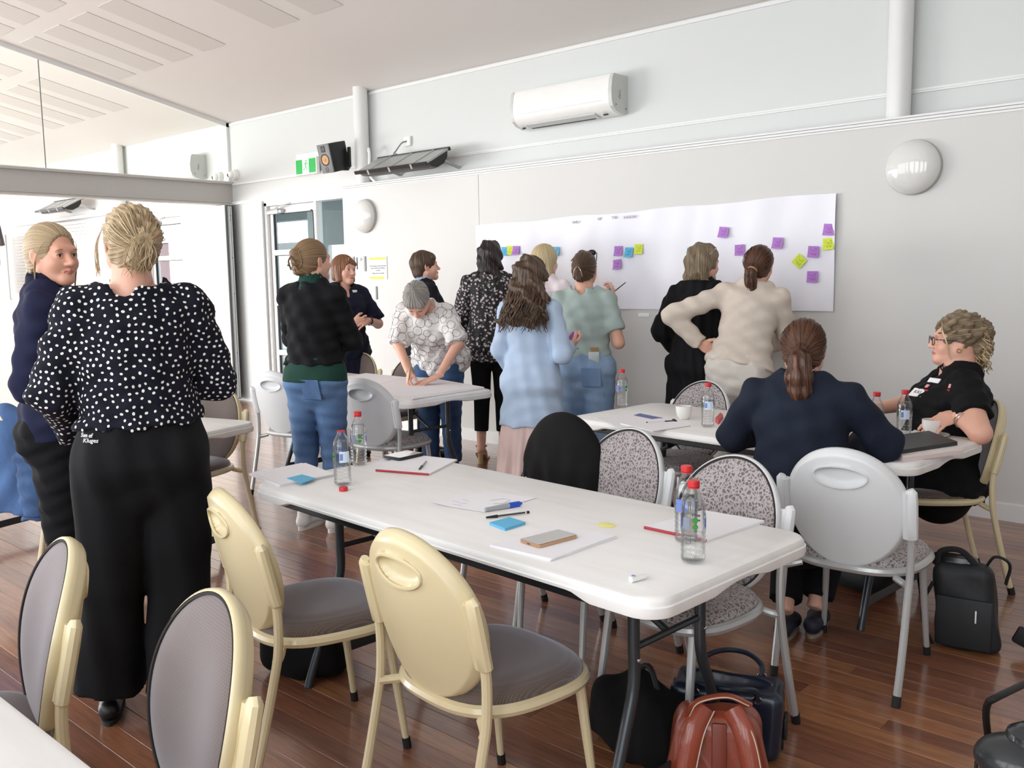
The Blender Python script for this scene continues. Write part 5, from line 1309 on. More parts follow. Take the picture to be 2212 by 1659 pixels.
def hb(f):
    f.add(ell((0,-.022,.036),(.090,.110,.100)), ell((0,-.06,-.04),(.068,.055,.055)), ecap((-.05,.060,.066),(.05,.060,.066),.022,.022),k=.025); f.sub(ell((0,.124,-.034),(.078,.080,.096)),k=.012)
    for q in (-1,1): f.sub(ell((q*.09,.004,-.045),(.03,.03,.042)),k=.01)
    f.cut((0,-.05,-.092),(0,.3,-1)); f.warp(wav((.002,80,60,40,0)))
p.hair(H_grey, hb, groove=(.0025,34))
MB().tube([hL+Vector((.0,-.02,.012))+Vector((.026*math.cos(a),.006*math.cos(a),.026*math.sin(a))) for a in [2*PI*i/16 for i in range(16)]],.003,6,closed=True).build('bangle', white_pl, p.root)
T6 = Tr(*p.root.location)@Rz(p.root.rotation_euler.z)
o = MB().tube([T6@(hR+Vector((-.03,.035,.06))),T6@(hR+Vector((-.02,.06,-.04))),T6@(hR+Vector((-.017,.068,-.068)))],[.004,.004,.001],8).build('pen', M('pen_tan','#9a7c4c',.3)); setp(o,'pen in the writing hand of the grey haired woman','pen')
# ---- 7 woman in the black floral blouse
p = Person('woman with dark shoulder-length hair in a black floral blouse and heeled sandals', -4.95,5.27,172,H=1.69,w=1.02,sw=1.0,head=(4,4,0),pelz=.99)
p.nb += Vector((0,0,0)); p.arm = {-1:[Vector((-.25,.0,1.14)),Vector((-.18,.20,1.02))], 1:[Vector((.245,.0,1.14)),Vector((.19,.22,1.10))]}
for q in (-1,1): p.legs[q] = [p.legs[q][0],Vector((q*.085,.02,.54)),Vector((q*.09,-.03,.14))]
p.body(hands=[dict(w=p.arm[q][1],d=(-q*.5,.7,.0),n=(-q*.6,-.4,-.3),right=q>0) for q in (-1,1)], h=.009)
p.top('blouse', pattern_floral(), e=.026, hem=-.17, sleeve=1.75, h=.009, flare=.02, folds=drape(.004), neck=.080, sr=(.062,.062,.058,.050))
p.trousers('trousers', blk, e=.006, waist=.05, r=(.086,.062,.058,.046), upto=1.72)
for q in (-1,1):
    an = p.legs[q][2]; T = Tr(an.x,an.y,0)
    s_ = MB().add([(x,y,z) for x in (an.x-.038,an.x+.038) for y,z in ((an.y-.06,.078),(an.y-.06,.092),(an.y+.06,.05),(an.y+.06,.032),(an.y+.12,.012),(an.y+.20,.012),(an.y+.20,.0),(an.y+.10,.0),(an.y+.03,.03))],
      [tuple(range(9)),tuple(range(17,8,-1))]+[(i,9+i,9+(i+1)%9,(i+1)%9) for i in range(9)]).build('sandal', tan_sh, p.root, smooth=None)
    MB().lathe([(.024,0),(.021,.05),(.028,.085)],12,Tr(an.x,an.y-.045,0)).build('heel', sole_tan, s_)
    MB().tube([Vector((an.x+.042*math.cos(a),an.y+.0+.045*math.sin(a),.135)) for a in [2*PI*i/16 for i in range(16)]],.006,6,closed=True).build('ankle_strap', tan_sh, s_)
    f = Field((an.x-.07,an.y-.10,.0),(an.x+.07,an.y+.2,.22),.006); f.add(ecap((an.x,an.y-.03,.115),(an.x,an.y+.05,.075),.033,.034),k=.02).add(ecap((an.x,an.y+.05,.07),(an.x,an.y+.15,.028),.036,.03,q0=.026,q1=.014),k=.02).add(ecap((an.x,an.y,.22),(an.x,an.y-.01,.12),.034,.032),k=.02)
    p.garment('foot', f, SKIN)
def hb(f):
    f.add(ell((0,-.022,.034),(.092,.110,.102)), ecap((0,-.055,.0),(0,-.075,-.19),.088,.105,side=(1,0,0),q0=.072,q1=.052,flat=(False,False)),k=.04); f.sub(ell((0,.13,-.04),(.08,.10,.13)),k=.012); f.warp(wav((.006,40,30,55,0),(.004,75,-50,40,1)))
p.hair(H_dk, hb, lo=(-.17,-.2,-.32), groove=(.002,44))
p.strands([[( .095*math.cos(a),-.05-.06*abs(math.sin(a)),-.12),(.105*math.cos(a),-.06-.07*abs(math.sin(a)),-.18),(.115*math.cos(a),-.06-.075*abs(math.sin(a)),-.215),(.125*math.cos(a),-.06-.08*abs(math.sin(a)),-.20)] for a in [i*PI/18 for i in range(19)]], H_dk, .004)
# ---- 8 blonde woman near the paper
p = Person('blonde woman standing against the timeline behind the woman in the pale blue blazer', -4.47,5.36,152,H=1.70,w=1.0,head=(-10,0,0))
p.arm = {-1:[Vector((-.23,.04,1.12)),Vector((-.1,.25,1.15))], 1:[Vector((.23,.04,1.12)),Vector((.1,.25,1.15))]}
p.body(); p.top('shirt', pale_pk, e=.022, hem=-.12, sleeve=1.9, h=.011, folds=wrink(.004), neck=.07, sr=(.06,.06,.056,.046)); p.trousers('trousers', offw, e=.01, waist=.03); [p.shoe(q,'flat',white_sh,sole_w) for q in (-1,1)]
def hb(f):
    f.add(ell((0,-.022,.034),(.092,.110,.102)), ecap((0,-.050,.0),(0,-.062,-.13),.088,.092,side=(1,0,0),q0=.075,q1=.060),k=.03); f.sub(ell((0,.13,-.04),(.082,.10,.14)),k=.012); f.sub(ell((.10,.03,-.04),(.03,.04,.05)),k=.012)
p.hair(H_blonde2, hb, lo=(-.16,-.2,-.25), groove=(.0016,44))
# ---- 9 woman in the pale blue blazer
p = Person('woman with long wavy brown hair in a pale blue blazer and pink skirt', -3.68,4.28,163,H=1.57,w=.94,sw=.96,head=(-6,-2,0))
p.arm = {-1:[Vector((-.205,.0,1.02)),Vector((-.17,.16,.86))], 1:[Vector((.215,-.06,1.00)),Vector((.20,.16,1.03))]}
p.body(hands=[dict(w=p.arm[1][1],d=(.25,.9,.25),n=(-.7,.0,.7),right=True,curl=(.35,.4,.5,.6),thumb=(.3,.5)),dict(w=p.arm[-1][1],d=(.2,.8,-.3),n=(.9,0,0),right=False)])
p.top('blazer', linen_b, e=.024, hem=-.33, sleeve=1.86, h=.009, flare=.03, folds=wav((.002,35,15,30,0),(.002,-20,40,60,1),(.003,60,20,6,2)), neck=.072, sr=(.058,.054,.054,.048), bust=.7)
p.skirt('skirt', pink_s, .80, .075, .165, .235, pleats=13, amp=.014)
[p.shoe(q,'flat',tan_sh,sole_tan) for q in (-1,1)]
def hb(f):
    f.add(ell((0,-.022,.034),(.096,.112,.102)), ecap((0,-.058,.0),(.01,-.135,-.25),.098,.145,side=(1,0,0),q0=.075,q1=.055),k=.04); f.sub(ell((0,.13,-.05),(.08,.10,.13)),k=.012); f.warp(wav((.009,35,20,45,0),(.006,70,-40,38,1),(.004,20,90,90,.5)))
hr = p.hair(H_brown, hb, lo=(-.22,-.27,-.42), groove=(.002,40))
ln = []
for i in range(150):
    a = rnd.uniform(.05,PI-.05); cx_, sy = math.cos(a), abs(math.sin(a)); ph = rnd.uniform(0,6); am = .02
    Ls = rnd.uniform(.26,.36); pts = [Vector((cx_*(.092+.055*t)+am*math.sin(ph+t*11)*t,-.05-sy*(.062+.02*t)-.085*t+am*.6*math.cos(ph+t*11)*t,.02-Ls*t)) for t in [j/8 for j in range(9)]]; ln.append(pts)
p.strands(ln, H_brown, .0034, hr, n=5)
T9 = Tr(*p.root.location)@Rz(p.root.rotation_euler.z)
o = MB().rbox(-.037,.037,-.004,.004,-.037,.037,.001,T9@Tr(*(p.arm[1][1]+Vector((.0,.11,.05))))@Rz(.5)@Rx(.5)@Ry(.6)).build('sticky_pad', SM['purple']); setp(o,'purple sticky pad in the hand of the woman in the pale blue blazer','sticky pad')
# ---- 10 woman in the sage T-shirt
p = Person('woman with clipped-up brown hair in a sage T-shirt and light jeans, pen raised', -3.74,4.90,168,H=1.62,w=1.1,sw=1.02,head=(-4,0,0))
p.arm = {-1:[Vector((-.22,.08,1.06)),Vector((-.06,.26,1.10))], 1:[Vector((.235,-.02,1.03)),Vector((.135,.24,1.30))]}
p.body(hands=[dict(w=p.arm[1][1],d=(.12,.45,.75),n=(-.75,.1,.1),right=True,curl=(.7,.8,.95,1.05),thumb=(.1,.6)),dict(w=p.arm[-1][1],d=(.4,.8,0),n=(.6,-.4,0),right=False)], h=.009)
p.top('t_shirt', sage, e=.016, hem=.05, sleeve=.72, h=.009, folds=wrink(.003), neck=.082, neck_drop=-.03, sr=(.060,.064,.05,.04))
tr_ = p.trousers('jeans', jean_light, e=.012, waist=.115, r=(.106,.086,.080,.070), folds=wav((.002,12,8,85,0),(.002,40,0,30,1)))
patch_on(tr_, 1277, 815, .13, .13, denim('pocket_denim','#6280a8','#88a4c6'), 'back_pocket', tr_, .004)
patch_on(tr_, 1283, 756, .062, .034, M('patch_tan','#a8885c',.7), 'leather_patch', tr_, .003)
o = MB().rbox(-.036,.036,-.005,.005,-.03,.05,.006,Tr(*p.root.location)@Rz(p.root.rotation_euler.z)@Tr(*(hit(tr_,1283,776)[0] or Vector((.085,-.168,.875))))@Rx(.1)).build('phone', M('phone_pale','#c4cccb',.3)); setp(o,'pale phone in the back pocket of the light jeans','phone')
[p.shoe(q,'sneaker',white_sh,sole_w) for q in (-1,1)]
def hb(f):
    cap_hair(f,.98,-.062,.088); f.add(ecap((-.004,-.104,-.055),(0,-.116,.03),.030,.034,side=(1,0,0),q0=.026,q1=.028),k=.02)
hr = p.hair(H_brown, hb, pole=(0,-1,.0), groove=(.002,34))
T = Tr(*p.hc)@p.RH; cl = MB()
for q in (-1,1): cl.tube(catmull([T@Vector((q*.004-.01,-.142,.02)),T@Vector((q*.022-.01,-.146,-.005)),T@Vector((q*.028-.01,-.132,-.045))],4),.0035,6)
cl.build('hair_claw', M('clip_rose','#d8b0a0',.25,.8), p.root)
sg = MB()
for q in (-1,1): sg.ellipsoid((q*.034,.05,.112),(.030,.012,.022),12,8,T)
sg.tube([T@Vector((.068,.05,.112)),T@Vector((.088,-.03,.06))],.003,6).tube([T@Vector((-.068,.05,.112)),T@Vector((-.088,-.03,.06))],.003,6)
sg.build('sunglasses', black_pl, p.root)
MB().tube([T@Vector((.083,-.002,-.045)),T@Vector((.085,-.002,-.085))],.003,6).build('earring', gold, p.root)
T10 = Tr(*p.root.location)@Rz(p.root.rotation_euler.z); hw = p.arm[1][1]
o = MB().tube([T10@(hw+Vector((-.06,.02,.0))),T10@(hw+Vector((.015,.07,.065))),T10@(hw+Vector((.085,.115,.125)))],[.0035,.004,.003],8).build('pen', black_pl); setp(o,'dark pen in the raised hand of the woman in the sage T-shirt','pen')
o = MB().rbox(-.03,.03,-.002,.002,-.03,.03,.001,T10@Tr(*(hw+Vector((-.02,.075,.075))))@Rx(.4)).build('sticky_note', SM['blue']); setp(o,'blue sticky note between the fingers of the raised hand','sticky note')
# ---- 11 woman in the long black cardigan
p = Person('woman with an ash bob and glasses on her head in a long black cardigan', -3.12,5.36,158,H=1.65,w=1.06,head=(-30,-4,-2),face=True,hh=.0035)
p.arm = {-1:[Vector((-.27,-.02,1.10)),Vector((-.22,.16,.95))], 1:[Vector((.24,.05,1.10)),Vector((.1,.28,1.05))]}
p.body(hands=[dict(w=p.arm[-1][1],d=(.3,.7,-.3),n=(.9,0,0),right=False)]); p.top('cardigan', blk_knit, e=.028, hem=-.33, sleeve=1.93, h=.010, folds=drape(.005), neck=.072, sr=(.064,.066,.062,.052), flare=.03)
p.trousers('trousers', cloth('dark_olive','#2c2e2a',.1,.2), e=.010, waist=.03); [p.shoe(q,'flat',blk_sh,sole_b) for q in (-1,1)]
def hb(f):
    f.add(ell((0,-.022,.034),(.094,.112,.104)), ecap((0,-.050,.0),(-.01,-.052,-.085),.090,.096,side=(1,0,0),q0=.078,q1=.070),k=.03); f.sub(ell((.01,.13,-.04),(.078,.095,.13)),k=.012); f.warp(wav((.005,60,40,50,0),(.004,-80,50,35,1)))
hr = p.hair(H_ash, hb, lo=(-.17,-.2,-.22), groove=(.0022,40))
p.strands([[(.09*math.cos(a),-.04-.075*abs(math.sin(a)),-.06),(.102*math.cos(a),-.045-.085*abs(math.sin(a)),-.105),(.118*math.cos(a),-.045-.095*abs(math.sin(a)),-.115)] for a in [i*PI/30 for i in range(31)]], H_ash, .003, hr)
T = Tr(*p.hc)@p.RH
MB().tube([T@Vector((-.09,-.03,.055)),T@Vector((-.075,.035,.105)),T@Vector((0,.05,.128)),T@Vector((.075,.035,.105)),T@Vector((.09,-.03,.055))],.003,6).build('glasses', M('clear_frame','#c9c2b8',.2,.3), p.root)
# ---- 12 woman in the cream jumper
p = Person('woman with a brown ponytail in a cream jumper, hand on hip, leaning to the timeline', -2.70,5.10,176,H=1.64,w=1.04,sw=1.02,lean=.30,side=.14,twist=-.1,head=(-14,-2,6),pelz=.93)
p.arm = {-1:[Vector((-.42,.05,1.22)),Vector((-.245,.10,1.03))], 1:[Vector((.28,.20,1.05)),Vector((.14,.36,1.02))]}
p.body(hands=[dict(w=p.arm[-1][1],d=(.8,.2,-.3),n=(.5,-.7,0),right=False)])
p.top('jumper', cream_k, e=.022, hem=-.03, sleeve=1.95, h=.009, flare=.015, folds=wav((.005,40,15,45,0),(.003,-30,40,70,1)), neck=.074, sr=(.060,.058,.054,.046))
p.trousers('trousers', offw, e=.012, waist=.06, r=(.10,.080,.076,.07), folds=wrink(.003)); [p.shoe(q,'sneaker',white_sh,sole_w) for q in (-1,1)]
def pony(mat, P, tie, tail, rad, col_tie=None, vol=1.0):
    def hb(f):
        cap_hair(f,vol,-.070,.090); f.add(ell(tie,(.030,.026,.026)),k=.02)
    hr = P.hair(mat, hb, pole=Vector(tie)-Vector((0,-.02,.03)), groove=(.0022,40))
    f = Field((-.16,-.30,-.36),(.16,.05,.12),.004); f.add(*polycap(tail,rad),k=.012)
    f.warp(wav((.003,160,90,20,0),(.0025,-130,150,16,1)))
    V, Q = f.nets(); fl = np.arctan2(V[:,0]-tie[0], V[:,1]-tie[1])*1.0+V[:,0]*14
    V = V@np.array(P.RH.to_3x3(),F32).T+V3(P.hc); mesh_np('ponytail', V, Q, mat, None, fl, P.root)
    rn = random.Random(9); ln = []
    for i in range(60):
        o = Vector((rn.uniform(-1,1),rn.uniform(-1,1),rn.uniform(-.6,.6))); ln.append([Vector(a)+o*r*.95 for a, r in zip(tail,rad)]+[Vector(tail[-1])+o*rad[-1]*1.6+Vector((0,0,-.02))])
    for i in range(90):
        a = rn.uniform(-.3,PI+.3); c0 = Vector((math.cos(a)*.080,.03*math.sin(a)-.0,.035+math.sin(a)*.085)); c3 = Vector(tie)+Vector((.02*math.cos(a),0,.02*math.sin(a))); md = (c0+c3)/2; out = (md-Vector((0,-.02,.03))).normalized(); md = Vector((0,-.02,.03))+out*(.104+rn.uniform(-.004,.003)); ln.append([c0,md,c3])
    P.strands(ln, mat, .0013, hr)
    TT = Tr(*P.hc)@P.RH; t0, t1 = Vector(tail[0]), Vector(tail[1]); d = (t1-t0).normalized(); a_, b_, _ = frame_of(d)
    MB().tube([TT@(t0+d*.004+(a_*math.cos(x)+b_*math.sin(x))*rad[0]*1.08) for x in [2*PI*i/18 for i in range(18)]],.005,6,closed=True).build('hair_tie', col_tie or M('tie_dark','#2a1a14',.7), P.root)
pony(H_chest, p, (0,-.118,-.022), [(0,-.128,-.028),(-.004,-.150,-.055),(.0,-.145,-.10),(.014,-.128,-.15),(.020,-.120,-.185)], [.024,.033,.033,.024,.008], M('tie_tan','#c9a07c',.7))
# ---- 13 seated woman in the navy blazer, back turned
p = Person('seated woman with a chestnut ponytail in a navy blazer, back to the camera', -1.53,3.40,0,H=1.66,w=1.02,sw=1.1,lean=.17,side=-.03,head=(4,-8,0),pelz=.555,faceaz=104,headshift=(0,.01,-.01))
p.arm = {-1:[Vector((-.30,.13,.80)),Vector((-.16,.36,.78))], 1:[Vector((.30,.14,.80)),Vector((.16,.38,.78))]}
for q in (-1,1): p.legs[q] = [p.pel+Vector((q*.09,.02,-.03)),Vector((q*.10,.40,.50)),Vector((q*.05+.0,.02 if q<0 else .12,.10))]
p.body(hands=[dict(w=p.arm[q][1],d=(-q*.5,.8,-.05),n=(-q*.2,-.1,-1),right=q>0,curl=(.3,.35,.4,.5)) for q in (-1,1)])
p.top('blazer', navy_suit, e=.030, hem=-.06, sleeve=1.92, h=.0085, flare=.02, folds=wav((.004,22,15,38,0),(.003,-30,25,50,1),(.003,55,10,8,2)), neck=.066, sr=(.064,.058,.054,.044), bust=.8)
f = p.field(.006,lo=(-.18,-.18,p.nb.z-.12),hi=(.18,.18,p.nb.z+.10)); f.add(ecap(p.nb-p.up*.05,p.nb+p.up*.025,.105,.078),k=.01); f.sub(ecap(p.nb-p.up*.12,p.nb+p.up*.12,.082,.066),k=.004); p.garment('collar', f, navy_suit)
p.trousers('trousers', blk, e=.012, waist=.02, r=(.098,.074,.066,.052), upto=1.9)
for q in (-1,1): p.shoe(q,'flat',M('navy_slip_on','#1c2030',.6),M('rubber_tan_sole','#8c8074',.7))
pony(H_chest, p, (0,-.118,-.012), [(0,-.126,-.016),(.0,-.148,-.05),(.0,-.150,-.11),(.004,-.138,-.17),(.0,-.125,-.225)], [.024,.040,.050,.046,.014], None, 1.02)
# ---- 14 seated woman with glasses at the right
p = Person('seated woman with curly blonde-tipped hair and glasses in a black top holding a cup', -1.36,4.62,0,H=1.60,w=1.42,sw=1.12,lean=-.10,head=(6,2,0),pelz=.535,faceaz=203,face=True,hh=.0027)
cupw = on_z(2024,914,.80); hw = LW(p, on_z(2064,896,.835)); elb = LW(p, on_z(2118,936,.775))
p.arm = {-1:[elb,hw], 1:[Vector((.34,.10,.80)),Vector((.14,.34,.78))]}
for q in (-1,1): p.legs[q] = [p.pel+Vector((q*.11,.02,-.03)),Vector((q*.13,.42,.50)),Vector((q*.12,.36,.10))]
p.body(hands=[dict(w=hw,d=LW(p,cupw)-hw,n=(.5,-.1,-.6),right=False,curl=(.30,.35,.4,.45),thumb=(.2,.5)),dict(w=p.arm[1][1],d=(-.6,.5,0),n=(0,0,-1),right=True)], neck_r=.064, h=.009)
tp_ = p.top('top', blk, e=.022, hem=-.14, sleeve=.66, h=.009, flare=.03, folds=wrink(.004), neck=.078, vneck=.12, sr=(.062,.060,.055,.05), bust=1.55, belly=.05)
p.trousers('trousers', blk, e=.012, waist=.02, r=(.11,.085,.072,.056)); [p.shoe(q,'flat',blk_sh,sole_b) for q in (-1,1)]
p.eyes('#4a5c66','#8a7458',gaze=.1)
def hb(f):
    f.add(ell((0,-.022,.038),(.092,.110,.098)), ell((0,-.100,.03),(.075,.065,.075)), ell((.0,-.115,-.05),(.060,.045,.06)), ell((.01,-.115,-.10),(.036,.03,.04)),k=.03); f.sub(ell((0,.122,-.022),(.078,.085,.104)),k=.012)
    for q in (-1,1): f.sub(ell((q*.09,.006,-.045),(.03,.03,.05)),k=.01)
    f.sub(ell((0,.05,-.12),(.09,.075,.07)),k=.012); f.warp(wav((.007,70,60,80,0),(.005,-110,80,60,1),(.004,60,-120,100,2)))
hr = p.hair(H_ash, hb, groove=(.002,30), pole=(0,-1,.2))
ln = []
for i in range(90):
    a = rnd.uniform(0,2*PI); z0 = rnd.uniform(-.07,.09); ph = rnd.uniform(0,6); c0 = Vector((.065*math.cos(a),-.11+.05*math.sin(a)*.6,z0)); L_ = rnd.uniform(.05,.10)
    ln.append([c0+Vector((.010*math.sin(ph+t*9)+.02*math.cos(a)*t,-.02*t-.010*math.cos(ph+t*9),-L_*t)) for t in [j/6 for j in range(7)]])
for q in (-1,1):
    for i in range(10): ln.append([(q*.04,.07,.085),(q*.070,.070,.045),(q*(.082+.001*i),.052,-.01),(q*.080,.045-.002*i,-.055-.004*i)])
p.strands(ln, H_blonde, .0028, hr, n=5)
T = Tr(*p.hc)@p.RH; gl_ = MB()
for q in (-1,1):
    gl_.tube([T@Vector((q*.034+.025*math.copysign(abs(math.cos(a))**.7,math.cos(a)),.103-.004*abs(math.cos(a)),-.004+.019*math.copysign(abs(math.sin(a))**.7,math.sin(a)))) for a in [2*PI*i/22 for i in range(22)]],.0021,6,closed=True)
    gl_.tube([T@Vector((q*.059,.100,.004)),T@Vector((q*.080,.03,.004)),T@Vector((q*.083,-.012,-.004))],.0021,6)
gl_.tube([T@Vector((-.009,.105,.002)),T@Vector((0,.107,.004)),T@Vector((.009,.105,.002))],.0018,6); gl_.build('glasses', M('glasses_brown','#4a3630',.3), p.root)
MB().tube([T@(Vector((-.083,-.004,-.044))+Vector((0,.009*math.cos(a),.009*math.sin(a)))) for a in [2*PI*i/14 for i in range(14)]],.0022,6,closed=True).build('earring', gold, p.root)
dv = (p.arm[-1][0]-hw).normalized(); a_, b_, _ = frame_of(dv)
for off, r_ in ((.035,.036),(.05,.037)): MB().tube([hw+dv*off+(a_*math.cos(x)+b_*math.sin(x))*r_ for x in [2*PI*i/20 for i in range(20)]],.003,6,closed=True).build('bracelet', M('silver_chain','#cfc6b8',.25,.9), p.root)
TB_ = patch_on(tp_, 1983, 848, .085, .05, M('badge_white','#f2f2f2',.4), 'name_badge', p.root)
if TB_: text_mesh('KAS', .026, ink, 'lettering', p.root, TB_@Tr(0,0,.0035))
patch_on(tp_, 2018, 822, .07, .026, M('badge_white','#f2f2f2',.4), 'name_badge', p.root)
for x_, y_ in ((2003,838),(2052,838)):
    patch_on(tp_, x_, y_-4, .018, .020, M('logo_pink','#e8a0a4',.7), 'logo', p.root); patch_on(tp_, x_-3, y_+5, .034, .007, M('logo_red','#c02a34',.7), 'logo_lettering', p.root)
# ================================================================== bottles, papers, cups, phones
m, t = newmat('clear_plastic')
t.t.nodes.remove(t.b); out = t.t.nodes['Material Output']
lw = t.n('ShaderNodeLayerWeight', i_Blend=.25); tr = t.n('ShaderNodeBsdfTransparent'); tr.inputs[0].default_value = (.985,.99,.99,1)
gl = t.n('ShaderNodeBsdfGlossy'); gl.inputs['Roughness'].default_value = .04
mx = t.n('ShaderNodeMixShader'); t.l(t.math('ADD', t.math('MULTIPLY', lw.outputs['Fresnel'], .5), .04), mx.inputs[0]); t.l(tr.outputs[0], mx.inputs[1]); t.l(gl.outputs[0], mx.inputs[2]); t.l(mx.outputs[0], out.inputs[0])
clear = m
red_cap = M('red_cap','#c92a2f',.4); lab_blue = M('label_blue','#6f82c4',.5); lab_grn = M('label_green','#3f8a3c',.5); lab_lt = M('label_pale','#cfe0ee',.5); lab_dk = M('label_dark','#7c8698',.5); lab_lb = M('label_sky','#8fb4de',.5)
def patch(mb, a0, a1, z0, z1, r, n=8):
    mb.grid(lambda u, v: Vector((r*math.cos(a0+(a1-a0)*u), r*math.sin(a0+(a1-a0)*u), z0+(z1-z0)*v)), n, 2)
def make_bottle():
    b = thing('water_bottle','', 'bottle', (0,0,0), 0, 'water bottles with red caps')
    prof = [(.004,.004),(.022,.002),(.029,.005),(.0315,.012)]
    for i in range(5):
        z = .016+.013*i; prof += [(.0318,z),(.0322,z+.004),(.0298,z+.008),(.0298,z+.010)]
    prof += [(.0322,.082),(.0322,.130),(.0305,.136),(.0318,.142),(.0305,.152),(.026,.166),(.019,.180),(.0138,.189),(.0130,.195),(.0150,.1955),(.0150,.1975),(.0128,.198)]
    body = MB().lathe(prof, 28).build('bottle_body', clear, b, smooth=1.2)
    MB().lathe([(.0305,.010)]+[(.0290,.02),(.0295,.06),(.0308,.085),(.0308,.128),(.0296,.137),(.0296,.149),(.0255,.162)],24).build('water', clear, b, smooth=True)
    c = MB(); n = 40
    vs = [(((.0158 if k%2 else .0153))*math.cos(2*PI*k/n),((.0158 if k%2 else .0153))*math.sin(2*PI*k/n),z) for z in (.2,.213) for k in range(n)]
    c.add(vs,[(k,(k+1)%n,n+(k+1)%n,n+k) for k in range(n)]); c.lathe([(.0153,.213),(.0140,.2155),(.001,.2155)],20).build('cap', red_cap, b)
    MB().lathe([(.0152,.1955),(.0152,.199)],20).build('cap_ring', red_cap, b)
    r = .0325
    for nm, mat, pts in (('label_print',lab_lt,[(.3,1.5,.088,.128)]),('label_print',lab_blue,[(.35,.7,.096,.120)]),('label_print',lab_dk,[(1.9,2.6,.112,.118)]),('label_print',lab_dk,[(1.9,2.4,.100,.105)]),('label_print',lab_blue,[(3.3,4.4,.090,.126)]),('label_print',lab_dk,[(4.7,5.3,.094,.124)])):
        mb = MB()
        for q in pts: patch(mb,*q,r+.0003*(mat is not lab_lt))
        mb.build(nm, mat, b, smooth=True)
    for z in (.118,.101):
        mb = MB(); R0 = .0075; vs = [(r*math.cos(5.75),r*math.sin(5.75),z)]+[(r*1.012*math.cos(5.75+R0*math.cos(x)/r),r*1.012*math.sin(5.75+R0*math.cos(x)/r),z+R0*math.sin(x)) for x in [2*PI*i/16 for i in range(16)]]
        mb.add(vs,[(0,1+i,1+(i+1)%16) for i in range(16)]).build('green_mark', lab_grn, b)
    return b
pb = make_bottle(); nb_ = [0]
def bottle(px, py, z, rot, label, cap=True):
    P = on_z(px,py,z); o = pb if nb_[0] == 0 else copy_tree(pb); nb_[0] += 1
    o.location = P; o.rotation_euler = (0,0,rot); o['label'] = label
    if not cap:
        for c in [x for x in bpy.data.objects if x.parent == o and x.name.startswith('cap') and not x.name.startswith('cap_ring')]: bpy.data.objects.remove(c)
    return o
TZ = .7405
face = lambda px: math.atan2(-on_z(px,1000,.74).y,-on_z(px,1000,.74).x)
bottle(1497,1214,TZ,face(1497)-5.6,'clear water bottle with red cap nearest the camera, green discs on its label')
bottle(1482,1170,TZ,face(1482)-4.3,'clear water bottle with red cap just behind the nearest bottle')
bottle(741,1048,TZ,face(741)-.6,'uncapped clear water bottle by the stack of papers at the table end',cap=False)
bottle(776,1004,TZ,face(776)-5.6,'capped clear water bottle behind the uncapped one at the table end')
bottle(1344,880,TZ,face(1344)-5.0,'clear water bottle standing alone at the far left end of the second table')
bottle(1529,922,TZ,face(1529)-.8,'clear water bottle beside the white cup left of the seated blazer woman')
bottle(1891,952,TZ,face(1891)-1.5,'clear water bottle right of the blazer woman, left of its twin')
bottle(1952,946,TZ,face(1952)-.8,'clear water bottle in front of the woman in glasses')
P = on_z(742,1060,TZ); o = MB().lathe([(.0155,0),(.0158,.011),(.0145,.014),(.001,.014)],24).build('bottle_cap', red_cap, loc=P); setp(o,'loose red bottle cap lying on the main table','bottle cap')
# ---- paper sheets, pads
paper = M('copy_paper','#efedf0',.7,var=(5,.012)); paper_e = M('paper_edge','#c9c6d6',.8); red_spine = M('red_binding','#a8323c',.6); pink_nb = M('pinkish_notebook','#e4d2d0',.6)
def quad_px(pts, z): return [on_z(x,y,z) for x, y in pts]
def slab(name, pts, z0, th, mat, label=None, cat=None, parent=None, group=None, curl=None):
    Q = quad_px(pts, z0); mb = MB()
    c = sum(Q, Vector())/4
    for k, q in enumerate(Q): q -= c
    vs = [Vector((q.x,q.y,0)) for q in Q]+[Vector((q.x,q.y,th)) for q in Q]
    a = (Q[1]-Q[0]).cross(Q[2]-Q[0]).z; fs = [(3,2,1,0),(4,5,6,7),(0,1,5,4),(1,2,6,5),(2,3,7,6),(3,0,4,7)]
    if a < 0: fs = [f[::-1] for f in fs]
    mb.add(vs, fs); o = mb.build(name, mat, parent, smooth=None); o.location = (c.x,c.y,z0)
    if label: setp(o, label, cat, group)
    return o
def pad(pts, z0, th, label, spine=True, sheets=2):
    Q = quad_px(pts, z0); c = sum(Q, Vector())/4
    t_ = thing('writing_pad', label, 'notepad', (c.x,c.y,z0), 0, 'writing pads on the tables')
    for k in range(sheets):
        j = .003*k; mb = MB(); L = [Vector((q.x-c.x,q.y-c.y,0)) for q in Q]
        R = Rz(.012*k); L = [R@v for v in L]
        vs = [v+Vector((0,0,th*k/sheets)) for v in L]+[v+Vector((0,0,th*(k+1)/sheets-.0003)) for v in L]
        fs = [(3,2,1,0),(4,5,6,7),(0,1,5,4),(1,2,6,5),(2,3,7,6),(3,0,4,7)]
        if (L[1]-L[0]).cross(L[2]-L[0]).z < 0: fs = [f[::-1] for f in fs]
        mb.add(vs, fs).build('sheets', paper, t_, smooth=None)
    if spine:
        a, b = Q[0]-c, Q[1]-c; MB().tube([Vector((a.x,a.y,th*.55)),Vector((b.x,b.y,th*.55))],th*.62,6).build('binding', red_spine, t_)
    return t_
GP = 'loose paper on the tables'
slab('paper_stack',[(538,1027),(604,1052),(722,1028),(652,1004)],TZ,.008,paper,'slightly fanned stack of papers at the left end of the main table','papers')
slab('paper_sheet',[(545,1020),(606,1047),(724,1024),(660,1000)],TZ+.009,.0006,paper,'top sheet lying crooked on the paper stack at the table end','paper')
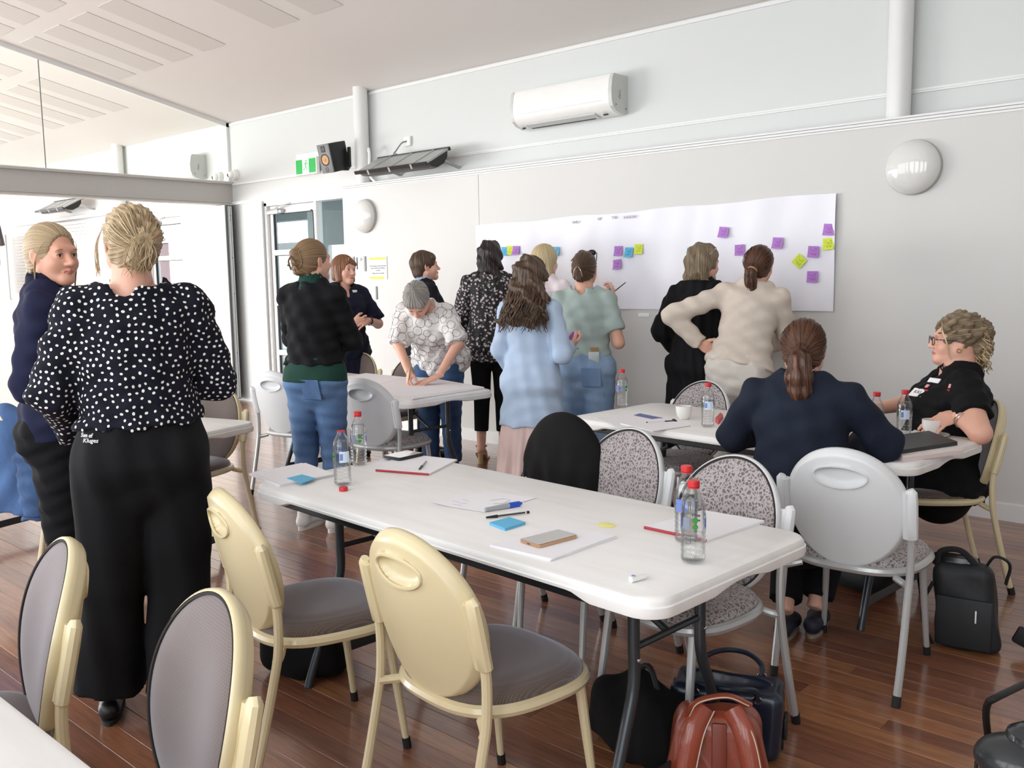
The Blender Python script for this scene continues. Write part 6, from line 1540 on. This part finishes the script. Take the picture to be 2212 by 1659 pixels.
slab('sticky_note',[(620,1034),(652,1045),(682,1034),(652,1026)],TZ+.010,.0025,M('plain_blue_paper','#63b5dc',.7),'blue sticky note at the edge of the paper stack','sticky note')
pad([(812,1018),(926,1027),(988,996),(868,982)],TZ,.007,'writing pad with red binding under the black phone')
slab('paper_sheet',[(790,1007),(815,1012),(880,984),(850,981)],TZ,.0006,paper,'sheet poking out behind the red bound pad with the black phone','paper',group=GP)
pad([(1392,1142),(1526,1171),(1652,1129),(1520,1106)],TZ,.007,'writing pad with red binding behind the two near bottles')
sk = thing('paper_sheet','curled sheet with a faint pencil sketch in the middle of the main table','paper',(0,0,0),0,GP)
Q = quad_px([(930,1089),(1046,1107),(1160,1076),(1052,1060)],TZ+.0005)
def cf(u, v):
    p = (Q[0]*(1-u)+Q[1]*u)*(1-v)+(Q[3]*(1-u)+Q[2]*u)*v; return Vector((p.x,p.y,TZ+.001+.008*max(0,.5-u)**2*4*(1-v)))
MB().grid(cf,12,12).build('sheet', paper, sk, smooth=True)
for a in ([(.55,.55),(.62,.72),(.78,.70),(.85,.5),(.74,.42)],[(.15,.25),(.3,.22),(.42,.25)],[(.2,.38),(.35,.36)],[(.3,.12),(.45,.14)]):
    MB().tube([cf(*q)+Vector((0,0,.0006)) for q in a],.0006,4).build('pencil_line', M('pencil_grey','#a9a9b6'), sk)
pad([(1058,1181),(1188,1213),(1332,1163),(1205,1138)],TZ,.008,'plain white pad under the gold phone',spine=False,sheets=3)
# ---- phones
def phone(pts, z0, th, body_m, glass_m, label):
    Q = quad_px(pts, z0); c = sum(Q, Vector())/4; ex = (Q[1]-Q[0]); L, W = (Q[2]-Q[1]).length, ex.length
    d = (Q[2]-Q[1]).normalized(); ang = math.atan2(d.y,d.x)
    p = thing('phone', label, 'phone', (c.x,c.y,z0), ang)
    ol = rrect(L,W,.010,5); MB().prism(ol,.0008,th-.0008).prism(rrect(L-.003,W-.003,.009,5),0,th).build('phone_body', body_m, p)
    MB().prism(rrect(L-.008,W-.008,.007,5),th-.0004,th+.0004).build('screen', glass_m, p)
    MB().box(-L/2-.0003,-L/2+.0006,-.006,.006,th*.35,th*.65).build('port', black_pl, p, smooth=None)
    return p
phone([(1122,1171),(1160,1186),(1246,1163),(1212,1148)],TZ+.008,.009,M('gold_case','#c8a27e',.3,.7),M('screen_grey','#8d8c88',.08,coat=1.0,coatr=.02),'gold phone lying on the plain white pad')
phone([(830,989),(858,997),(912,985),(886,977)],TZ+.0075,.012,M('phone_case_black','#1b2326',.5),M('screen_reflect','#c9cdcf',.06,coat=1.0,coatr=.02),'phone in a black case on the red bound pad at the table end')
phone([(1838,924),(1848,929),(1866,925),(1856,919)],TZ,.009,black_pl,M('screen_dark','#3a3c44',.1,coat=1.0),'dark phone half hidden beside the seated blazer woman')
# ---- pens and small things
def pen(p0, p1, z, r, parts, label, cat='pen', name='pen'):
    A, B = on_z(*p0,z+r), on_z(*p1,z+r); t_ = thing(name, label, cat, A)
    for nm, a, b, ra, rb, mat in parts: MB().tube([(B-A)*a,(B-A)*b],[ra*r,rb*r],10).build(nm, mat, t_)
    return t_
blue_m = M('marker_blue','#1f4fc4',.4); silver_pl = M('silver_plastic','#a9adb2',.35,.3); clearpl = M('pen_clear','#d9dcdc',.15)
pen((1048,1101),(1127,1087),TZ,.0085,[('barrel',0,.62,.75,1,silver_pl),('grip',.60,.66,1.05,1.05,silver_pl),('cap',.64,.93,1.1,1.0,blue_m),('cap_tip',.93,1,.9,.45,blue_m)],'grey marker with a blue cap on the main table','marker','marker_pen')
pen((1050,1118),(1143,1106),TZ,.0048,[('cap',0,.26,.6,1.05,black_pl),('ink_tube',.26,.9,.55,.55,black_pl),('barrel',.26,.95,.9,.9,clear),('end_plug',.95,1,.95,.8,black_pl)],'black capped ballpoint pen above the blue sticky pad')
pen((906,1013),(921,996),TZ+.007,.0045,[('tip',0,.35,.7,1,black_pl),('barrel',.35,1,.8,.6,silver_pl)],'short dark pen on the red bound pad')
pen((1462,909),(1396,913),TZ+.001,.0048,[('cap',0,.4,.7,1.05,black_pl),('barrel',.4,.97,.8,.8,clearpl),('end_plug',.96,1,.9,.8,black_pl)],'black capped pen on papers at the left of the second table')
pen((1868,938),(1850,939),TZ,.006,[('barrel',0,.75,1,1,black_pl),('cap',.7,1,1.1,.9,black_pl)],'black pen beside the seated blazer woman')
slab('sticky_pad',[(1057,1134),(1091,1147),(1135,1133),(1100,1122)],TZ,.008,M('plain_blue_paper','#63b5dc',.7),'blue sticky pad on the main table between pen and gold phone','sticky pad')
P = on_z(1310,1134,TZ); o = MB().lathe([(.032,0),(.030,.0006),(.001,.0007)],24).build('highlighter_mark', M('faded_yellow','#eee690',.8), loc=P); o.scale = (1,.8,1); setp(o,'faded yellow highlighter mark on the main table near the plain pad','paper')  # blurry yellow highlighter mark, built as a thin disc
o = pen((1362,1252),(1395,1243),TZ,.008,[('tube',0,.92,1,1,white_pl),('cap_end',.9,1,.8,.7,white_pl)],'small white lip balm tube near the corner of the main table','lip balm','lip_balm')
text_mesh('ZL',.011,lab_blue,'lettering',o,Tr(.004,.008,.0086)@Rz(.3))
# second table
slab('paper_sheet',[(1285,903),(1345,925),(1450,908),(1385,893)],TZ,.0008,paper,'blank sheet at the left end of the second table','paper',group=GP)
slab('paper_sheet',[(1340,916),(1410,933),(1492,920),(1425,905)],TZ+.001,.004,paper,'papers under the black pen on the second table','papers',group=GP)
slab('business_card',[(1369,897),(1412,906),(1432,903),(1382,893)],TZ+.0015,.0008,M('card_blue','#4c5a94',.4),'blue card on the papers of the second table','card')
slab('phone_case',[(1545,912),(1552,917),(1562,905),(1556,900)],TZ,.022,M('red_box','#c4424a',.5),'small red box beside the left sleeve of the seated blazer woman','box')
slab('paper_sheet',[(1856,947),(1890,953),(1915,945),(1880,938)],TZ,.003,paper,'white pad edge beyond the bottle right of the blazer woman','paper',group=GP)
pad([(1855,944),(1908,951),(1935,942),(1882,936)],TZ+.0032,.006,'red bound pad behind the right pair of bottles')
slab('sticky_note',[(1905,939),(1914,941),(1922,936),(1912,934)],TZ+.010,.001,SM['green'],'lime sticky note between the right pair of bottles','sticky note')
slab('tissue',[(1966,938),(1980,942),(1988,934),(1975,931)],TZ,.006,paper,'folded white tissue beside the cup of the woman in glasses','tissue')
slab('notebook',[(1888,966),(1950,999),(2082,980),(2020,950)],TZ,.014,pink_nb,'pinkish notebook at the bottom of the stack at the second table corner','notebook')
slab('notebook',[(1888,960),(1950,990),(2078,972),(2016,945)],TZ+.0145,.010,M('cream_notebook','#ece4de',.6),'white edged notebook in the middle of the stack under the black folio','notebook')
fo = slab('folio',[(1884,955),(1944,981),(2068,962),(2006,938)],TZ+.025,.016,M('black_leatherette','#26282a',.45,bump=(200,.3)),'black folio on top of two notebooks at the second table corner','folio')
# third table: big sheets of paper
for k, (pts, lab) in enumerate((([(745,835),(880,858),(1045,836),(905,812)],'large sheet of paper the grey haired woman writes on'),([(700,822),(790,836),(880,815),(790,806)],'large sheet of paper at the left of the third table'))):
    slab('poster_sheet', pts, TZ+.0008*k, .001, paper, lab, 'paper')
P0, P1 = on_z(890,862,TZ+.006), on_z(1045,838,TZ+.006)
o = MB().tube([P0,P1],.006,8).build('paper_roll', paper); setp(o,'rolled edge of paper along the end of the third table','paper')
# ---- cups
cup_w = M('white_china','#eceae6',.2,coat=.4)
def cup(P, rot, label, saucer=False):
    c = thing('cup', label, 'cup', P, rot, 'white china cups')
    z = .012 if saucer else 0
    MB().lathe([(.022,z),(.025,z+.003),(.036,z+.018),(.041,z+.045),(.042,z+.068),(.0395,z+.068),(.0385,z+.045),(.033,z+.02),(.001,z+.014)],28,cap=False).build('bowl', cup_w, c, smooth=1.0)
    MB().tube(catmull([(.040,0,z+.058),(.058,0,z+.058),(.066,0,z+.042),(.056,0,z+.025),(.037,0,z+.024)],5),.0045,8,flat=1.3).build('handle', cup_w, c)
    MB().lathe([(.034,z+.05),(.001,z+.051)],20,cap=False).build('coffee', M('coffee','#6b5a48',.2), c)
    text_mesh('love',.013,ink,'lettering',c,Rz(2.0)@Tr(0,-.0405,z+.03)@Rx(PI/2))
    return c
c1 = cup(on_z(1477,905,TZ),2.2,'white cup with black lettering left of the seated blazer woman')
c2 = cup(on_z(2012,938,TZ+.006),.9,'white cup in the hand of the woman in glasses')
P = on_z(2016,943,TZ); o = MB().lathe([(.03,0),(.05,.004),(.066,.012),(.067,.0135),(.05,.006),(.03,.0035),(.001,.0035)],32,cap=False).build('saucer', cup_w, loc=P, smooth=1.0); setp(o,'white saucer under the cup of the woman in glasses','saucer')
MB().tube([(-.04,.05,.004),(-.075,.06,.003)],.003,6).ellipsoid((-.05,.054,.005),(.016,.011,.003),10,6).build('spoon', black_pl, c1)
# ================================================================== coats and bags
blk_coat = cloth('black_coat_cloth','#0b0a0b',.2,.3); jk_den = denim('jacket_denim','#2c4468','#4c6c9c')
def sdf_thing(name, label, cat, f, mat, loc, rotz, part):
    t_ = thing(name, label, cat, loc, rotz); V, Q = f.nets(); mesh_np(part, V, Q, mat, None, None, t_); return t_
def chair_of(lab): return [o for o in bpy.data.objects if o.get('label') == lab][0]
hc_ = chair_of('silver chair hidden under a black coat between the two front tables')
f = Field((-.36,-.42,.22),(.36,-.02,.93),.009)
f.add(ell((0,-.23,.655),(.240,.085,.250)),k=.03).add(ecap((0,-.225,.66),(0,-.225,.30),0,0,tab=[(0,.240,.082),(.4,.275,.095),(1,.30,.110)],flat=(False,True)),k=.03)
f.warp(lambda X,Y,Z: .009*np.clip((.86-Z)/.4,0,1)*(np.sin(38*X+6*np.sin(5*Z))+.6*np.sin(61*X+2+4*Z)))
ct = sdf_thing('coat','black coat draped over the back of a chair between the front tables','coat',f,blk_coat,hc_.location,hc_.rotation_euler.z,'coat_body')
dc = chair_of('chair under the hanging denim jacket at the left edge')
f = Field((-.40,-.50,.20),(.42,.0,.95),.008)
f.add(ell((0,-.23,.655),(.240,.085,.250)),k=.03).add(ecap((-.01,-.235,.66),(-.01,-.25,.38),0,0,tab=[(0,.240,.082),(1,.275,.10)],flat=(False,True)),k=.03); f.warp(lambda X,Y,Z: .006*np.sin(40*X+5*np.sin(6*Z)))
dj = sdf_thing('denim_jacket','blue denim jacket hanging over a chair back at the left edge','jacket',f,jk_den,dc.location,dc.rotation_euler.z,'jacket_body')
for pts, rs in (([(.20,-.27,.80),(.235,-.30,.66),(.245,-.31,.50),(.25,-.31,.36)],[.058,.066,.062,.056]),([(.16,-.20,.78),(.30,-.16,.62),(.33,-.12,.45)],[.05,.056,.05])):
    f = Field((-.05,-.45,.25),(.45,.0,.95),.008); f.add(*[ecap(pts[i],pts[i+1],rs[i],rs[i+1],q0=rs[i]*.55,q1=rs[i+1]*.55,side=(1,0,0),flat=(False,i==len(pts)-2)) for i in range(len(pts)-1)],k=.02)
    f.warp(wav((.004,50,20,60,0),(.003,-30,40,80,1))); V, Q = f.nets(); sv = mesh_np('sleeve', V, Q, jk_den, None, None, dj)
    e = Vector(pts[-1]); MB().tube([e+Vector((rs[-1]*1.04*math.cos(a),rs[-1]*.6*math.sin(a),.025)) for a in [2*PI*i/20 for i in range(20)]],.004,6,closed=True).build('cuff_seam', denim('seam_denim','#22365a','#34527c') if 'seam_denim' not in MATS else MATS['seam_denim'], sv)
def bag_shell(w, d, h, r, taper=.0, hh=.007, warp=None):
    f = Field((-w/2-.06,-d/2-.06,-.03),(w/2+.06,d/2+.06,h+.06),hh)
    def fn(X,Y,Z):
        k = 1-taper*np.clip(Z/h,0,1); qx = np.abs(X)/k-(w/2-r); qy = np.abs(Y)/k-(d/2-r); qz = np.abs(Z-h/2)-(h/2-r)
        return (np.sqrt(np.maximum(qx,0)**2+np.maximum(qy,0)**2+np.maximum(qz,0)**2)+np.minimum(np.maximum(qx,np.maximum(qy,qz)),0)-r).astype(F32)
    f.op((np.array([-w/2,-d/2,0]),np.array([w/2,d/2,h]),fn),.01)
    if warp: f.warp(warp)
    return f
nyl = M('black_nylon','#1a1d20',.6,bump=(300,.25),var=(12,.15)); nyl_sh = M('shiny_black_vinyl','#15171a',.22); web = M('black_webbing','#0f1012',.7)
# black laptop bag standing by the second table
lb = thing('laptop_bag','upright black laptop bag with a carry handle on the floor by the second table','bag',(-.98,3.76,0),math.radians(8))
f = bag_shell(.23,.13,.34,.04,.10,warp=wav((.004,25,30,30,0))); V, Q = f.nets(); V[:,0] += V[:,2]*-.10; mesh_np('bag_body', V, Q, nyl, None, None, lb)
MB().rbox(-.115,.085,-.078,-.060,.02,.22,.012).build('front_pocket', nyl, lb); MB().rbox(.025,.031,-.081,-.077,.13,.18,.002).build('tag', white_pl, lb)
MB().tube(catmull([(-.12,-.02,.31),(-.11,-.03,.38),(-.04,-.03,.395),(.02,-.02,.335)],6),.012,8,flat=.5).build('handle', web, lb)
MB().tube(catmull([(.04,.02,.32),(.075,.02,.375),(.125,.03,.35),(.115,.03,.27)],6),.014,8,flat=.4).build('handle', web, lb)
MB().rbox(-.15,.02,-.02,.05,.31,.365,.025).build('open_flap', nyl_sh, lb)
MB().rbox(.11,.20,.02,.05,.10,.17,.01,Ry(.4)).build('strap_end', web, lb); MB().tube(catmull([(-.13,-.05,.26),(-.16,-.07,.18),(-.155,-.08,.1),(-.12,-.08,.02)],5),.011,6,flat=.5).build('strap', web, lb)
# dark backpack under the second table
b2 = thing('backpack','black backpack on the floor under the second table','backpack',(-1.56,4.18,0),math.radians(-20)); f = bag_shell(.34,.24,.46,.09,.2,warp=wav((.006,20,25,22,0))); V, Q = f.nets(); mesh_np('bag_body', V, Q, nyl, None, None, b2)
MB().tube(catmull([(-.08,-.09,.42),(-.06,-.13,.30),(-.05,-.14,.15),(-.06,-.12,.05)],6),.022,8,flat=.4).build('strap', web, b2); MB().tube(catmull([(-.04,0,.45),(0,0,.50),(.04,0,.45)],5),.010,8).build('handle', web, b2); MB().rbox(.17,.24,-.05,.02,.14,.24,.012,Ry(.2)).build('strap_end', web, b2)
# navy tote
nv = M('navy_leather','#182233',.35,bump=(160,.25),coat=.15)
tt = thing('tote_bag','navy leather tote with two looped handles under the main table','bag',(-1.33,2.47,0),math.radians(22))
f = bag_shell(.32,.16,.22,.03,-.06,.006,warp=wav((.003,18,30,20,0))); f.sub(ell((0,0,.26),(.145,.062,.10)),k=.01); V, Q = f.nets(); mesh_np('bag_body', V, Q, nv, None, None, tt)
for s in (-1,1):
    MB().tube(catmull([(-.09,s*.082,.20),(-.085,s*.10,.24),(-.03,s*.14,.255),(.04,s*.14,.255),(.09,s*.10,.24),(.095,s*.082,.20)],6),.0085,8).build('handle', nv, tt)
    for x in (-.09,.095): MB().tube([(x+.012*math.cos(a),s*.088,.205+.012*math.sin(a)) for a in [2*PI*i/12 for i in range(12)]],.0028,6,closed=True).build('ring', chrome, tt)
    MB().rbox(s*.166-.004,s*.166+.004,-.012,.012,.02,.20,.003).build('side_strap', black_pl, tt)
MB().rbox(.168,.18,-.03,.03,.06,.13,.006).build('hang_tag', black_pl, tt)
# rust leather backpack
ru = M('rust_leather','#8e3f2a',.32,bump=(120,.3),coat=.3,var=(9,.2)); rud = M('rust_leather_trim','#74301f',.4); thread = M('pale_thread','#cbb9a8',.7)
rb = thing('leather_backpack','rust red leather backpack in front of the navy tote','backpack',(-1.215,2.20,0),math.radians(32))
f = bag_shell(.31,.17,.27,.06,.25,.0055,warp=wav((.005,22,30,25,0),(.003,60,20,30,1))); V, Q = f.nets(); mesh_np('bag_body', V, Q, ru, None, None, rb)
for s in (-1,1):
    MB().tube(catmull([(s*.035,-.045,.285),(s*.065,-.085,.235),(s*.085,-.105,.15),(s*.095,-.105,.07),(s*.11,-.095,.015)],6),.028,8,flat=.35,up=(0,1,0)).build('shoulder_strap', ru, rb)
    MB().tube(catmull([(s*.035+.022,-.056,.282),(s*.065+.024,-.096,.235),(s*.085+.024,-.115,.15),(s*.095+.024,-.115,.07)],6),.002,5).build('stitching', thread, rb)
MB().tube(catmull([(-.08,-.03,.255),(-.055,-.05,.305),(.02,-.05,.325),(.08,-.03,.295)],6),.022,8,flat=.4).build('top_handle', ru, rb); MB().tube(catmull([(-.08,-.05,.26),(-.055,-.07,.31),(.02,-.07,.33),(.08,-.05,.30)],6),.002,5).build('handle_stitching', thread, rb)
MB().rbox(-.02,.02,-.098,-.085,.03,.25,.004,Rx(-.07)).build('centre_panel', rud, rb)
# black bag slumped beside the backpack, black bag under the left cream chair
for nm, lab, loc, sz, rz in (('soft_bag','black soft bag slumped on the floor left of the rust backpack',(-1.52,2.28,0),(.42,.26,.22),-.3),('soft_bag','black bag on the floor under the left cream chair',(-2.83,1.95,0),(.36,.26,.26),.4)):
    b = thing(nm, lab, 'bag', loc, rz); f = bag_shell(sz[0],sz[1],sz[2],.08,.25,.009,warp=wav((.010,20,25,18,0))); V, Q = f.nets(); mesh_np('bag_body', V, Q, blk_coat, None, None, b); MB().tube(catmull([(-.08,0,sz[2]-.02),(0,.02,sz[2]+.05),(.08,0,sz[2]-.02)],6),.009,8).build('handle', web, b)
# black appliance with a cable at the lower right
dv_ = thing('floor_machine','black plastic machine with a bent hose at the lower right corner','machine',(-.50,2.62,0),math.radians(20))
f = bag_shell(.30,.22,.20,.05,.2,.007); f.add(ell((-.06,-.04,.20),(.10,.09,.06)),k=.03); V, Q = f.nets(); mesh_np('body', V, Q, M('charcoal_plastic','#34373a',.3,coat=.2), None, None, dv_)
for k in range(3): MB().rbox(-.15+.0*k,-.142,-.07+.035*k,-.05+.035*k,.10,.15,.003).build('vent', black_pl, dv_)
MB().lathe([(.07,0),(.075,.03),(.06,.07),(.03,.09),(.001,.09)],24,Tr(-.02,-.02,.20)).build('motor_cover', M('dark_grey_gloss','#2c2f33',.2,coat=.4), dv_)
P = [on_z(2212,1478,.30),on_z(2150,1508,.30),on_z(2134,1520,.27),on_z(2130,1550,.22),on_z(2138,1610,.12),on_z(2152,1662,.04)]
Mi = (Tr(*dv_.location)@Rz(math.radians(20))).inverted()
MB().tube([Mi@q for q in catmull([P[0]+(P[0]-P[1])*.6]+P,6)],.010,10).build('hose', black_pl, dv_)
